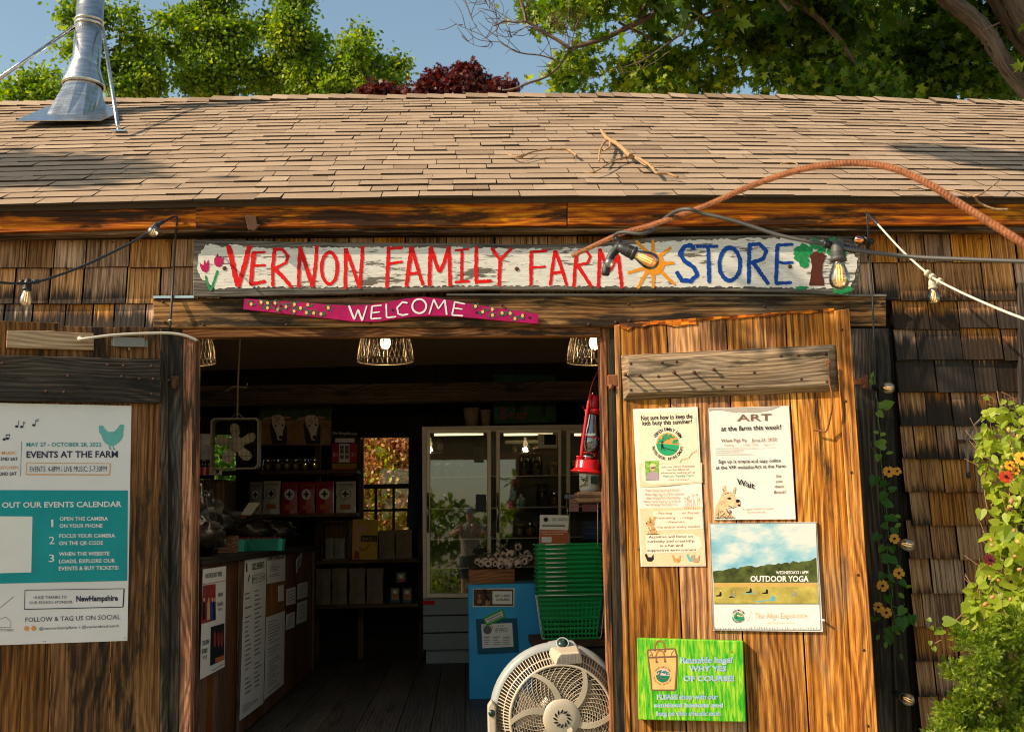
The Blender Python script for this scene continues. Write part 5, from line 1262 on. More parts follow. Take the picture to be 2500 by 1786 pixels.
for lb, cr in (('small paper note on the counter under the leaning card', [IC(872, 352), IC(952, 332), IC(952, 480), IC(870, 500)]), ('small paper note farthest along the counter front', [IC(972, 308), IC(1060, 286), IC(1058, 420), IC(970, 446)]), ('lower pale sheet below the nearer small note', [IC(872, 580), IC(946, 552), IC(944, 690), IC(866, 720)]), ('lower pale sheet below the farther small note', [IC(970, 476), IC(1056, 446), IC(1052, 630), IC(962, 668)]), ('tilted white card pinned at the counter corner', [IC(958, 92), IC(1012, 20), IC(998, 130), IC(958, 216)])):
    def bb_(mb, cr=cr):
        for k in range(4):
            t0 = .2 + k * .18; art_stroke(mb, CP, [(cr[0][0] + (cr[3][0] - cr[0][0]) * t0 + 3, cr[0][1] + (cr[3][1] - cr[0][1]) * t0), (cr[1][0] + (cr[2][0] - cr[1][0]) * t0 - 3, cr[1][1] + (cr[2][1] - cr[1][1]) * t0)], 1.2, 3, .0275)
    cpaper(lb, cr, bb_)
t = thing('notice_board', 'brown cork board strip between two notices on the counter', 'board', CP(*IC(770, 500), .0))
mb = MB(); mb.prism([CP(*IC(*p), .027) for p in ((690, 600), (860, 540), (862, 278), (698, 312))], (-.002, 0, 0)); mb.build('panel', wood('cork', (.10, .04, .01), (.2, .09, .03), (.28, .14, .05), knots=False), t)
mb = MB(); mb.prism([CP(*IC(*p), .030) for p in ((800, 468), (848, 452), (848, 312), (800, 326))], (-.002, 0, 0)); mb.build('card', M_white, t)

# ---- goods on the counter
M_plas = thin_glass('clear plastic bag', (.62, .60, .56), .0, .35)
M_produce = plain('bread crust', (.045, .028, .014), .6, var=.5, scale=30)
def blob_mesh(mb, c, r, sq=(1, 1, 1), seg=14, amp=.25, fr=9, mat=0):
    rings = []
    for i in range(seg + 1):
        th = math.pi * i / seg; row = []
        for k in range(seg * 2):
            ph = math.pi * k / seg
            d = Vector((math.sin(th) * math.cos(ph), math.sin(th) * math.sin(ph), math.cos(th)))
            q = 1 + amp * math.sin(d.x * fr + c[0] * 31) * math.sin(d.y * fr * 1.3 + 1) * math.cos(d.z * fr * .8 + c[1] * 17)
            row.append(mb.vert(Vector(c) + Vector((d.x * sq[0], d.y * sq[1], d.z * sq[2])) * r * q))
        rings.append(row)
    n = seg * 2
    for i in range(seg):
        for k in range(n):
            mb.f.append([rings[i][k], rings[i + 1][k], rings[i + 1][(k + 1) % n], rings[i][(k + 1) % n]]); mb.uv.append([(0, 0)] * 4); mb.m.append(mat); mb.r.append(.5); mb.sm.append(True)
for lb, (x, y), yd, r, sq in (('dark bagged bread loaf nearest the door post on the counter', IB(110, 1420), .7, .12, (1.0, 1.6, .8)), ('upright clear bag of greens behind the bread loaf', IB(110, 1270), 1.1, .11, (1.1, 1.1, 1.5)), ('crinkled clear bag beside the small wooden tray', IB(250, 1270), 1.5, .11, (1.3, 1.1, .9)), ('clear bag of sprouts above the green pint boxes', IB(640, 1370), 2.4, .10, (1.4, 1.2, .9)), ('shiny clear bag above the right green pint boxes', IB(830, 1370), 2.5, .10, (1.5, 1.2, .8))):
    c = at(x, y, yd); c.z = max(c.z, 1.036 + r * sq[2] * .9)
    t = thing('produce_bag', lb, 'bag', Vector((c.x, c.y, 1.036)), 'bagged goods on the counter')
    mb = MB(); blob_mesh(mb, c, r, sq, 14, .35, 8); mb.build('plastic_bag', M_plas, t)
    mb = MB(); blob_mesh(mb, c - Vector((0, 0, r * .1)), r * .75, sq, 10, .3, 5); mb.build('contents', M_produce, t)
def open_box(mb, c, sx, sy, sz, th, mat=0, taper=0.0):
    cx, cy, cz = c
    for sx_, sy_, w_, d_ in ((0, -1, sx, th), (0, 1, sx, th), (-1, 0, th, sy - 2 * th), (1, 0, th, sy - 2 * th)):
        mb.box((cx + sx_ * (sx / 2 - th / 2), cy + sy_ * (sy / 2 - th / 2), cz + sz / 2), (w_, d_, sz), mat, g=X_ if w_ > d_ else Y_)
    mb.box((cx, cy, cz + th / 2), (sx - 2 * th, sy - 2 * th, th), mat)
c = at(*IB(330, 1390), 1.7)
t = thing('wooden_tray', 'small pale wooden tray on the counter left of the green boxes', 'tray', (c.x, c.y, 1.036)); mb = MB(); open_box(mb, (c.x, c.y, 1.036), .17, .2, .10, .01); mb.build('tray', W_crate, t)
mb = MB(); blob_mesh(mb, (c.x, c.y, 1.1), .06, (1.1, 1.2, .7)); mb.build('produce', M_produce, t)
M_pint = plain('turquoise pint box', (.02, .30, .22), .6, var=.2, scale=8)
def pint(first=[None]):
    if first[0] is None:
        t = thing('pint_box', 'p', 'box', (0, 0, 0)); mb = MB(); a, b, h = .048, .055, .075
        for sg in ((0, -1), (0, 1), (-1, 0), (1, 0)):
            tx, ty = (1, 0) if sg[0] == 0 else (0, 1)
            mb.prism([(sg[0] * a - tx * a, sg[1] * a - ty * a, 0), (sg[0] * a + tx * a, sg[1] * a + ty * a, 0), (sg[0] * b + tx * b, sg[1] * b + ty * b, h), (sg[0] * b - tx * b, sg[1] * b - ty * b, h)], (-sg[0] * .002, -sg[1] * .002, 0))
        mb.box((0, 0, .002), (.09, .09, .003)); mb.build('carton', M_pint, t, local=True)
        mb = MB()
        for k in range(14): blob_mesh(mb, (random.uniform(-.032, .032), random.uniform(-.032, .032), .06 + random.uniform(-.01, .018)), .016, seg=5, amp=0)
        mb.build('berries', plain('dark berries', (.07, .02, .03), .35), t, local=True); first[0] = t; return t
    return dup(first[0])
xs = [490, 552, 606, 660, 714, 768, 822, 866]
for k, x in enumerate(xs):
    o = pint(); c = at(*IB(x, 1540), 2.15 if k else 2.0); o.location = (c.x, c.y, 1.036); o['group'] = 'green pint boxes on the counter'
    o['label'] = ['turquoise pint box at the left end of the counter row', 'second turquoise pint box from the left in the counter row', 'third turquoise pint box from the left in the counter row', 'fourth turquoise pint box from the left in the counter row', 'fourth turquoise pint box from the right in the counter row', 'third turquoise pint box from the right in the counter row', 'second turquoise pint box from the right in the counter row', 'turquoise pint box at the right end of the counter row'][k]
# cabinet and bottles behind the counter
c0, c1_ = at(*I2(-60, 612), 3.2), at(*I2(214, 412), 3.2)
t = thing('wooden_cabinet', 'dark brown cabinet behind the counter under the bottles', 'cabinet', ((c0.x + c1_.x) / 2, 3.4, 1.036))
mb = MB(); mb.prism([(c0.x, 3.2, 1.036), (c1_.x, 3.2, 1.036), (c1_.x, 3.2, c1_.z), (c0.x, 3.2, c1_.z)], (0, .4, 0)); mb.build('carcass', W_shelf, t, bevel=.004)
mb = MB()
for xx in (I2(138, 0)[0], I2(60, 0)[0]): a = at(xx, 1200, 3.2); mb.box((a.x, 3.19, (1.036 + c1_.z) / 2), (.05, .02, c1_.z - 1.05))
mb.build('stile', W_shelf, t)
M_bottle = plain('dark bottle glass', (.02, .008, .006), .12)
for k, x in enumerate((92, 106, 120, 134, 147)):
    c = at(*I2(x, 412), 3.35)
    mb = MB(); mb.lathe([(.0001, 0), (.028, .002), (.028, .12), (.022, .145), (.011, .165), (.011, .2), (.013, .2), (.013, .215), (.0001, .216)], c, None, 14)
    t = thing('bottle', ['dark bottle at the left end of the cabinet row', 'second dark bottle from the left on the cabinet', 'middle dark bottle of five on the cabinet', 'fourth dark bottle from the left on the cabinet', 'dark bottle at the right end beside the fan'][k], 'bottle', c, 'bottles on the cabinet')
    mb.build('glass', M_bottle, t)
    mb = MB(); mb.lathe([(.0285, .03), (.0287, .031), (.0287, .09), (.0285, .091)], c, None, 14); mb.build('paper_label', P_red if k % 2 else M_whitec, t)
t = thing('blue_board', 'tall narrow bright blue board leaning beside the door post', 'board', at(*I2(66, 372), 1.9)); mb = MB(); board(mb, YP(1.9), [I2(58, 372), I2(80, 372), I2(93, 112), I2(71, 112)], .02, Z_); mb.build('board', plain('bright blue paint', (.02, .34, .52), .5), t)
a = at(*I2(114, 320), 3.3); hgt = at(*I2(114, 198), 3.3).z - a.z
t = thing('paper_roll', 'white paper towel roll standing on the bottles row', 'paper roll', a); mb = MB(); mb.lathe([(.02, 0), (.078, 0), (.078, hgt), (.02, hgt)], a, None, 24); mb.build('roll', M_white, t); mb = MB(); mb.lathe([(.02, -.01), (.02, hgt + .004), (.0001, hgt + .004)], a, None, 12); mb.build('core', M_whitec, t)
t = thing('price_card', 'small white card with a dark picture under the box fan', 'card', at(*IB(292, 815), 3.15)); mb = MB(); board(mb, YP(3.15), [IB(250, 815), IB(332, 815), IB(332, 735), IB(250, 735)], .004, Z_); mb.build('card', M_white, t); mb = MB(); art_poly(mb, YP(3.15), [IB(*p) for p in ell(290, 772, 14, 24, 10, .2)], 0, .001); mb.build('printing', I_black, t)
mb = MB()
for x in (252, 330): mb.tube([at(*IB(x, 812), 3.152), Vector((at(*IB(x, 812), 3.152).x, 3.152, 1.036))], .003, 5)
mb.build('leg', M_rustd, t)
# box fan on a rope
YF = 2.9; FPn = YP(YF)
bf = thing('box_fan', 'square box fan with five pale blades hanging from a rope', 'fan', at(*IB(460, 745), YF))
c = at(*IB(455, 495), YF); s_ = mpp(YF) * .24631
hw, hh = 236 * s_, 252 * s_
mb = MB(); rr = .02
corn = [(-hw + rr, -hh), (hw - rr, -hh), (hw, -hh + rr), (hw, hh - rr), (hw - rr, hh), (-hw + rr, hh), (-hw, hh - rr), (-hw, -hh + rr)]
P = [c + Vector((x, 0, z)) for x, z in corn]
for a, b in zip(P, P[1:] + P[:1]): mb.bar(a + Vector((0, .05, 0)), b + Vector((0, .05, 0)), .012, .11, up=Y_) if False else mb.prism([a, b, b + (c - b).normalized() * .014, a + (c - a).normalized() * .014], (0, .11, 0))
mb.build('housing', plain('beige fan plastic', (.30, .25, .19), .5), bf)
mb = MB()
for k in range(34):
    x = -hw + .02 + (2 * hw - .04) * k / 33; mb.tube([c + Vector((x, .004, -hh + .01)), c + Vector((x, .004, hh - .01))], .0011, 4)
for z in (-.5, 0, .5): mb.tube([c + Vector((-hw, .004, z * hh)), c + Vector((hw, .004, z * hh))], .0014, 4)
o = mb.build('wire_grille', plain('dark grille wire', (.07, .06, .05), .5, .5), bf)
mb = MB()
for k in range(5):
    a = R(98 + 72 * k); d = Vector((math.cos(a), 0, math.sin(a))); q = Vector((-math.sin(a), 0, math.cos(a)))
    pts = [(.05, -.025), (.10, -.055), (.17, -.058), (.205, -.03), (.212, .0), (.20, .03), (.15, .045), (.10, .035), (.05, .022)]
    mb.prism([c + d * u * (hw / .24) + q * v * (hw / .24) + Vector((0, .06 + v * .3, 0)) for u, v in pts], (0, .004, 0))
mb.lathe([(.0001, -.0), (.05, .004), (.058, .02), (.058, .05)], c + Vector((0, .035, 0)), Matrix.Rotation(-R(90), 3, 'X'), 24)
mb.build('fan_blades', plain('cream fan plastic', (.72, .62, .48), .45), bf)
mb = MB(); p = c + Vector((.01, .04, hh)); mb.tube([p, p + Vector((0, 0, .24)), p + Vector((.02, 0, .9))], .007, 7); mb.tube([p + Vector((-.09, 0, .2)), p + Vector((-.03, 0, .235)), p + Vector((.06, 0, .225)), p + Vector((.07, 0, .26))], .005, 6); mb.tube([p + Vector((-.05, 0, 0)), p + Vector((0, 0, .04)), p + Vector((.05, 0, 0))], .004, 6)
mb.build('rope', plain('hemp rope', (.32, .24, .15), .9), bf)

# ---- cow painting
YQ = 4.9; QP = YP(YQ)
pt = thing('cow_painting', 'painting of two white faced cows above the jar shelf', 'painting', at(*I2(550, 245), YQ))
mb = MB(); board(mb, QP, [I2(376, 246), I2(722, 248), I2(726, 64), I2(382, 54)], .03, X_); mb.build('canvas', pm('painted pasture', (.28, .15, .06), .6, var=.4, scale=8), pt)
mb = MB()
art_poly(mb, QP, [I2(*p) for p in ((382, 56), (725, 66), (724, 130), (600, 120), (480, 132), (379, 128))], 0, .001)
for cx, s_ in ((468, 1), (630, 1)):
    q = lambda pts: [I2(cx + x * s_, y) for x, y in pts]
    art_poly(mb, QP, q([(-40, 150), (-20, 120), (20, 118), (45, 160), (42, 244), (-26, 244)]), 1, .002)
    art_poly(mb, QP, q([(-30, 110), (-10, 103), (15, 104), (32, 115), (34, 150), (24, 190), (26, 212), (16, 226), (0, 222), (-8, 190), (-26, 150)]), 2, .003)
    art_poly(mb, QP, q([(-74, 128), (-62, 116), (-28, 112), (-26, 122), (-50, 128)]), 3, .0034); art_poly(mb, QP, q([(30, 108), (60, 112), (72, 120), (40, 122)]), 3, .0034)
    art_poly(mb, QP, q(ell(16, 210, 11, 10, 10)), 1, .004); art_poly(mb, QP, q(ell(-10, 155, 5, 5, 8)), 1, .004); art_poly(mb, QP, q(ell(22, 152, 5, 5, 8)), 1, .004)
    for k in range(16): art_poly(mb, QP, q(ell(random.uniform(-20, 25), random.uniform(110, 150), 4, 5, 6, .3)), 3, .0036)
mb.build('painted_image', [pm('painted hedge', (.04, .06, .03), .6, var=.6, scale=12), I_black, pm('painted cow face', (.62, .52, .42), .6, var=.2), pm('painted ear pink', (.40, .22, .15), .6)], pt)

# ---- shelving on the back wall with its goods
YS = 5.0; SP = YP(YS)
sv = thing('shelf_unit', 'dark wooden shelf unit along the back wall', 'shelf', at(*I2(740, 1180), YS + .2))
sv.location.z = 0
def shelf(xa, xb, y):
    a, b = at(*I2(xa, y), YS), at(*I2(xb, y), YS); mb = MB(); mb.box(((a.x + b.x) / 2, YS + .2, a.z - .015), (b.x - a.x, .42, .03), g=X_); mb.build('shelf_board', W_shelf, sv, bevel=.003); return a.z
zs1 = shelf(380, 850, 372); zs2 = shelf(255, 850, 582); zs3 = shelf(630, 1150, 803); zs4 = shelf(630, 1150, 1018)
for x in (630, 848, 1146):
    a = at(*I2(x, 1018), YS); zt_ = zs1 if x < 850 else zs3
    mb = MB(); mb.box((a.x, YS + .38, zt_ / 2 + .15), (.05, .05, zt_ + .3)); mb.build('upright', W_shelf, sv)
M_jar = thin_glass('jar glass', (.9, .88, .8), .1)
M_hon = plain('mustard yellow preserve', (.34, .22, .02), .35)
def jar(r=.034, h=.09, m_=None, lm=None):
    t = thing('glass_jar', 'j', 'jar', (0, 0, 0)); mb = MB(); mb.lathe([(.0001, 0), (r, .002), (r, h * .72), (r * .82, h * .85), (r * .82, h * .92)], seg=14); mb.build('glass', M_jar, t, local=True)
    mb = MB(); mb.lathe([(.0001, .003), (r * .93, .004), (r * .93, h * .66), (.0001, h * .66)], seg=14); mb.build('contents', m_ or M_hon, t, local=True)
    mb = MB(); mb.lathe([(r * .86, h * .86), (r * .88, h), (r * .84, h * 1.03), (.0001, h * 1.03)], seg=14); mb.build('lid', lm or M_galv, t, local=True); return t
j0 = jar(.043, .105)
nm = ['at the left end', 'second from the left', 'third from the left', 'third from the right', 'second from the right', 'at the right end']
for k, x in enumerate((419, 469, 511, 554, 597, 645)):
    o = j0 if k == 0 else dup(j0); a = at(*I2(x, 372), YS + .06); o.location = (a.x, YS + .06, zs1); o['label'] = 'small yellow jar ' + nm[k] + ' of the jar shelf'; o['group'] = 'yellow jars on the shelf'
# bags of coffee
M_bagw = plain('white coffee bag', (.58, .53, .47), .45, var=.12, scale=14, bump=.4); M_bagr = plain('red coffee bag', (.38, .02, .03), .4, var=.15, scale=14, bump=.4); M_bagg = plain('grey coffee bag', (.25, .24, .22), .45, var=.12, scale=14, bump=.4); M_bagk = plain('brown paper bag', (.20, .14, .09), .7, var=.2, scale=14, bump=.5)
def goods_bag(name, label, cat, x0, x1, y0, y1, y, zf, mat, group, ptype=0):
    a, b = at(*I2(x0, y1), y), at(*I2(x1, y0), y); w_ = b.x - a.x; h = b.z - zf; cx = (a.x + b.x) / 2; d = .09
    t = thing(name, label, cat, (cx, y + d / 2, zf), group); n = 8; mb = MB(); sec = []
    for i in range(n + 1):
        u = i / n; dep = d * (1 - max(0, u - .72) / .28 * .92); ww = w_ * (1 - .05 * math.sin(u * math.pi) + (.02 if u > .9 else 0))
        z = zf + h * u; j = lambda: random.uniform(-.003, .003)
        yc = y + d / 2
        sec.append([Vector((cx - ww / 2 + j(), yc - dep / 2 * .6, z)), Vector((cx + j() * 2, yc - dep / 2 + j(), z)), Vector((cx + ww / 2 + j(), yc - dep / 2 * .6, z)), Vector((cx + ww / 2, yc + dep / 2 * .6, z)), Vector((cx, yc + dep / 2, z)), Vector((cx - ww / 2, yc + dep / 2 * .6, z))])
    for i in range(n):
        for k in range(6):
            k2 = (k + 1) % 6; mb.face([sec[i][k], sec[i][k2], sec[i + 1][k2], sec[i + 1][k]], smooth=False)
    mb.face(sec[n]); mb.face(sec[0][::-1]); mb.build('bag', mat, t)
    if ptype:
        PL = YP(y - .002); mb = MB(); mx = (x0 + x1) / 2; sx = (x1 - x0) / 85.
        art_poly(mb, PL, [I2(*p) for p in ell(mx, y0 + 62, 26 * sx, 26, 20)], 1 if ptype == 2 else 0, .004); art_poly(mb, PL, [I2(*p) for p in ell(mx, y0 + 62, 23 * sx, 23, 20)], 1 if ptype == 2 else 2, .005)
        for px_, py_, rx, ry in ((0, 62, 18, 5), (0, 62, 6, 18)): art_poly(mb, PL, [I2(*p) for p in ell(mx + px_, y0 + py_, rx * sx, ry, 10)], 0, .006)
        art_rect(mb, PL, I2(mx - 22 * sx, 0)[0], I2(0, y0 + 112)[1], I2(mx + 22 * sx, 0)[0], I2(0, y0 + 136)[1], 3, .004)
        (xa, ya), (xb, yb) = I2(mx - 32 * sx, y0 + 22), I2(mx + 32 * sx, y0 + 22); art_text(mb, PL, 'LOCAL COFFEE' if False else 'COFFEE', xa, ya, xb, yb, 5, 3 if ptype == 2 else 0, .004)
        mb.build('printing', [I_black, M_white, M_bagw, I_rust], t)
    return t
GC = 'coffee bags on the back shelf'
goods_bag('coffee_bag', 'grey coffee bag at the far left of the coffee shelf', 'bag', 328, 392, 424, 580, YS + .12, zs2, M_bagg, GC, 1)
goods_bag('coffee_bag', 'white coffee bag left of the three red bags', 'bag', 395, 478, 418, 582, YS + .08, zs2, M_bagw, GC, 1)
goods_bag('coffee_bag', 'red coffee bag next to the left white bag', 'bag', 484, 564, 422, 582, YS + .08, zs2, M_bagr, GC, 2)
goods_bag('coffee_bag', 'middle one of the three red coffee bags', 'bag', 568, 642, 422, 582, YS + .1, zs2, M_bagr, GC, 2)
goods_bag('coffee_bag', 'red coffee bag next to the right white bag', 'bag', 650, 735, 420, 582, YS + .08, zs2, M_bagr, GC, 2)
goods_bag('coffee_bag', 'white coffee bag at the right end under the red placard', 'bag', 746, 840, 420, 584, YS + .08, zs2, M_bagw, GC, 1)
GB = 'brown paper bags on the lower shelves'
goods_bag('paper_bag', 'brown paper bag at the left end of the bottom shelf', 'bag', 650, 722, 840, 1010, YS + .1, zs4, M_bagk, GB)
goods_bag('paper_bag', 'second brown paper bag from the left on the bottom shelf', 'bag', 726, 800, 838, 1010, YS + .08, zs4, M_bagk, GB)
goods_bag('paper_bag', 'third brown paper bag from the left on the bottom shelf', 'bag', 810, 886, 838, 1012, YS + .08, zs4, M_bagk, GB)
goods_bag('paper_bag', 'brown paper bag at the right end of the bottom shelf row', 'bag', 893, 974, 838, 1012, YS + .08, zs4, M_bagk, GB)
goods_bag('paper_bag', 'dim paper bag right of the yellow picture', 'bag', 952, 1030, 655, 778, YS + .1, zs3, M_bagk, GB)
goods_bag('paper_bag', 'dim paper bag at the right end below the window', 'bag', 1034, 1112, 652, 778, YS + .1, zs3, M_bagk, GB)
goods_bag('snack_pouch', 'left silvery pouch in the small wooden crate', 'pouch', 695, 735, 694, 775, YS + .1, zs3, M_bagg, 'pouches in the crate')
goods_bag('snack_pouch', 'right silvery pouch in the small wooden crate', 'pouch', 738, 790, 694, 775, YS + .1, zs3, M_bagg, 'pouches in the crate')
a, b = at(*I2(680, 790), YS + .02), at(*I2(812, 612), YS + .02)
t = thing('wooden_crate', 'upright wooden crate holding pouches on the third shelf', 'crate', ((a.x + b.x) / 2, YS + .12, zs3)); mb = MB(); th = .014
mb.box(((a.x + b.x) / 2, YS + .2, (a.z + b.z) / 2), (b.x - a.x, .01, b.z - zs3))
for xx in (a.x, b.x): mb.box((xx, YS + .11, (zs3 + b.z) / 2), (th, .17, b.z - zs3))
for zz in (zs3 + th / 2, b.z): mb.box(((a.x + b.x) / 2, YS + .11, zz), (b.x - a.x + th, .17, th), g=X_)
mb.build('crate_boards', W_shelf, t)
for lb, x, y in (('left small picture tin on the bottom shelf', (1008, 1054), (930, 1006)), ('right small picture tin on the bottom shelf', (1066, 1112), (932, 1006)), ('small picture tin stacked on top of two others', (1036, 1084), (856, 908))):
    zf = zs4 if y[1] > 1000 else at(*I2(0, 928), YS + .08).z
    a, b = at(*I2(x[0], y[1]), YS + .08), at(*I2(x[1], y[0]), YS + .08)
    t = thing('tea_tin', lb, 'tin', ((a.x + b.x) / 2, YS + .12, zf), 'picture tins on the bottom shelf')
    mb = MB(); mb.prism([(a.x, YS + .08, zf), (b.x, YS + .08, zf), (b.x, YS + .08, b.z), (a.x, YS + .08, b.z)], (0, .1, 0)); mb.build('tin', pm('navy tin', (.03, .06, .10), .35), t, bevel=.003)
    mb = MB(); PL = YP(YS + .079); xm = (x[0] + x[1]) / 2; art_rect(mb, PL, I2(x[0] + 6, 0)[0], I2(0, y[0] + 8)[1], I2(x[1] - 6, 0)[0], I2(0, y[1] - 16)[1], 0, .0005); art_poly(mb, PL, [I2(*p) for p in ell(xm, y[0] + 22, 9, 9, 14)], 1, .001); art_poly(mb, PL, [I2(*p) for p in ell(xm, y[0] + 40, 12, 10, 12, .2)], 2, .0012); mb.build('printing', [pm('tin picture ochre', (.40, .26, .10), .5, var=.4, scale=60), M_white, I_rust], t)
# law placard and yellow picture
LPn = YP(5.3)
t = thing('age_placard', 'red tobacco age placard headed New Hampshire Law beside the window', 'placard', LPn(*I2(795, 395)))
mb = MB(); board(mb, LPn, [IW(214, 376 + 250), IW(416, 376 + 250), IW(416, 300), IW(214, 270)], .006, Z_); mb.build('panel', I_black, t)
mb = MB()
for r_, m_, o_ in (((220, 384, 414, 526), 1, .001), ((274, 384, 354, 524), 0, .002), ((244, 342, 392, 374), 0, .0015), ((220, 534, 408, 570), 2, .0015), ((234, 568, 386, 626), 3, .002)): art_rect(mb, LPn, *IW(r_[0], r_[1]), *IW(r_[2], r_[3]), m_, o_)
for x in (282, 320):
    for y in (396, 428, 468): art_rect(mb, LPn, *IW(x, y), *IW(x + 28, y + 30), 4, .0026)
for s_, x0, y0, x1, y1, h, m_ in (('New Hampshire Law', 226, 310, 410, 316, 22, 0), ('21', 228, 476, 262, 476, 24, 0), ('21', 366, 476, 398, 476, 24, 0)):
    (xa, ya), (xb, yb) = IW(x0, y0), IW(x1, y1); art_text(mb, LPn, s_, xa, ya, xb, yb, h * .32, m_, .0028)
for y in (584, 598, 610): art_stroke(mb, LPn, [IW(242, y), IW(378, y)], 1.2, 0, .003)
mb.build('printing', [M_white, pm('placard red', (.48, .01, .03), .5), pm('placard yellow', (.42, .26, .02), .5), pm('placard orange red', (.62, .05, .02), .5), I_gray], t)
YPn = YP(YS - .02)
t = thing('animal_picture', 'yellow picture of a long necked pink animal on the third shelf', 'picture', YPn(*I2(888, 800)))
mb = MB(); board(mb, YPn, [I2(824, 796), I2(946, 796), I2(950, 604), I2(828, 604)], .02, Z_); mb.build('panel', pm('ochre yellow paint', (.50, .29, .02), .5, var=.15), t)
mb = MB()
art_poly(mb, YPn, [I2(*p) for p in ((832, 794), (842, 740), (850, 720), (862, 794))], 0, .001)
art_stroke(mb, YPn, [IW(410, 1200), IW(416, 1140), IW(404, 1090), IW(418, 1044), IW(444, 1024)], 10, 1, .0012, .1); art_poly(mb, YPn, [IW(*p) for p in ((418, 1050), (420, 1014), (444, 998), (470, 1012), (486, 1028), (482, 1042), (462, 1050), (440, 1054))], 1, .0016)
art_stroke(mb, YPn, [IW(428, 1172), IW(456, 1196), IW(488, 1182), IW(500, 1148)], 3, 0, .0014); art_rect(mb, YPn, *IW(440, 1080), *IW(566, 1128), 2, .0014)
(xa, ya), (xb, yb) = IW(448, 1118), IW(552, 1118); art_text(mb, YPn, 'SNACK S', xa, ya, xb, yb, 8, 3, .002); art_poly(mb, YPn, [IW(*p) for p in ell(456, 1022, 3, 3, 8)], 2, .002)
mb.build('painted_image', [pm('picture brick', (.34, .05, .02), .6), pm('picture pink', (.60, .26, .18), .6), I_black, pm('picture letters', (.45, .30, .10), .6)], t)
t = thing('leaning_card', 'tilted white card standing near the coffee shelf left end', 'card', at(*IB(600, 1200), 3.6)); mb = MB(); board(mb, YP(3.6), [IB(515, 1205), IB(620, 1205), IB(712, 1080), IB(600, 1078)], .003, Z_); mb.build('card', M_whitec, t); mb = MB(); board(mb, YP(3.6), [IB(460, 1230), IB(580, 1250), IB(575, 1205), IB(465, 1200)], .02, Z_); mb.build('stand', W_crate, t)
t = thing('hanging_shirts', 'dark clothing hanging between the window and the fridge', 'clothing', at(*I2(1120, 640), 5.2))
mb = MB()
for k in range(5):
    x0 = 1085 + k * 14; mb.prism([at(*I2(x0, 640 - k * 10), 5.15 + .05 * k), at(*I2(x0 + 40, 650 - k * 6), 5.2 + .05 * k), at(*I2(x0 + 50, 330 - k * 26), 5.2 + .05 * k), at(*I2(x0 + 18, 345 - k * 28), 5.15 + .05 * k)], (0, .015, 0))
mb.build('cloth', plain('navy cloth', (.03, .04, .07), .9, var=.5, scale=12), t)

# ---- three-door fridge
YG = 4.75; GP = YP(YG)
fg = thing('glass_door_fridge', 'tall three door glass fronted fridge at the back of the store', 'fridge', at(*I3(470, 1235), YG + .3)); fg.location.z = 0
fx0, fx1 = at(*I3(62, 600), YG).x, at(*I3(1085, 600), YG).x; fzt, fzb = at(*I3(400, 154), YG).z, at(*I3(150, 1232), YG).z; fzg = at(*I3(150, 982), YG).z
M_fr = plain('greige fridge enamel', (.68, .57, .44), .4, .1); M_frd = plain('dark fridge liner', (.16, .15, .11), .5); M_alu = plain('fridge door frame aluminium', (.72, .60, .45), .35, .15)
mb = MB(); dY = .7; tk = .05
mb.prism([(fx0, YG + .02, fzg), (fx0 + tk, YG + .02, fzg), (fx0 + tk, YG + .02, fzt), (fx0, YG + .02, fzt)], (0, dY, 0)); mb.prism([(fx1 - tk, YG + .02, fzg), (fx1, YG + .02, fzg), (fx1, YG + .02, fzt), (fx1 - tk, YG + .02, fzt)], (0, dY, 0))
mb.prism([(fx0 + tk, YG + .02, fzt - .05), (fx1 - tk, YG + .02, fzt - .05), (fx1 - tk, YG + .02, fzt), (fx0 + tk, YG + .02, fzt)], (0, dY, 0)); mb.prism([(fx0 + tk, YG + .02, fzg), (fx1 - tk, YG + .02, fzg), (fx1 - tk, YG + .02, fzg + .04), (fx0 + tk, YG + .02, fzg + .04)], (0, dY, 0))
mb.build('cabinet', M_fr, fg)
mb = MB(); mb.prism([(fx0 + tk, YG + dY, fzg + .04), (fx1 - tk, YG + dY, fzg + .04), (fx1 - tk, YG + dY, fzt - .05), (fx0 + tk, YG + dY, fzt - .05)], (0, .015, 0)); mb.build('liner', M_frd, fg)
mb = MB(); z = fzb
for k in range(3):
    z2 = fzb + (fzg - fzb) * (k + 1) / 3; mb.prism([(fx0, YG + .01, z + .006), (fx1, YG + .01, z + .006), (fx1, YG + .0, z2 - .006), (fx0, YG + .0, z2 - .006)], (0, .5, 0)); z = z2
mb.prism([(fx0 + .02, YG + .06, .0), (fx1 - .02, YG + .06, .0), (fx1 - .02, YG + .06, fzb), (fx0 + .02, YG + .06, fzb)], (0, .5, 0)); mb.build('base_grille', plain('blue grey fridge grille', (.30, .34, .36), .45), fg)
mb = MB(); art_rect(mb, YP(YG - .012), *I3(65, 993), *I3(120, 1012), 0, 0); mb.build('sticker', P_red, fg)
M_fglass = thin_glass('fridge glass', (.86, .87, .80), .10, .015)
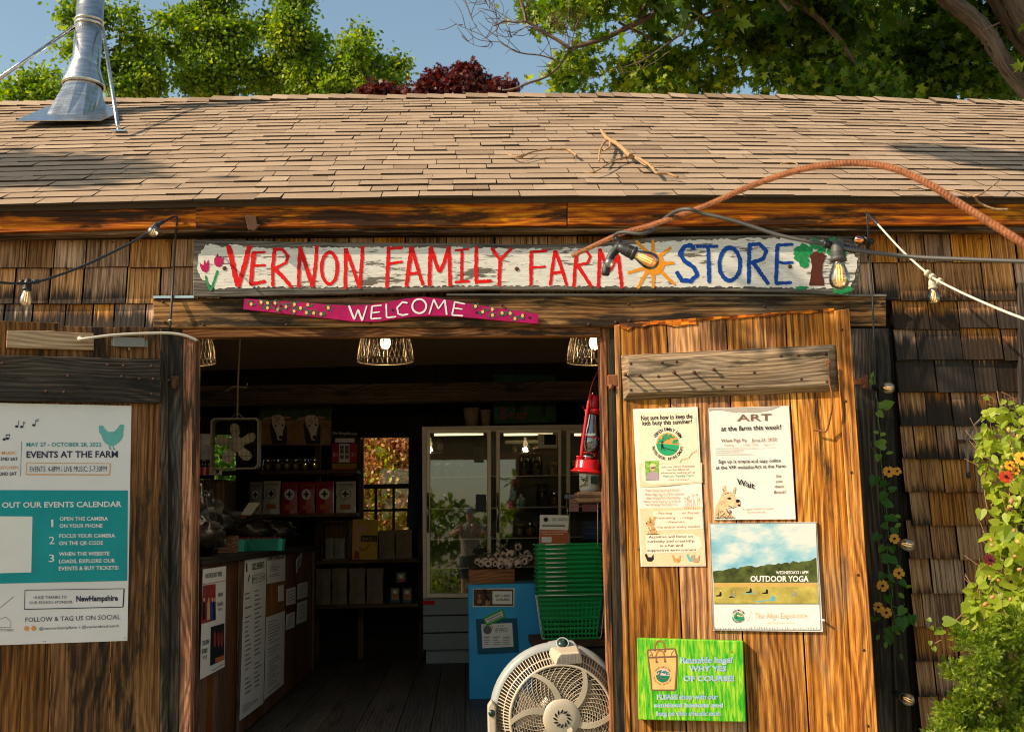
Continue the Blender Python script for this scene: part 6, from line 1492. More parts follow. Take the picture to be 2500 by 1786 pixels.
for x0, x1, gl, gr in ((80, 392, 99, 372), (415, 728, 434, 714), (752, 1066, 772, 1046)):
    y0, y1, g0, g1 = 170, 980, 190, 958
    pts = [I3(x0, y0), I3(x1, y0), I3(x1, y1), I3(x0, y1)]; gi = [I3(gl, g0), I3(gr, g0), I3(gr, g1), I3(gl, g1)]
    mb = MB()
    for k in range(4):
        k2 = (k + 1) % 4; mb.prism([GP(*pts[k]), GP(*pts[k2]), GP(*gi[k2]), GP(*gi[k])], (0, .03, 0))
    d = mb.build('door', M_alu, fg, bevel=.004)
    mb = MB(); mb.face([GP(*p, -.012) for p in gi[::-1]]); mb.build('glass', M_fglass, d)
    mb = MB(); hx = x0 + 8; p, q = GP(*I3(hx, 478), .03), GP(*I3(hx, 665), .03); mb.tube([p + Vector((0, .03, 0)), p, q, q + Vector((0, .03, 0))], .009, 8); mb.build('handle', M_galv, d)
for y in (400, 552, 700, 840):
    mb = MB(); zz = at(*I3(200, y), YG + .06).z; mb.box(((fx0 + fx1) / 2, YG + .36, zz), (fx1 - fx0 - 2 * tk - .01, .5, .008)); mb.build('fridge_shelf', M_alu, fg)
M_strip = plain('fridge light strip', (.62, .58, .42), .4)
mb = MB(); a = at(*I3(570, 232), YG + .08); mb.box((a.x, YG + .1, a.z), (.42, .03, .03)); mb.build('light_strip', M_strip, fg)
for x in (236, 570, 908):
    a = at(*I3(x, 196), YG + .05); mb = MB(); mb.box((a.x, YG + .06, a.z), (.44, .02, .02)); mb.build('fill_tube', emit('added fridge glow', (1.0, .84, .52), 1.3), fg)  # added glowing tubes that brighten the fridge stock
def zsh(y): return at(*I3(200, y), YG + .06).z + .004
jm = [jar(.055, .2, plain('dark pickle brine', (.05, .06, .015), .4), M_cable), jar(.05, .13, plain('amber preserve', (.45, .20, .03), .3), M_galv), jar(.045, .12, plain('pale dressing', (.55, .42, .22), .4), pm('jar lid gold', (.5, .34, .1), .4))]
used = set(); GJ = 'jars inside the fridge'
for k, (x, y, kind) in enumerate(((555, 400, 0), (612, 400, 0), (690, 400, 2), (470, 400, 2), (640, 552, 0), (700, 552, 1), (470, 700, 2), (530, 700, 2), (580, 700, 1), (640, 700, 1), (690, 700, 2), (130, 400, 1), (180, 400, 1), (350, 700, 2), (300, 700, 1), (240, 400, 2), (150, 700, 1), (210, 700, 1), (800, 400, 1), (850, 552, 2), (120, 552, 2), (170, 552, 1))):
    o = jm[kind] if kind not in used else dup(jm[kind]); used.add(kind)
    a = at(*I3(x, y), YG + .2); o.location = (a.x, YG + .2 + random.uniform(-.02, .06), zsh(y)); o['group'] = GJ
    nth = {400: 'top', 552: 'second', 700: 'third'}[y]; dr = 'left' if x < 400 else ('middle' if x < 740 else 'right')
    o['label'] = f"{['tall dark jar', 'amber jar', 'pale jar'][kind]} on the {nth} shelf of the {dr} fridge door"
from collections import defaultdict
cnt = defaultdict(list)
for o in COL.objects:
    if o.get('group') == GJ: cnt[o['label']].append(o)
for lb, L_ in cnt.items():
    if len(L_) > 1:
        L_.sort(key=lambda q: q.location.x)
        for i, o in enumerate(L_): o['label'] = lb + [', leftmost', ', next to leftmost', ', third from left', ', fourth'][i]
for k, (x, y, st_) in enumerate(((452, 548, 0), (486, 548, 0), (520, 548, 0), (450, 512, 1), (486, 512, 1), (474, 474, 2))):
    o = pint(); a = at(*I3(x, 552), YG + .16); o.location = (a.x, YG + .16, zsh(552) + .0755 * st_); o.scale = (1.05, 1.05, 1); o['group'] = 'green pint boxes in the fridge'
    o['label'] = ['turquoise pint box in the fridge, bottom row left', 'turquoise pint box in the fridge, bottom row middle', 'turquoise pint box in the fridge, bottom row right', 'turquoise pint box in the fridge, second row left', 'turquoise pint box in the fridge, second row right', 'turquoise pint box in the fridge, topmost of the stack'][k]
def fpaper(label, pl, x0, y0, x1, y1, z, mat, lines=5, off=.004, extra=None):
    t = thing('paper_label', label, 'notice', pl(*z(x0, y1), off)); mb = MB(); board(mb, pl, [z(x0, y1), z(x1, y1), z(x1, y0), z(x0, y0)], .001, Z_, off=off); mb.build('sheet', mat, t)
    mb = MB()
    for k in range(lines): yy = y0 + (y1 - y0) * (k + 1) / (lines + 1); art_stroke(mb, pl, [z(x0 + (x1 - x0) * .15, yy), z(x0 + (x1 - x0) * random.uniform(.6, .88), yy)], 1.2, 0, off + .001)
    if extra: extra(mb)
    mb.build('printing', [I_gray, I_black, P_white], t)
fpaper('grey price list taped inside the left fridge door near its top', GP, 308, 256, 356, 330, I3, plain('grey green paper', (.22, .22, .15), .6))
fpaper('white card with a black square on the middle fridge door', GP, 616, 194, 708, 262, I3, M_whitec, 3, extra=lambda mb: art_rect(mb, GP, *I3(646, 198), *I3(704, 246), 1, .006))
fpaper('dark blue notice hanging on the left fridge door at mid height', GP, 318, 484, 368, 568, I3, pm('slate paper', (.08, .09, .14), .5))
# on top of the fridge
for lb, x0, x1, y0 in (('larger paper pot on top of the fridge', 258, 336, 66), ('smaller paper pot on top of the fridge', 340, 392, 74)):
    a, b = at(*I3(x0, 150), YG + .12), at(*I3(x1, y0), YG + .12); r = (b.x - a.x) / 2; h = b.z - fzt
    t = thing('paper_pot', lb, 'pot', ((a.x + b.x) / 2, YG + .2, fzt), 'paper pots on the fridge'); mb = MB(); mb.lathe([(.0001, 0), (r * .7, 0), (r * .85, h * .5), (r, h), (r * .96, h), (r * .7, h * .2)], ((a.x + b.x) / 2, YG + .2, fzt), None, 18); mb.build('pot', plain('crinkled kraft paper', (.34, .24, .15), .7, var=.35, scale=14, bump=.6), t)
YH = YG + .1; HP = YP(YH)
t = thing('beef_sign', 'dark green painted sign with a black cow and red Beef lettering on the fridge', 'sign', HP(1280, 1030)); mb = MB(); board(mb, HP, [(1206, 1034), (1358, 1030), (1357, 916), (1205, 914)], .02, X_); mb.build('panel', pm('sign dark green', (.02, .075, .03), .5, var=.4, scale=10), t)
mb = MB(); art_poly(mb, HP, [ZC(*p) for p in ((680, 1120), (700, 1095), (900, 1085), (950, 1100), (955, 1180), (935, 1210), (930, 1330), (905, 1330), (900, 1230), (760, 1235), (750, 1330), (725, 1330), (715, 1220), (680, 1200))], 0, .001)
for pts in ([(630, 1270), (622, 1350)], [(630, 1270), (665, 1285), (632, 1310), (675, 1330), (622, 1350)], [(690, 1330), (712, 1318), (692, 1308), (690, 1340), (720, 1345)], [(735, 1330), (757, 1318), (738, 1308), (735, 1340), (770, 1345)], [(822, 1270), (800, 1265), (790, 1310), (775, 1372)], [(768, 1318), (810, 1312)]): art_stroke(mb, HP, [ZC(*p) for p in pts], 2.6, 1, .0015)
mb.build('painted_image', [I_black, pm('sign red', (.34, .03, .02), .5)], t)

# ---- blue box stand with signs
YX = 2.65; XP = YP(YX)
bx0, bx1 = at(*I3(284, 1200), YX).x, at(*I3(634, 1200), YX).x; bzt = at(*I3(440, 914), YX).z
bb = thing('blue_cabinet', 'bright blue painted plywood cabinet under the garlic crate', 'cabinet', ((bx0 + bx1) / 2, YX + .25, 0))
mb = MB(); mb.prism([(bx0, YX, 0), (bx1, YX, 0), (bx1, YX, bzt), (bx0, YX, bzt)], (0, .5, 0)); mb.build('box', plain('bright blue plywood paint', (.012, .36, .74), .45, var=.12, scale=4, dirt=.08), bb, bevel=.004)
t = thing('gift_card_sign', 'small sign reading GIFT CARDS AVAILABLE on the blue cabinet', 'sign', XP(*I3(404, 1022), .002)); mb = MB(); board(mb, XP, [I3(303, 1024), I3(502, 1022), I3(505, 934), I3(305, 936)], .002, X_, off=.003); mb.build('sheet', M_whitec, t)
mb = MB(); art_rect(mb, XP, *I3(307, 939), *I3(498, 1018), 0, .004)
for k in range(10): art_poly(mb, XP, [I3(*p) for p in ell(random.uniform(315, 395), random.uniform(950, 1010), random.uniform(5, 16), random.uniform(8, 20), 9, .3)], random.choice((1, 2)), .0045)
art_rect(mb, XP, *I3(398, 948), *I3(492, 1010), 3, .0052)
for s_, x0, y0, x1, y1 in (('GIFT CARDS', 410, 976, 484, 975), ('AVAILABLE', 414, 994, 480, 993)): (xa, ya), (xb, yb) = I3(x0, y0), I3(x1, y1); art_text(mb, XP, s_, xa, ya, xb, yb, 6, 2, .0056, .02)
mb.build('printing', [pm('photo brown', (.10, .045, .02), .5, var=.5, scale=60), pm('photo tan', (.36, .18, .08), .5), I_black, M_white], t)
t = thing('merch_sign', 'dark blue framed white notice reading VFF MERCH on the blue cabinet', 'sign', XP(*I3(420, 1246), .002)); mb = MB(); board(mb, XP, [I3(327, 1250), I3(524, 1240), I3(515, 1078), I3(318, 1082)], .006, X_, off=.007); mb.build('backing', pm('petrol blue board', (.015, .10, .17), .5), t)
mb = MB(); art_poly(mb, XP, [I3(*p) for p in ((350, 1222), (499, 1214), (492, 1100), (344, 1106))], 0, .0085)
cx, cy = I3(374, 1134); art_poly(mb, XP, ell(cx, cy, 10.5, 10.5, 20), 2, .0092); art_ring_text(mb, XP, 'VERNON FAMILY FARM', cx, cy, 12, -70, 70, 3, 1, .0092)
for s_, x0, y0, x1, y1, h in (('LET LOVE', 420, 1120, 452, 1119, 4.5), ('VFF MERCH', 408, 1146, 470, 1144, 11)): (xa, ya), (xb, yb) = I3(x0, y0), I3(x1, y1); art_text(mb, XP, s_, xa, ya, xb, yb, h, 1, .0092, .0)
for x in (358, 402, 448):
    for y in (1168, 1176, 1184, 1194, 1204): art_stroke(mb, XP, [I3(x, y), I3(x + random.uniform(18, 36), y - 1)], 1.2 if y > 1170 else 2, 2, .0092)
mb.build('printing', [M_white, I_black, I_gray], t)
t = thing('tape_label', 'tilted note edged with bright green tape above the merch sign', 'label', XP(*I3(408, 1110), .01)); mb = MB(); board(mb, XP, [I3(370, 1118), I3(462, 1072), I3(446, 1030), I3(352, 1078)], .002, X_, off=.0115); mb.build('tape', pm('green tape', (.06, .42, .05), .5), t)
mb = MB(); art_poly(mb, XP, [I3(*p) for p in ((372, 1104), (450, 1068), (442, 1044), (362, 1082))], 0, .0122); art_stroke(mb, XP, [I3(372, 1086), I3(438, 1056)], 2, 1, .0128); art_stroke(mb, XP, [I3(378, 1096), I3(444, 1066)], 1.6, 1, .0128); mb.build('note', [M_white, I_gray], t)
# garlic crate
YC2 = YX + .03
a, b = at(*I3(284, 912), YC2), at(*I3(504, 842), YC2)
gx0, gx1 = a.x, b.x; gh = b.z - bzt
gc = thing('garlic_crate', 'brown wooden crate of garlic on the blue cabinet', 'crate', ((gx0 + gx1) / 2, YC2 + .19, bzt))
mb = MB(); open_box(mb, ((gx0 + gx1) / 2, YC2 + .19, bzt + .001), gx1 - gx0, .38, gh, .014); mb.build('crate_boards', W_crate, gc, bevel=.002)
M_gar = plain('garlic skin', (.62, .46, .40), .55, var=.3, scale=40); M_gard = plain('garlic root', (.05, .03, .02), .9)
def garlic(first=[None]):
    if first[0] is None:
        t = thing('garlic_bulb', 'g', 'garlic', (0, 0, 0), 'garlic bulbs in the crate'); mb = MB(); r = .026
        mb.lathe([(.010, -.012), (.016, -.018), (.022, -.014), (r, 0), (.024, .012), (.014, .024), (.007, .034), (.005, .05)], seg=12); mb.build('skin', M_gar, t, local=True)
        mb = MB(); mb.lathe([(.0001, -.011), (.0105, -.0115), (.012, -.0145)], seg=10); mb.build('root', M_gard, t, local=True)
        mb = MB(); mb.tube(spline([(0, 0, .045), (.01, .0, .1), (.03, .02, .2)], 3), [.005, .005, .004, .004, .004, .003, .003], 5); mb.build('stalk', plain('dry garlic stalk', (.12, .11, .04), .8), t, local=True); first[0] = t; return t
    return dup(first[0])
gpos = [(198, 640), (275, 640), (345, 640), (440, 635), (550, 635), (500, 650), (385, 665), (240, 660), (400, 585), (460, 570), (515, 575), (555, 560), (620, 490), (660, 598), (600, 640), (310, 665), (430, 680), (520, 680), (620, 665), (715, 560), (740, 600), (690, 640)]
wp = ['front left corner', 'front row second', 'front row third', 'front row middle', 'front row right', 'front right, half sunk', 'front middle, half sunk', 'front left, half sunk', 'second layer left', 'second layer middle', 'second layer right', 'back right', 'topmost', 'right edge, upper', 'right edge, lower', 'low front left', 'low front middle', 'low front right', 'low right edge', 'far right, upper', 'far right beside the baskets', 'far right, lower']
for k, (x, y) in enumerate(gpos):
    o = garlic(); yd = YC2 + .05 + (680 - y) * .0014 + random.uniform(0, .02); o.location = at(*IK(x, y), yd)
    s_ = random.uniform(.9, 1.2); o.scale = (s_, s_, s_)
    o.rotation_euler = (R(-75 + random.uniform(-35, 30)), R(random.uniform(-30, 30)), R(random.uniform(-50, 50)))
    o['label'] = 'garlic bulb in the crate, ' + wp[k]
# fill of stems under the garlic so the pile rests on something
mb = MB()
for k in range(70):
    p = Vector((random.uniform(gx0 + .03, gx1 - .02), YC2 + random.uniform(.05, .33), bzt + random.uniform(.02, gh * 1.0))); mb.tube([p, p + Vector((random.uniform(-.1, .1), .12, random.uniform(-.01, .05)))], .004, 5)
for k in range(14):
    p = Vector((random.uniform(gx0 + .06, gx1), YC2 + .25, bzt + gh)); q = p + Vector((random.uniform(-.1, .25), random.uniform(.05, .2), random.uniform(.05, .17))); mb.tube(spline([p, p.lerp(q, .5) + Vector((0, 0, .04)), q], 4), .003, 5)
o = mb.build('garlic_stalks', plain('dark garlic stalk', (.04, .045, .02), .8), gc); o['kind'] = 'stuff'
# stay connected sign
YN = 2.45; NP = YP(YN)
t = thing('newsletter_sign', 'white and rust card reading STAY CONNECTED behind the baskets', 'sign', NP(*I3(694, 730))); mb = MB(); board(mb, NP, [I3(622, 730), I3(760, 730), I3(764, 584), I3(626, 582)], .003, Z_); mb.build('sheet', M_white, t)
mb = MB(); art_poly(mb, NP, [I3(*p) for p in ((623, 728), (760, 728), (762, 656), (625, 652))], 1, .001); cx, cy = I3(654, 605); art_poly(mb, NP, ell(cx, cy, 5.5, 5.5, 16), 0, .001); art_ring_text(mb, NP, 'VERNON FAMILY FARM', cx, cy, 6.6, -80, 260, 2, 0, .001)
for s_, x0, y0, x1, y1, h, m_ in (('STAY CONNECTED', 685, 611, 758, 611, 7, 0), ('SIGN UP FOR OUR NEWSLETTER', 630, 668, 756, 668, 4, 2)): (xa, ya), (xb, yb) = I3(x0, y0), I3(x1, y1); art_text(mb, NP, s_, xa, ya, xb, yb, h, m_, .0016)
for y in (630, 637): art_stroke(mb, NP, [I3(636, y), I3(746, y)], 1.6, 0, .001)
art_stroke(mb, NP, [I3(640, 676), I3(740, 676)], 1, 2, .0016); art_rect(mb, NP, *I3(634, 688), *I3(682, 714), 2, .0015); mb.build('printing', [I_black, I_rust, M_white], t)
mb = MB(); mb.prism([NP(*I3(622, 732), .0), NP(*I3(762, 732), 0), NP(*I3(762, 724), 0), NP(*I3(622, 724), 0)], (0, .06, 0)); mb.build('stand', W_shelf, t)

# ---- green shopping baskets
YK = 2.12
M_bas = plain('green basket plastic', (.008, .34, .08), .3, var=.1, scale=5); M_hand = plain('pale basket wire', (.80, .76, .68), .3, .1)
def basket():
    t = thing('shopping_basket', 'b', 'basket', (0, 0, 0), 'green shopping baskets in the stack'); W2, D2, h = .212, .15, .285; wb, db = .175, .115
    mb = MB()
    def P_(u, v, side):   # side wall param
        z = h * v; wx = wb + (W2 - wb) * v - .006; dy = db + (D2 - db) * v - .006
        return {0: Vector((-wx + 2 * wx * u, -dy, z)), 1: Vector((wx, -dy + 2 * dy * u, z)), 2: Vector((wx - 2 * wx * u, dy, z)), 3: Vector((-wx, dy - 2 * dy * u, z))}[side]
    nrm = [Vector((0, -1, 0)), X_, Y_, -X_]
    for sd in range(4):
        nb = 15 if sd % 2 == 0 else 10
        for k in range(nb): mb.bar(P_(k / (nb - 1), 0, sd), P_(k / (nb - 1), .96, sd), .006, .003, up=nrm[sd])
        for v, wd in ((.01, .012), (.12, .005), (.24, .012), (.36, .005), (.48, .012), (.60, .005), (.70, .012), (.80, .005), (.9, .016)): mb.bar(P_(0, v, sd), P_(1, v, sd), wd if False else .003, wd, up=Z_)
    mb.box((0, 0, .003), (2 * wb, 2 * db, .005)); mb.build('mesh_body', M_bas, t, local=True)
    mb = MB()
    for (a, b) in (((-W2, -D2), (W2, -D2)), ((W2, -D2), (W2, D2)), ((W2, D2), (-W2, D2)), ((-W2, D2), (-W2, -D2))):
        dx, dy = b[0] - a[0], b[1] - a[1]; l = math.hypot(dx, dy); ex = Vector((dx / l, dy / l, 0)) * .006
        mb.bar(Vector((*a, h - .004)) - ex, Vector((*b, h - .004)) + ex, .014, .008); mb.bar(Vector((*a, h - .011)), Vector((*b, h - .011)), .004, .006)
    mb.build('rim', M_bas, t, local=True, bevel=.002)
    mb = MB()
    y_ = -D2 - .008
    mb.tube([Vector((-W2 * .74, y_, h - .003)), Vector((-W2 * .1, y_, h - .003))], .0042, 6)  # wire piece whose white colour also carries the rim's highlight
    mb.build('handle', M_hand, t, local=True); return t
b0 = basket(); cB = at(*I3(777, 1180), YK); zB = cB.z
ordn = ['bottom', 'second', 'third', 'fourth', 'fifth', 'sixth', 'seventh', 'eighth', 'ninth', 'tenth', 'eleventh', 'topmost']
for k in range(12):
    o = b0 if k == 0 else dup(b0); o.location = (cB.x + random.uniform(-.002, .002), YK + .15, zB + .0295 * k)
    o['label'] = f'{ordn[k]} green plastic shopping basket of the stack' + ('' if k in (0, 11) else ' counted from the bottom')
mb = MB()
for sx in (-1, 1):
    p = Vector((cB.x + sx * .226, YK - .01, zB + .285)); mb.tube(spline([p, p + Vector((-sx * .02, 0, -.16)), p + Vector((-sx * .035, .0, -.268)), p + Vector((-sx * .055, 0, -.274))], 4), .0028, 6)
    p = p + Vector((-.012 * sx, .1, 0)) if sx < 0 else p + Vector((0, .1, 0)); mb.tube(spline([p, p + Vector((-sx * .02, 0, -.16)), p + Vector((-sx * .035, .0, -.25)), p + Vector((-sx * .055, 0, -.254))], 4), .0028, 6)
p = Vector((cB.x, YK - .012, zB + .281)); mb.tube([p - Vector((.226, 0, 0)), p + Vector((.226, 0, 0))], .003, 6)
mb.build('carry_wire', M_hand, b0)
bn = thing('low_bench', 'dark wooden bench under the stack of green baskets', 'bench', (cB.x + .1, YK + .2, 0)); mb = MB(); mb.box((cB.x + .12, YK + .2, zB - .022), (.75, .5, .04), g=X_); mb.build('seat', W_shelf, bn, bevel=.004)
for sx in (-.2, .44):
    for sy in (.0, .4): mb = MB(); mb.box((cB.x + sx, YK + sy, (zB - .042) / 2), (.06, .06, zB - .042)); mb.build('leg', W_shelf, bn)
# tall rack with cards, jug on a bracket shelf
YJ = .75; JP = YP(YJ)
a, b = at(*I3(808, 525), YJ), at(*I3(940, 470), YJ)
t = thing('bracket_shelf', 'thick wooden block shelf on the right jamb under the white jug', 'shelf', ((a.x + b.x) / 2 + .05, YJ + .1, a.z)); mb = MB(); mb.prism([(a.x, YJ, a.z), (b.x + .12, YJ, a.z), (b.x + .12, YJ, b.z), (a.x, YJ, b.z)], (0, .2, 0), g=Y_); mb.build('shelf_block', W_door, t, bevel=.004)
mb = MB(); mb.box((b.x + .1, YJ + .1, a.z - .08), (.03, .15, .16)); mb.build('bracket', W_dark, t)
c = at(*IL(365, 1345), YJ + .09); rj = 118 * .22167 * mpp(YJ)
t = thing('syrup_jug', 'white printed jug standing on the bracket shelf behind the lantern', 'jug', (c.x, YJ + .1, b.z)); mb = MB(); mb.lathe([(.0001, 0), (rj * .96, .002), (rj, .02), (rj, .13), (rj * .9, .17), (rj * .4, .2), (rj * .35, .23), (.0001, .23)], (c.x, YJ + .1, b.z), None, 26); mb.build('jug_body', plain('white glazed jug', (.62, .60, .54), .3), t)
mb = MB(); JQ = YP(YJ + .1 - rj)
art_stroke(mb, JQ, [IL(250, 1300), IL(300, 1275), IL(328, 1225), IL(330, 1170)], 3.6, 0, .004); art_rect(mb, JQ, *IL(370, 1180), *IL(440, 1265), 2, .004)
for x, y in ((312, 1285), (332, 1275)): art_poly(mb, JQ, [IL(*p) for p in ell(x, y, 6, 9, 8)], 1, .004)
for k in range(9): art_poly(mb, JQ, [IL(*p) for p in ell(random.uniform(260, 310), random.uniform(1185, 1240), 10, 7, 7, .3)], 1 if k % 2 else 2, .0045)
mb.build('printing', [pm('jug olive', (.30, .22, .04), .5), pm('jug brown', (.10, .05, .03), .5), pm('jug dark green', (.03, .08, .05), .5)], t)
YR2 = 2.7; RP2 = YP(YR2)
t = thing('display_rack', 'black wire rack with postcards right of the newsletter card', 'rack', RP2(*I3(850, 720))); mb = MB()
for x in (792, 905): mb.tube([RP2(*I3(x, 480)), RP2(*I3(x, 1180))], .005, 6)
for y in (512, 570, 720, 860): mb.tube([RP2(*I3(745, y)), RP2(*I3(930, y))], .004, 6)
mb.build('wire_frame', M_cable, t); mb = MB(); mb.tube([at(*I3(903, 520), 1.9), at(*I3(903, 735), 1.9)], .003, 6); mb.build('chrome_rod', M_hand, t)
for lb, x0, y0, x1, y1, m_ in (('violet strip card on the wire rack', 745, 486, 795, 502, pm('violet card', (.30, .26, .42), .5)), ('pink postcard with a white sketch on the wire rack', 766, 506, 812, 566, pm('rose card', (.42, .22, .22), .5)), ('dusky red card on the wire rack under the jug shelf', 828, 532, 902, 566, pm('dusky red card', (.30, .10, .11), .5)), ('dark blue pouch with a round emblem on the wire rack', 830, 615, 935, 700, pm('dark blue pouch', (.02, .035, .06), .5))):
    fpaper(lb, RP2, x0, y0, x1, y1, I3, m_, 2, .012)

# ---- red lantern by the right jamb
YL = .12; lo = at(*IL(330, 1140), YL); ltp = at(*IL(412, 280), YL)
axl = (ltp - lo).normalized(); ML = frame_from(axl, X_); kk = .22167 * mpp(YL); HL = (ltp - lo).length
M_lred = plain('lantern red enamel', (.52, .008, .012), .22, var=.08, scale=6, bump=.02)
la = thing('red_lantern', 'red kerosene lantern hanging tilted at the right door jamb', 'lantern', lo)
def lp(x, y, z): return lo + ML @ Vector((x * kk, y * kk, z * kk))
mb = MB(); S_ = lambda pr: [(r * kk, h * kk) for r, h in pr]
mb.lathe(S_([(.01, -10), (150, -12), (186, -4), (184, 6), (160, 20), (142, 45), (140, 120), (132, 134), (90, 146), (60, 150)]), lo, ML, 40); mb.lathe(S_([(26, 0), (26, 22), (31, 24), (31, 36), (.01, 38)]), lp(-110, -50, 132), ML, 16); mb.build('fuel_tank', M_lred, la)
mb = MB(); mb.lathe(S_([(60, 150), (74, 165), (74, 178), (62, 182), (50, 210), (.01, 214)]), lo, ML, 24); mb.build('burner', M_galv, la)
mb = MB(); mb.lathe(S_([(92, 205), (98, 211), (92, 217), (86, 211), (92, 205)]), lo, ML, 24); mb.lathe(S_([(70, 640), (96, 655), (100, 690), (92, 700), (60, 705)]), lo, ML, 30); mb.lathe(S_([(52, 700), (62, 720), (64, 760), (56, 840), (30, 862), (.01, 866)]), lo, ML, 30)
mb.tube([lp(120 * math.cos(q * 6.283 / 20), 120 * math.sin(q * 6.283 / 20), 385) for q in range(20)], 4.5 * kk, 6, closed=True)
for a0 in (2.4, 5.5): mb.tube([lp(120 * math.cos(a0), 120 * math.sin(a0), 385), lp(95 * math.cos(a0 + 1.4), 95 * math.sin(a0 + 1.4), 215)], 4 * kk, 6)
mb.tube([lp(-100, -20, 690), lp(-125, -30, 720)], 5 * kk, 6); mb.build('hood', M_lred, la)
mb = MB()
for sx in (-1, 1): mb.tube(spline([lp(sx * 72, sx * 100, 148), lp(sx * 92, sx * 128, 180), lp(sx * 84, sx * 118, 420), lp(sx * 62, sx * 88, 780), lp(sx * 38, sx * 52, 846), lp(0, 0, 852)], 6), 19 * kk, 12)
mb.build('side_tube', M_lred, la)
mb = MB(); mb.lathe(S_([(60, 216), (95, 250), (112, 320), (104, 410), (74, 540), (62, 640)]), lo, ML, 32); mb.build('glass_globe', thin_glass('lantern globe glass', (.55, .60, .62), .22, .02), la)
mb = MB(); mb.tube(spline([lp(-70, -100, 800), lp(-48, -95, 960), (lp(10, -60, 1130)), lp(60, 0, 1215), lp(82, 40, 1130), lp(70, 100, 800)], 8), 4.5 * kk, 6); mb.build('bail_handle', M_lred, la)

# ---- big white floor fan in the doorway
YV = .02; cV = at(1371, 1751, YV); kf = mpp(YV) * .18838; NV = Vector((.03, -1, -.02)).normalized(); MV = frame_from(-NV)   # local z points into the store
M_fan = plain('yellowed cream fan plastic', (.54, .44, .33), .38, var=.05, scale=4, bump=.02, dirt=.06); M_fang = plain('pale grey fan plastic', (.34, .35, .34), .4)
ff = thing('floor_fan', 'large round cream floor fan with a slotted grille in the doorway', 'fan', (cV.x, YV + .15, 0))
def fp(r, a, z): return cV + MV @ Vector((r * math.cos(a) * kf, r * math.sin(a) * kf, z * kf))
S_ = lambda pr: [(r * kf, h * kf) for r, h in pr]
mb = MB(); mb.lathe(S_([(632, -18), (645, -26), (662, -20), (668, 0), (655, 22), (635, 10), (632, -18)]), cV, MV, 64); mb.build('front_ring', M_fan, ff)
mb = MB()
nrib = 118
for k in range(nrib):
    a = 2 * math.pi * k / nrib; mb.prism([fp(655, a - .007, 10), fp(655, a + .007, 10), fp(800, a + .006, 330), fp(800, a - .006, 330)], (fp(640, a, 20) - fp(655, a, 10)))
mb.lathe(S_([(716, 150), (728, 152), (728, 166), (712, 166)]), cV, MV, 64); mb.build('side_ribs', M_fan, ff)
mb = MB(); mb.lathe(S_([(800, 318), (840, 326), (872, 380), (882, 470), (872, 520), (820, 560), (640, 575)]), cV, MV, 64); mb.build('rear_shell', M_fang, ff)
mb = MB()
for k in range(46):
    a = 2 * math.pi * k / 46; mb.tube([fp(235 + 42 * u, a + .55 * (u / 9.5) ** 1.1, -14 - 12 * math.sin(u / 9.5 * 3.14)) for u in (0, 1.5, 3, 4.5, 6, 7.5, 9.5)], 4.2 * kf, 4, cap=False)
for r in range(268, 640, 31): mb.tube([fp(r, q * 6.2832 / 48, -12 - 10 * math.sin((r - 235) / 400 * 3.14)) for q in range(48)], 3.2 * kf, 4, closed=True)
mb.build('front_grille', M_fan, ff)
for k in range(6):
    mb = MB(); a = 2 * math.pi * k / 6 - 1.73; L1 = []; L2 = []
    for u in range(9):
        r = 225 + 420 * u / 8; aa = a - .42 * (u / 8) ** 1.4; h = 34 / r * (1.2 - .2 * u / 8); z = -30 - 12 * math.sin(u / 8 * 3.14)
        L1.append(fp(r, aa - h, z)); L2.append(fp(r, aa + h, z))
    for u in range(8): mb.prism([L1[u], L1[u + 1], L2[u + 1], L2[u]], MV @ Vector((0, 0, 14 * kf)))
    mb.build('spoke', M_fan, ff)
mb = MB(); mb.lathe(S_([(.01, -62), (150, -58), (215, -46), (238, -28), (240, 0)]), cV, MV, 48); hb_ = mb.build('hub', M_fan, ff)
mb = MB()
for k in range(12):
    a = 2 * math.pi * k / 12; c_ = fp(88, a, -61.5); d = (fp(100, a, -61) - fp(80, a, -61)).normalized(); q = d.cross(NV).normalized(); d = (d + q * .6).normalized(); q = d.cross(NV).normalized()
    mb.face([c_ + NV * .0012 + d * (30 * kf * math.cos(t_)) + q * (11 * kf * math.sin(t_)) for t_ in [i * 6.283 / 10 for i in range(10)]])
mb.build('vent_slots', I_black, hb_)
mb = MB(); mb.tube([fp(170, 2.2 if False else -5.3 + 3.1416 * 0, -62), fp(300, -5.25, -85)], 5 * kf, 6); mb.tube([fp(165, -5.3, -66), fp(168, -5.3, -58)], 36 * kf, 14); mb.build('pull_knob', M_fan, hb_)
mb = MB()
for k in range(5):
    a0 = k * 2 * math.pi / 5 + .3
    for u in range(6):
        r0, r1 = 230 + 62 * u, 230 + 62 * (u + 1)
        mb.face([fp(r0, a0 + .1 * u / 6, 60), fp(r1, a0 + .1 * (u + 1) / 6, 60), fp(r1, a0 + .85 + .1 * (u + 1) / 6, 190), fp(r0, a0 + .8 + .1 * u / 6, 190)], smooth=True)
mb.lathe(S_([(.01, 20), (235, 22), (235, 240)]), cV, MV, 32); mb.build('fan_blades', plain('tan fan blade plastic', (.34, .25, .17), .45), ff)
mb = MB()
for r in range(260, 780, 34): mb.tube([fp(r, q * 6.2832 / 48, 420 + 60 * (1 - r / 800)) for q in range(48)], 4.5 * kf, 4, closed=True)
for k in range(54): a = 2 * math.pi * k / 54; mb.tube([fp(240, a, 465), fp(780, a + .3, 425)], 4 * kf, 4, cap=False)
mb.lathe(S_([(.01, 440), (250, 440), (250, 520), (.01, 530)]), cV, MV, 30); mb.build('rear_grille', M_fan, ff)
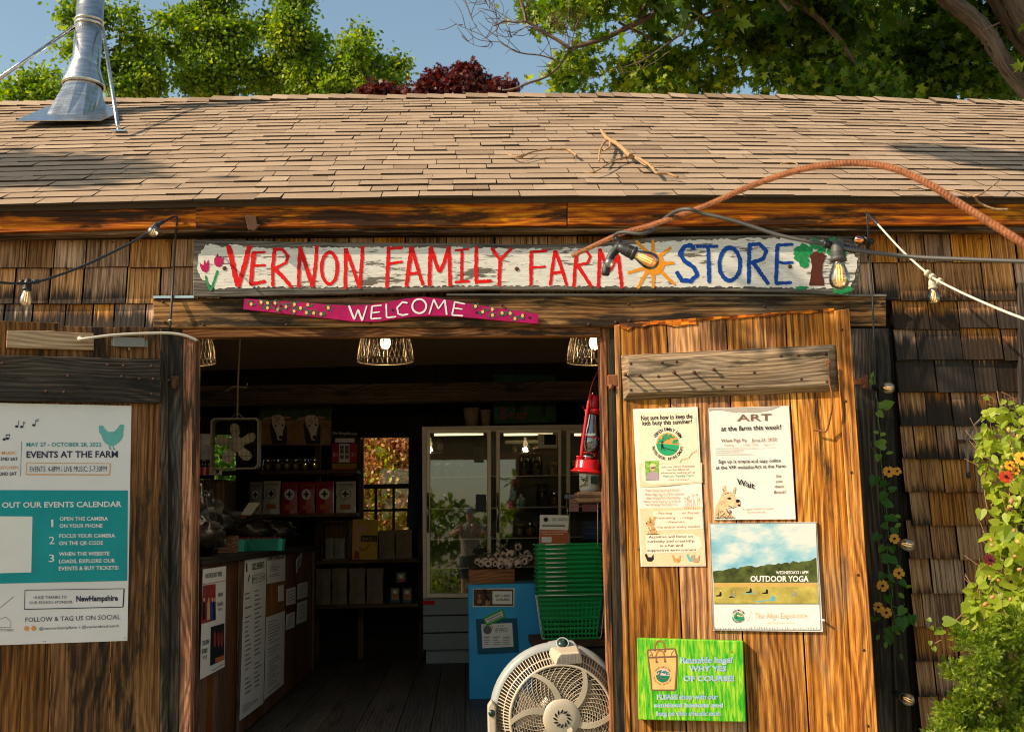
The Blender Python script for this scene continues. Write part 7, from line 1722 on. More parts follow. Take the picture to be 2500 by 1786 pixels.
# control hood on top
mb = MB(); TP = lambda x, y, z: cV + MV @ Vector((0, 0, z * kf)) + X_ * ((x - 990 + 28 * z / 350) * kf) + Z_ * ((1425 - y - 62 * max(z, 0) / 350) * kf)
f_ = [TP(920, 780, -28), TP(1270, 762, -28), TP(1262, 690, -40), TP(1236, 618, -46), TP(990, 628, -46), TP(945, 700, -40)]
bk = [TP(880, 770, 260), TP(1280, 760, 260), TP(1268, 640, 300), TP(1222, 520, 330), TP(880, 535, 330), TP(845, 620, 300)]
mb.prism(f_, Z_, back_pts=bk); mb.build('control_hood', M_fan, ff, bevel=.008, seg=3)
mb = MB()
f2 = [TP(935, 770, -30), TP(1250, 755, -30), TP(1240, 690, -43), TP(1218, 640, -49), TP(1000, 648, -49), TP(960, 705, -43)]
mb.face([p + NV * .002 for p in f2]); mb.build('hood_grille', plain('shaded vent plastic', (.30, .25, .21), .6, aniso=(14, 1, .2), var=.5, scale=22, bump=.6), ff)
mb = MB(); f3 = [TP(800, 560, 330), TP(1240, 545, 330), TP(1190, 470, 380), TP(1010, 452, 400), TP(850, 480, 380)]; mb.prism(f3, MV @ Vector((0, 0, 150 * kf))); mb.build('top_housing', M_fang, ff, bevel=.01, seg=3)
mb = MB(); kp = TP(1035, 494, 318); MK = frame_from((0, -1, .8)); mb.lathe([(.024, 0), (.024, .005), (.0001, .006)], kp, MK, 26); mb.build('dial', plain('dark green dial', (.012, .035, .03), .3), ff)
mb = MB(); mb.lathe([(.024, .0), (.026, .004), (.031, .004), (.032, -.002)], kp, MK, 26); mb.build('dial_ring', M_fang, ff)
# stand
for sx in (-1, 1):
    mb = MB(); x = cV.x + sx * 872 * kf; cz = cV.z
    mb.prism([(x - .018, YV + .02, 0), (x + .018, YV + .02, 0), (x + .02, YV + .06, cz + .05), (x, YV + .06, cz + .075), (x - .02, YV + .06, cz + .05)], (0, .07, 0)); mb.build('stand_arm', M_fan, ff, bevel=.008, seg=3)
    mb = MB(); mb.lathe([(.016, 0), (.016, .012), (.0001, .014)], (x, YV + .06, cz + .02), Matrix.Rotation(R(90), 3, 'X'), 16); mb.build('pivot_knob', plain('dark green dial', (.012, .035, .03), .3), ff)
mb = MB(); mb.box((cV.x, YV + .1, .02), (2 * 872 * kf + .1, .3, .035)); mb.build('stand_base', M_fan, ff, bevel=.01, seg=3)
# ================================================================== PLANTS AND TREES
def rdir():
    while True:
        v = Vector((random.uniform(-1, 1), random.uniform(-1, 1), random.uniform(-1, 1)))
        if .05 < v.length < 1: return v.normalized()
SHAPES = {
    'diamond': [[(0, 0), (.28, .45), (0, 1), (-.28, .45)]],
    'oval': [[(0, 0), (.2, .18), (.3, .45), (.2, .8), (0, 1)], [(0, 0), (0, 1), (-.2, .8), (-.3, .45), (-.2, .18)]],
    'heart': [[(0, .08), (.22, -.05), (.42, .12), (.44, .38), (.28, .72), (0, 1.05)], [(0, .08), (0, 1.05), (-.28, .72), (-.44, .38), (-.42, .12), (-.22, -.05)]],
    'maple': [[(0, 0), (.16, -.04), (.46, .02), (.20, .22), (.40, .36), (.60, .62), (.24, .48), (.24, .70), (.12, .68), (0, 1.05)], [(0, 0), (0, 1.05), (-.12, .68), (-.24, .70), (-.24, .48), (-.60, .62), (-.40, .36), (-.20, .22), (-.46, .02), (-.16, -.04)]],
}
def add_leaf(mb, pos, tip, nrm, size, shape='diamond', rnd=.5, fold=.25, mat=0, wid=1.0):
    tip = tip.normalized(); s = tip.cross(nrm)
    if s.length < 1e-4: s = tip.cross(X_)
    s.normalize(); n = s.cross(tip)
    for poly in SHAPES[shape]:
        ids = [mb.vert(pos + tip * (y * size) + s * (x * size * wid) + n * (abs(x) * fold * size)) for x, y in poly]
        mb.f.append(ids); mb.m.append(mat); mb.uv.append([(0, 0)] * len(ids)); mb.r.append(rnd); mb.sm.append(False)
def crown(mb, blobs, n, size, shape, dens=26, spread=.22, tone=.0, droop=.35, inner=.35, zr=1.0):
    """leaf clumps through the volume of the blobs [(centre, radius)]"""
    wts = [r ** 2 for c, r in blobs]
    nc = max(1, n // dens)
    for (c, r) in random.choices(blobs, wts, k=nc):
        d = rdir(); d.z *= zr; cc = c + d * r * (inner + (1 - inner) * random.random() ** .5) * (random.uniform(1.0, 1.3) if random.random() < .12 else 1)
        out = (cc - c).normalized(); cr = random.gauss(.5 + tone, .2); sg = spread * random.uniform(.6, 1.3)
        for _ in range(dens):
            p = cc + Vector((random.gauss(0, sg), random.gauss(0, sg), random.gauss(0, sg * .7)))
            nr = (out * .5 + Z_ * .5 + rdir() * .9).normalized()
            tp = (rdir() + out * .5 - Z_ * droop)
            add_leaf(mb, p, tp, nr, size * random.uniform(.65, 1.25), shape, min(1, max(0, cr + random.gauss(0, .16))), random.uniform(-.1, .35))
L_tree = leaf('sunny ash leaves', (.024, .08, .006), (.18, .29, .012), (.55, .58, .06), .46)
L_maple = leaf('maple leaves', (.018, .06, .006), (.11, .21, .010), (.42, .48, .035), .42)
L_red = leaf('dark red maple leaves', (.035, .008, .008), (.11, .018, .014), (.24, .05, .03), .3)
L_vine = leaf('yellow-green vine leaves', (.14, .22, .012), (.34, .42, .03), (.58, .58, .07), .4)
L_vined = leaf('green climbing leaves', (.03, .12, .01), (.10, .24, .02), (.34, .44, .05), .4)
L_con = leaf('golden cypress sprays', (.02, .06, .003), (.12, .21, .010), (.46, .52, .04), .2)
L_fol = leaf('autumn toned foliage', (.12, .04, .012), (.55, .24, .10), (.80, .55, .28), .45)
M_stem = plain('vine stem', (.28, .14, .07), .6); M_stemg = plain('green stem', (.12, .18, .03), .6)
def dblob(x, y, r, Yd, jit=1.0, k=.84):
    Yq = Yd + random.uniform(-jit, jit); px, py = D_(x, y)
    return (at(px, py, Yq), r * k * mpp(Yq))
def tree(name, label, blobsD, Yd, n, size, shape, lm, bark, trunk, cat='tree', group=None, jit=1.0, dens=26, spread=.22, inner=.35, tone=0.0, limbs=True, trad=.16):
    bl = [dblob(x, y, r, Yd, jit, .72) for x, y, r in blobsD]
    base = at(*D_(*trunk), Yd); base.z = -.28
    t = thing(name, label, cat, base, group)
    topz = max(c.z for c, r in bl)
    mb = MB(); cx = sum((c.x for c, r in bl)) / len(bl)
    tp = Vector((cx, Yd, topz - .6)); mid = base.lerp(tp, .55) + Vector((random.uniform(-.3, .3), 0, 0))
    S = spline([base, mid, tp], 8); mb.tube(S, [trad * (1 - .8 * i / (len(S) - 1)) for i in range(len(S))], 8)
    if limbs:
        for c, r in bl:
            k = min(S, key=lambda q: abs(q.z - (c.z - r * 1.2)) + .01 * (q - c).length)
            mb.tube(spline([k, k.lerp(c, .55) + Vector((0, 0, -.15)), c], 5), [trad * .2 * (1 - .75 * i / 10) for i in range(11)], 5)
    mb.build('trunk', bark, t)
    mb = MB(); crown(mb, bl, n, size, shape, dens, spread, tone, inner=inner); mb.build('crown', lm, t)
    return t
GT = 'trees behind the store roof'
tree('leafy_tree', 'airy green tree standing right behind the metal chimney', [(165, 30, 34), (150, 110, 22), (285, 35, 34), (300, 105, 42), (255, 150, 46), (330, 170, 48), (345, 95, 30), (310, 205, 46), (190, 90, 40), (220, 30, 30), (370, 40, 30), (265, 200, 40)], 17.5, 10500, .10, 'oval', L_tree, W_bark2, (318, 300), group=GT, spread=.15, inner=.2, dens=42)
tree('leafy_tree', 'low round green treetop at the left edge below the chimney strut', [(70, 190, 34), (32, 212, 28), (108, 172, 24), (100, 215, 34), (60, 225, 30)], 16, 4000, .095, 'oval', L_tree, W_bark2, (70, 320), group=GT, spread=.18, inner=.2)
tree('leafy_tree', 'tallest dense green tree with its crown cut by the top edge left of middle', [(478, 20, 78), (440, 80, 54), (520, 80, 66), (468, 150, 74), (538, 165, 58), (425, 180, 46), (500, -60, 80), (410, 40, 34), (395, 120, 38), (480, 205, 60)], 19, 18000, .10, 'oval', L_tree, W_bark2, (480, 330), group=GT, spread=.15, inner=.3, dens=42)
tree('leafy_tree', 'green tree with a narrow crown reaching the top edge beside the open sky', [(650, 5, 50), (640, 70, 62), (690, 108, 52), (620, 150, 64), (680, 175, 58), (640, -50, 60), (600, 60, 38), (710, 165, 34), (610, 205, 50)], 18.5, 15000, .098, 'oval', L_tree, W_bark2, (640, 330), group=GT, spread=.15, inner=.3, dens=42)
tree('leafy_tree', 'shorter pointed green tree at the right end of the left tree row', [(803, 78, 20), (795, 112, 36), (762, 155, 42), (828, 152, 42), (872, 160, 24), (862, 188, 34), (745, 195, 40), (810, 195, 44), (780, 100, 20), (885, 145, 14)], 17.5, 9500, .095, 'oval', L_tree, W_bark2, (800, 330), group=GT, spread=.13, inner=.25, dens=42)
tree('red_maple', 'dark red maple treetop peeping over the middle of the roof ridge', [(972, 178, 22), (950, 200, 22), (1036, 158, 18), (1040, 178, 30), (1022, 200, 36), (985, 202, 24), (1086, 190, 14), (1066, 202, 20), (1122, 196, 14), (1105, 205, 16), (940, 212, 20)], 14, 9000, .085, 'maple', L_red, W_bark2, (1030, 330), group='red maples behind the ridge', jit=.4, spread=.1, inner=.2)
tree('red_maple', 'small dark red maple tuft in front of the shorter green tree', [(842, 205, 17), (868, 212, 13), (812, 214, 12), (905, 216, 10)], 13.5, 1800, .085, 'maple', L_red, W_bark2, (845, 330), group='red maples behind the ridge', jit=.3, spread=.09, inner=.2)

# ---- the big maple on the right, hand-laid limbs
YM = 8.5
mp = thing('maple_tree', 'big spreading maple with bare forked limbs filling the sky at the right', 'tree', Vector((7.4, YM + .3, -.28)))
ZS = zm(1100, 0, .308); ZT = zm(1800, 0, .308)
def limb(mb, z, pts, r0, r1, dy=0.0, n=6):
    P = spline([at(*z(x, y), YM + dy) for x, y in pts], n); N = len(P) - 1
    k = .308 * mpp(YM + dy) / 2
    mb.tube(P, [(r0 + (r1 - r0) * i / N) * k * random.uniform(.93, 1.08) for i in range(N + 1)], 9)
    return P
mb = MB(); LB = []
for z, pts, r0, r1, dy in (
    (ZS, [(2100, -90), (1860, 0), (1700, 50), (1600, 115), (1480, 182), (1300, 268), (1180, 318), (1090, 345), (1000, 370), (938, 392)], 62, 34, 0), (ZS, [(945, 388), (860, 326), (780, 282), (700, 232), (640, 190), (595, 168)], 34, 24, -.1), (ZS, [(600, 172), (588, 110), (565, 40), (545, -40)], 26, 22, -.2),
    (ZS, [(600, 170), (510, 176), (430, 170), (385, 188), (342, 205)], 18, 14, -.1), (ZS, [(935, 400), (905, 460), (860, 525), (800, 580), (730, 622), (640, 652), (545, 690), (470, 712), (410, 716)], 24, 15, .1),
    (ZS, [(858, 492), (790, 462), (700, 438), (600, 428), (520, 410), (460, 375), (395, 332)], 14, 10, .2), (ZS, [(395, 332), (320, 328), (250, 280), (150, 238), (60, 200), (-10, 148)], 8, 3, .25), (ZS, [(395, 332), (372, 295), (362, 200), (358, 100), (330, 40), (290, -10)], 8, 4, .2),
    (ZS, [(255, 284), (200, 210), (160, 130), (120, 20), (115, -30)], 6, 3, .2), (ZS, [(322, 332), (275, 368), (200, 362), (140, 330), (80, 270)], 6, 3, .2), (ZS, [(362, 200), (390, 150), (430, 100)], 3, 2, .2), (ZS, [(360, 120), (310, 70), (280, 10)], 3, 2, .2), (ZS, [(960, 360), (975, 270), (1010, 170), (1060, 70)], 10, 6, -.2), (ZS, [(985, 225), (900, 190), (820, 140), (770, 110)], 8, 4, -.2), (ZS, [(905, 335), (918, 250), (940, 180), (980, 140)], 7, 4, -.2), (ZS, [(920, 235), (850, 215), (780, 140)], 6, 3, -.2),
    (ZS, [(830, 480), (800, 450), (792, 390), (770, 320), (735, 270)], 10, 5, 0), (ZS, [(600, 215), (540, 250), (480, 300)], 6, 3, 0), (ZS, [(700, 245), (640, 222), (590, 210)], 10, 6, 0),
    (ZS, [(2240, 68), (2150, 78), (2060, 100), (1985, 122), (1950, 90), (1900, 50), (1860, 20)], 22, 16, -.4), (ZS, [(1980, 125), (1920, 180), (1830, 268), (1760, 320), (1700, 360), (1600, 430), (1500, 490), (1380, 530), (1240, 570), (1130, 620)], 20, 6, -.6), (ZS, [(1500, 145), (1515, 90), (1550, 30), (1570, -30)], 30, 26, 0), (ZS, [(1330, 175), (1400, 215), (1500, 262), (1610, 312)], 24, 22, .3), (ZS, [(1740, 400), (1620, 490), (1480, 560), (1330, 580)], 7, 3, -.5),
    (ZS, [(1130, 50), (1200, 95), (1290, 125), (1400, 128), (1480, 140)], 9, 9, .1), (ZS, [(1140, 620), (1060, 590), (980, 570), (900, 545)], 6, 3, -.3),
    (ZT, [(330, -60), (345, 0), (390, 60), (410, 80), (430, 50)], 40, 22, -1.0), (ZT, [(380, -80), (450, 10), (600, 110), (730, 230), (830, 340), (890, 440), (950, 540), (1010, 640), (1050, 720), (1070, 800)], 60, 26, -.3),
    (ZT, [(1600, -80), (1760, 60), (1880, 160), (1990, 280), (2070, 420), (2160, 560), (2300, 720), (2420, 860)], 150, 150, -.6), (ZT, [(1940, 330), (1935, 450), (1925, 560), (1915, 680), (1905, 860)], 26, 34, .3), (ZT, [(1600, 20), (1720, 140), (1830, 240), (1930, 330)], 30, 24, .2), (ZT, [(1950, 240), (2010, 215), (2080, 180)], 26, 14, -1.2)):
    LB.append(limb(mb, z, pts, r0, r1, dy))
mb.tube(spline([Vector((7.4, YM + .3, -.28)), Vector((7.0, YM, 2.5)), at(2700, 330, YM), at(2520, 60, YM - .3), at(2380, -160, YM - .2), at(2200, -380, YM)], 6), [.45 - .007 * i for i in range(31)], 14)
for P in LB[:24]:        # fine bare twigs
    for k in range(7):
        p = random.choice(P); 
        if p.x > 2.4: continue
        q = p + Vector((random.uniform(-.35, .2), random.uniform(-.2, .2), random.uniform(-.1, .4)))
        mb.tube(spline([p, p.lerp(q, .5) + rdir() * .06, q], 3), [.006, .005, .005, .004, .004, .003, .002], 4, rnd=.2)
mb.build('trunk', W_bark, mp)
bl = []
for x, y, r in ((1272, 150, 40), (1300, 112, 34), (1262, 188, 30), (1240, 165, 24), (1385, 168, 44), (1420, 128, 50), (1480, 160, 62), (1545, 130, 50), (1562, 188, 50), (1612, 165, 42), (1500, 200, 44), (1400, 203, 36), (1330, 200, 26), (1440, 190, 40), (1185, 15, 34), (1222, 48, 28), (1292, 15, 40), (1350, 42, 30), (1205, 72, 18), (1410, 5, 44), (1330, -10, 40), (1250, 5, 40), (1450, 60, 24), (1500, 62, 24), (1640, 55, 60), (1690, 95, 70), (1760, 40, 84), (1722, 165, 40), (1800, 150, 80), (1580, 40, 30), (1345, 88, 16), (1765, 205, 42), (1600, 100, 30)):
    bl.append(dblob(x, y, r, YM + .55, .6, .70))
mb = MB(); crown(mb, bl, 7200, .118, 'maple', 22, .13, .16, .5, .25)  # sunny left side: light put into a paler leaf tone
bl = []
for x, y, r in ((1850, 60, 100), (1900, 160, 86), (1960, 60, 100), (2010, 150, 100), (2060, 40, 100), (2110, 150, 84), (2160, 70, 90), (2200, 180, 50), (2260, 100, 70), (1840, 190, 60), (2250, 200, 40), (1950, 200, 60), (2050, 200, 60), (1790, 60, 70)):
    bl.append(dblob(x, y, r, YM + .6, 1.2))
crown(mb, bl, 10000, .12, 'maple', 18, .18, -.12, .5, .2)  # right side: shade put into a darker leaf tone
bl = []
for x, y, r in ((2150, -190, 220), (2350, -100, 200), (2450, 100, 160), (2000, -330, 260)):
    bl.append(dblob(x, y, r, YM - .4, 1.0))
bl += [(at(*D_(x, y), YM) + S2 * 3.0, .95) for x in range(1820, 2300, 95) for y in (50, 120, 190)]  # unseen leaf clumps added sunward to keep the right crown dark
crown(mb, bl, 16000, .21, 'maple', 14, .3, -.1, .5, .3)
mb.build('crown', L_maple, mp)

mb = MB()
pR = ROOFPL(*D_(2180, 340)) + S2 * 6.2
mb.tube(spline([Vector((7.3, YM + .2, 5.5)), Vector((6.6, 5.5, 8.4)), Vector((3.5, 1.5, 8.2)), pR + Vector((1.6, .3, .45)), pR + Vector((.4, 0, .05))], 7), [.16 - .0052 * i for i in range(29)], 8)
mb.build('bough', W_bark, mp); mb = MB()
dR = (ROOFPL(*D_(2273, 352)) - ROOFPL(*D_(1960, 318))).normalized()
crown(mb, [(pR, .14), (pR - dR * .28, .09), (pR + dR * .35, .22), (pR + dR * .8, .3), (pR + dR * 1.3, .3)], 5200, .09, 'oval', 16, .07)
mb.build('bough_leaves', L_maple, mp)

# tree outside the frame whose branches shade the roof
sh = thing('shade_tree', 'leafy tree beside the yard whose boughs throw shade on the roof', 'tree', Vector((-11, -2.5, -.28)))
mb = MB(); bl = []
pL = ROOFPL(*D_(95, 372)) + S2 * 7.5
mb.tube(spline([Vector((-11, -2.5, -.28)), Vector((-10.8, -2.4, 4)), Vector((-10.6, -2.4, 5)), Vector((-10.4, -2.3, 5.6))], 6), [.3 - .012 * i for i in range(19)], 10)
mb.tube(spline([Vector((-10.4, -2.3, 5.4)), pL.lerp(Vector((-10.4, -2.3, 5.4)), .4), pL], 5), .05, 6)
mb.build('trunk', W_bark2, sh)
mb = MB()
crown(mb, [(pL, .26), (pL + Vector((-.45, 0, .1)), .35), (pL + Vector((-.9, .1, .0)), .4)], 5200, .12, 'oval', 20, .12)
crown(mb, [(WALL(2300, 1010) + S2 * 6, .16), (WALL(2400, 1110) + S2 * 6, .14), (WALL(2250, 1180) + S2 * 6, .13)], 200, .10, 'oval', 14, .07)
mb.build('crown', L_tree, sh)

# foliage seen through the back windows
fb = thing('backlit_shrub', 'shrub with reddish sunlit leaves seen through the back window', 'shrub', at(950, 1500, 9.5))
fb.location.z = -.28
bl = [(at(860 + 24 * i, y, 9.5 + random.uniform(-.5, .5)), .42) for i in range(8) for y in (1050, 1130, 1210, 1280)]
mb = MB(); mb.tube([Vector((at(950, 1500, 9.5).x, 9.5, -.28)), at(950, 1150, 9.5)], .05, 6); mb.build('stem', W_bark2, fb)
mb = MB(); crown(mb, bl, 15000, .07, 'oval', 20, .12, .1); mb.build('foliage', L_fol, fb); mb = MB(); crown(mb, bl, 6000, .07, 'oval', 20, .12, .2); mb.build('green_foliage', L_vine, fb)
fb = thing('backlit_shrub', 'green sunlit shrub glimpsed through the back window behind the box fan', 'shrub', at(520, 1500, 8.5))
fb.location.z = -.28
bl = [(at(430 + 30 * i, y, 8.5 + random.uniform(-.4, .4)), .42) for i in range(7) for y in (1050, 1130, 1210, 1280)]
mb = MB(); mb.tube([Vector((at(520, 1500, 8.5).x, 8.5, -.28)), at(520, 1150, 8.5)], .05, 6); mb.build('stem', W_bark2, fb)
mb = MB(); crown(mb, bl, 8000, .08, 'oval', 16, .14, .1); mb.build('foliage', L_vined, fb)

# ---- big flowering vine at the right
def flower(parent, p, nrm, size, pm_, name='flower'):
    M = frame_from(-Vector(nrm)); mb = MB()
    for k in range(5):
        a = k * 2 * math.pi / 5 + random.uniform(-.1, .1)
        pts = [(0, 0, 0), (.28, .35, .05), (.46, .75, .1), (.3, 1.0, .02), (0, .93, .08), (-.3, 1.0, .02), (-.46, .75, .1), (-.28, .35, .05)]
        mb.face([p + M @ Vector(((x * math.cos(a) - y * math.sin(a)) * size, (x * math.sin(a) + y * math.cos(a)) * size, -z * size)) for x, y, z in pts], 0)
    mb.lathe([(size * .24, -.004), (size * .18, -.012), (.0001, -.014)], p, M, 10, 1)
    return mb.build(name, [pm_, pm('flower throat', (.03, .008, .006), .7)], parent)
F_or = leaf('orange petals', (.86, .32, .01), (.92, .40, .02), (.95, .48, .04), .3); F_rd = leaf('red petals', (.40, .02, .01), (.60, .05, .012), (.70, .09, .02), .3); F_yl = leaf('yellow petals', (.75, .42, .02), (.85, .5, .04), (.9, .58, .08), .3)
fv = thing('flowering_vine', 'large yellow-green vine with orange and red flowers against the shingle wall', 'vine', Vector((at(2440, 1700, -.4).x, -.4, -.28)))
outline = [(110, 705), (160, 690), (210, 705), (300, 700), (380, 680), (430, 690), (520, 735), (620, 790), (700, 760), (760, 720), (830, 740), (880, 700), (940, 690), (1000, 660), (1060, 640), (1120, 650)]
def xleft(y):
    for (ya, xa), (yb, xb) in zip(outline, outline[1:]):
        if ya <= y <= yb: return xa + (xb - xa) * (y - ya) / (yb - ya)
    return 700
mb = MB(); sb = MB()
for k in range(1150):
    y = random.uniform(112, 1110); xl_ = xleft(y); x = xl_ + (1080 - xl_) * random.random() ** .8 + random.gauss(0, 8)
    if random.random() < .10: x = xl_ + random.uniform(-18, 25)
    Yd = -.30 - .34 * random.random() * min(1, (x - xl_ + 60) / 200)
    if y < 175 + 45 * math.sin(x * .031) * math.sin(x * .011 + 1) + random.uniform(-20, 20): continue
    p = at(*ZJ(x, y), Yd); big = random.random()
    size = random.uniform(.022, .055) if y < 700 else random.uniform(.035, .075)
    nr = (Vector((-.45, -.7, .6)) + rdir() * .8).normalized(); tp = Vector((random.uniform(-1, 1), random.uniform(-.4, .2), random.uniform(-1, .25)))
    add_leaf(mb, p, tp, nr, size, 'heart' if random.random() < .7 else 'oval', min(1, max(0, random.gauss(.55, .22))), .22)
    if random.random() < .22 and y > 300:
        q = p + Vector((random.uniform(-.05, .05), random.uniform(0, .08), random.uniform(.03, .12))); sb.tube(spline([p, p.lerp(q, .5) + rdir() * .01, q], 3), .0014, 4)
for pts in ([(700, 118), (730, 128), (760, 150)], [(780, 105), (810, 118), (850, 150)], [(760, 150), (720, 118), (690, 120)], [(720, 420), (705, 480), (705, 560), (718, 640), (725, 690)], [(480, 1228), (530, 1200), (580, 1160), (640, 1100), (700, 1040)], [(570, 1130), (610, 1090), (640, 1050), (690, 980), (740, 900)], [(740, 880), (760, 850), (745, 830), (700, 890), (670, 1010)], [(860, 1088), (830, 1100), (790, 1130)], [(760, 100), (770, 150), (790, 200), (830, 400), (850, 700), (880, 1000), (900, 1300), (905, 1600)]):
    sb.tube(spline([at(*ZJ(x, y), -.36) for x, y in pts], 6), .0026, 6)
for x, y, s in ((700, 122, .03), (792, 138, .035), (835, 150, .03), (705, 570, .05), (735, 570, .045), (690, 625, .055), (730, 625, .055), (752, 640, .04), (620, 1040, .06), (640, 1060, .06), (650, 1030, .05), (600, 1130, .045), (625, 1120, .04), (690, 900, .055), (715, 885, .05), (720, 935, .055), (690, 965, .05), (655, 1110, .05), (665, 1128, .05), (460, 1215, .022), (472, 1240, .026), (515, 1130, .06), (545, 1140, .055), (520, 1165, .05), (450, 1115, .024), (462, 1150, .022)):
    add_leaf(mb, at(*ZJ(x, y), -.36), Vector((random.uniform(-1, 1), -.2, random.uniform(-1, .1))), Vector((-.4, -.8, .5)), s, 'heart', random.uniform(.4, .8) if x > 540 else .1, .2)
mb.build('foliage', L_vine, fv); sb.build('stem', M_stem, fv)
for x, y, s, m_ in ((798, 482, .029, F_rd), (815, 432, .021, F_or), (870, 402, .031, F_yl), (842, 455, .018, F_or), (725, 853, .024, pm('maroon petals', (.10, .008, .012), .6))):
    flower(fv, at(*ZJ(x, y), -.66), (-.3, -1, .25), s, m_)
bb = MB()
for k in range(22):
    y = random.uniform(150, 1100); x = xleft(y) + random.uniform(0, 190); c = at(*ZJ(x, y), -.62); s = random.uniform(.006, .011)
    bb.lathe([(.0001, -s * 1.3), (s * .6, -s * .8), (s, 0), (s * .7, s), (.0001, s * 1.4)], c, frame_from(rdir()), 7, rnd=random.random())
o = bb.build('flower_buds', leaf('peach buds', (.55, .25, .10), (.70, .36, .16), (.62, .52, .10), .3), fv); o['kind'] = 'stuff'

# ---- thin vine climbing the cable on the corner trim
cv = thing('climbing_vine', 'thin green vine with orange flowers climbing the cable on the corner trim', 'vine', at(2180, 1600, -.1))
mb = MB(); sb = MB()
stem = [(205, 10), (212, 60), (224, 160), (228, 230), (238, 300), (236, 370), (243, 440), (255, 520), (262, 600), (268, 680), (272, 760), (268, 850), (280, 930), (290, 1000), (285, 1060), (300, 1110), (280, 1180), (262, 1215)]
sb.tube(spline([at(*ZJ(x, y), -.115) for x, y in stem], 6), .0022, 6)
for k, pts in enumerate(([(230, 340), (196, 325), (205, 365), (230, 390)], [(290, 1060), (340, 1080), (390, 1110), (450, 1125), (500, 1130)], [(300, 1110), (330, 1080), (345, 1050)], [(240, 1050), (215, 1075), (205, 1130)])):
    sb.tube(spline([at(*ZJ(x, y), -.13) for x, y in pts], 5), .0014, 5)
for x, y, s, br in ((205, 15, .03, .9), (200, 40, .03, .8), (208, 55, .026, .7), (228, 165, .04, .8), (248, 168, .055, .8), (222, 190, .04, .8), (232, 285, .035, .9), (262, 288, .035, .9), (208, 330, .035, .7), (262, 340, .06, .8), (230, 380, .04, .7), (262, 380, .035, .8), (215, 478, .055, .2), (270, 505, .05, .1), (262, 552, .05, .2), (275, 545, .04, .2), (255, 600, .045, .2), (250, 580, .045, .1), (255, 670, .045, .15), (280, 660, .04, .3), (300, 655, .035, .5), (330, 660, .035, .7), (328, 690, .035, .7), (270, 700, .04, .15), (295, 705, .045, .2), (235, 738, .05, .15), (255, 790, .045, .6), (290, 790, .04, .3), (240, 850, .055, .15), (280, 845, .045, .2), (308, 875, .035, .7), (255, 912, .045, .15), (298, 940, .05, .15), (320, 945, .045, .15), (290, 960, .04, .1), (350, 975, .036, .75), (318, 1000, .035, .7), (270, 1010, .045, .1), (345, 1065, .05, .6), (355, 1100, .065, .1), (330, 1110, .065, .1), (375, 1098, .05, .1), (210, 1110, .05, .1), (265, 1155, .05, .1), (300, 1172, .03, .7), (270, 1185, .05, .1), (232, 1188, .03, .7), (262, 1218, .032, .8), (320, 1150, .045, .1), (325, 1272, .03, .3)):
    add_leaf(mb, at(*ZJ(x, y), -.14 - random.uniform(0, .04)), Vector((random.uniform(-1, 1), -.15, random.uniform(-1, .2))), Vector((-.35, -.85, .4)) + rdir() * .4, s, 'heart' if s > .036 else 'oval', br, .2)
mb.build('foliage', L_vined, cv); sb.build('stem', M_stemg, cv)
for x, y, s in ((275, 460, .027), (312, 458, .020), (300, 760, .024), (320, 914, .026), (247, 970, .027), (228, 1066, .024), (264, 1090, .025)):
    flower(cv, at(*ZJ(x, y), -.19), (-.2, -1, .25), s, F_or)

# ---- golden cypress shrub in the corner
cs = thing('cypress_shrub', 'bright yellow-green cypress shrub in the lower right corner', 'shrub', Vector((at(2440, 1700, -.55).x, -.55, -.28)))
mb = MB()
blobs = []
for x, y, r in ((600, 1190, 42), (650, 1240, 66), (700, 1180, 50), (740, 1260, 70), (690, 1300, 60), (760, 1150, 46), (800, 1200, 60), (850, 1150, 60), (820, 1300, 80), (560, 1355, 38), (590, 1380, 30), (640, 1420, 52), (690, 1400, 60), (760, 1400, 80), (850, 1420, 80), (600, 1480, 60), (560, 1530, 66), (540, 1590, 62), (620, 1580, 90), (700, 1540, 90), (790, 1540, 100), (880, 1560, 100), (900, 1250, 90), (520, 1640, 60), (640, 1680, 100), (780, 1680, 110), (920, 1700, 120), (760, 1100, 34), (850, 1110, 30)):
    Yd = -.55 + random.uniform(-.1, .12); blobs.append((at(*ZJ(x, y), Yd), r * .5455 * mpp(Yd)))
for c, r in random.choices(blobs, [r * r for c, r in blobs], k=430):
    d = rdir(); d.y = -abs(d.y) if random.random() < .85 else d.y
    pad = c + d * r * (.6 + .45 * random.random() ** .5); pr = random.uniform(.022, .05); pdir = (d + Vector((-.15, -.35, .45)) + rdir() * .3).normalized(); tone = random.gauss(.5, .12)
    for _ in range(30):
        o = rdir() * pr * random.random() ** .5; o -= pdir.cross(X_).normalized() * o.dot(pdir.cross(X_).normalized()) * .55
        p = pad + o; ax = (pdir * .8 + o.normalized() * .8 + rdir() * .35).normalized(); sd = ax.cross(rdir()); sd.normalize(); nn = ax.cross(sd)
        br = min(1, max(0, tone + random.gauss(0, .12))); L_ = random.uniform(.010, .020)
        for q in range(7):
            t_ = q / 6; side = (q % 2) * 2 - 1
            dd = (ax * .9 + sd * side * (.8 - .4 * t_) + nn * random.uniform(-.3, .3)).normalized()
            add_leaf(mb, p + ax * L_ * 1.3 * t_, dd, nn, L_ * (.75 - .25 * t_), 'diamond', min(1, br + .3 * t_), .2, wid=.75)
mb.build('foliage', L_con, cs)
mb = MB()
b0 = Vector((at(2440, 1700, -.5).x, -.5, -.28))
for x, y in ((700, 1250), (800, 1250), (620, 1400), (850, 1450), (600, 1580), (850, 1180)): mb.tube(spline([b0, b0.lerp(at(*ZJ(x, y), -.5), .5) + rdir() * .04, at(*ZJ(x, y), -.5)], 5), [.014 - .001 * i for i in range(11)], 6)
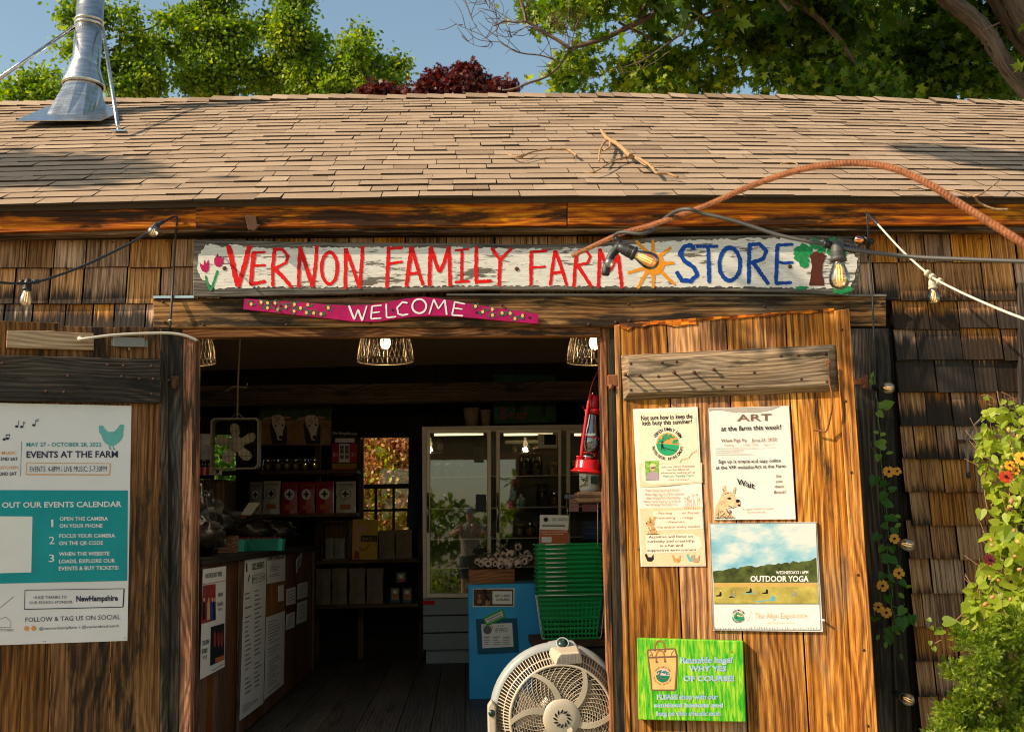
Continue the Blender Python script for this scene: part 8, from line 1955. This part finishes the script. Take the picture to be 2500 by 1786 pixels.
mb.build('stem', W_bark, cs)
# ================================================================== THE YARD IN FRONT (seen mirrored in the fridge glass) AND THE PHOTOGRAPHER
def hedge(label, x0, x1, y, h, d, lm, n, size):
    t = thing('hedge', label, 'hedge', ((x0 + x1) / 2, y, -.28)); mb = MB(); bl = []
    k = int((x1 - x0) / .6)
    for i in range(k + 1): bl.append((Vector((x0 + (x1 - x0) * i / k, y + random.uniform(-.1, .1), -.28 + h * random.uniform(.4, .62))), h * .5))
    crown(mb, bl, n, size, 'oval', 24, .16); mb.build('foliage', lm, t)
    mb = MB()
    for i in range(k): x = x0 + .6 * i + .3; mb.tube([Vector((x, y, -.28)), Vector((x + .05, y, h * .6))], .02, 5)
    mb.build('stem', W_bark2, t)
hedge('clipped green hedge across the yard facing the store', -7, 7, -13, 2.6, .8, L_tree, 9000, .2)
hedge('yellow flower border in the yard facing the store', -2.5, 3.5, -9.5, .6, .5, L_vine, 3500, .09)
def photographer():
    t = thing('person', 'person in grey cap and dark shorts, hands raised, mirrored in the fridge glass', 'person', (.05, -5.95, -.28))
    M_sk = plain('skin', (.60, .34, .22), .5); M_sh = plain('grey beige shirt', (.36, .31, .25), .8); M_so = plain('dark shorts', (.04, .04, .05), .8); M_cap = plain('grey cap', (.26, .26, .27), .8)
    me = bpy.data.meshes.new('body'); ox, oy, oz = .05, -5.95, -.28
    J = [(0, 0, .98, .12, .10), (0, 0, 1.15, .125, .1), (0, 0, 1.38, .15, .1), (0, 0, 1.53, .055, .055), (0, .02, 1.60, .06, .065), (0, .02, 1.70, .085, .10), (0, .02, 1.80, .06, .07),
         (-.19, 0, 1.46, .055, .055), (-.34, .18, 1.34, .042, .042), (-.2, .40, 1.42, .03, .03), (-.16, .47, 1.45, .03, .018), (.19, 0, 1.46, .055, .055), (.33, .2, 1.33, .042, .042), (.16, .40, 1.42, .03, .03), (.10, .46, 1.45, .03, .018),
         (-.10, 0, .9, .085, .085), (-.12, .02, .52, .058, .058), (-.13, 0, .10, .036, .04), (-.14, .14, .04, .04, .025), (.10, 0, .9, .085, .085), (.12, .02, .52, .058, .058), (.13, 0, .10, .036, .04), (.14, .14, .04, .04, .025)]
    E_ = [(0, 1), (1, 2), (2, 3), (3, 4), (4, 5), (5, 6), (2, 7), (7, 8), (8, 9), (9, 10), (2, 11), (11, 12), (12, 13), (13, 14), (0, 15), (15, 16), (16, 17), (17, 18), (0, 19), (19, 20), (20, 21), (21, 22)]
    V = [(x, y, z) for x, y, z, a, b in J]; rad = [(a, b) for *_, a, b in J]
    for hand, base in ((10, (-.16, .47, 1.45)), (14, (.10, .46, 1.45))):
        sg = -1 if hand == 10 else 1
        for f, (dx, dz, L_) in enumerate(((-.030, .02, .075), (-.011, .032, .085), (.009, .03, .08), (.027, .02, .062), (sg * -.045, -.012, .05))):
            i0 = len(V); V.append((base[0] + dx, base[1] + .03, base[2] + dz)); V.append((base[0] + dx * 1.35, base[1] + .045, base[2] + dz + L_ * .55)); V.append((base[0] + dx * 1.4, base[1] + .07, base[2] + dz + L_ * .95))
            rad += [(.010, .010), (.009, .009), (.007, .007)]; E_ += [(hand, i0), (i0, i0 + 1), (i0 + 1, i0 + 2)]
    me.from_pydata(V, E_, []); me.materials.append(M_sk)
    b = bpy.data.objects.new('body', me); COL.objects.link(b); b.parent = t
    md = b.modifiers.new('skin', 'SKIN'); md.use_smooth_shade = True
    for i, v in enumerate(me.skin_vertices[0].data): v.radius = rad[i]; v.use_root = (i == 0)
    sb = b.modifiers.new('sub', 'SUBSURF'); sb.levels = 1; sb.render_levels = 1
    def loft(rings, seg=20):
        mb = MB(); R_ = [[mb.vert((cx + a * math.cos(6.2832 * k / seg), cy + bb * math.sin(6.2832 * k / seg), cz)) for k in range(seg)] for cx, cy, cz, a, bb in rings]
        for i in range(len(R_) - 1):
            for k in range(seg): mb.f.append([R_[i][k], R_[i][(k + 1) % seg], R_[i + 1][(k + 1) % seg], R_[i + 1][k]]); mb.uv.append([(0, 0)] * 4); mb.m.append(0); mb.r.append(.5); mb.sm.append(True)
        return mb
    mb = loft([(0, 0, .93, .17, .13), (0, 0, 1.1, .165, .13), (0, 0, 1.3, .19, .135), (0, 0, 1.44, .20, .12), (0, 0, 1.52, .12, .09), (0, 0, 1.55, .07, .07)])
    for sx, el in ((-1, (-.34, .18, 1.34)), (1, (.33, .2, 1.33))): mb.tube([(sx * .17, 0, 1.46), tuple(Vector((sx * .19, 0, 1.46)).lerp(Vector(el), .75))], [.075, .062], 12)
    mb.build('shirt', M_sh, t, local=True)
    mb = loft([(-.1, 0, .55, .088, .095), (-.1, 0, .8, .105, .115), (-.05, 0, .95, .14, .13)]); m2 = loft([(.1, 0, .55, .088, .095), (.1, 0, .8, .105, .115), (.05, 0, .95, .14, .13)])
    n = len(mb.v); mb.v += m2.v; mb.st += m2.st; mb.f += [[i + n for i in f] for f in m2.f]; mb.uv += m2.uv; mb.m += m2.m; mb.r += m2.r; mb.sm += m2.sm
    mb.build('shorts', M_so, t, local=True)
    mb = loft([(0, .02, 1.735, .098, .112), (0, .02, 1.78, .095, .108), (0, .02, 1.83, .06, .07), (0, .02, 1.845, .005, .005)]); mb.prism([(-.07, .12, 1.735), (.07, .12, 1.735), (.05, .21, 1.725), (-.05, .21, 1.725)], (0, 0, .008)); mb.build('cap', M_cap, t, local=True)
    mb = MB()
    for sx in (-.032, .032): mb.lathe([(.0001, -.004), (.009, 0), (.0001, .006)], (sx, .118, 1.70), frame_from((0, 1, 0)), 8)
    mb.build('eyes', I_black, t, local=True)
    mb = MB(); mb.prism([(-.014, .112, 1.66), (.014, .112, 1.66), (.006, .116, 1.70), (-.006, .116, 1.70)], (0, .022, -.004)); mb.prism([(-.025, .112, 1.63), (.025, .112, 1.63), (.025, .112, 1.637), (-.025, .112, 1.637)], (0, .006, 0)); mb.build('nose_and_mouth', M_sk, t, local=True)
photographer()
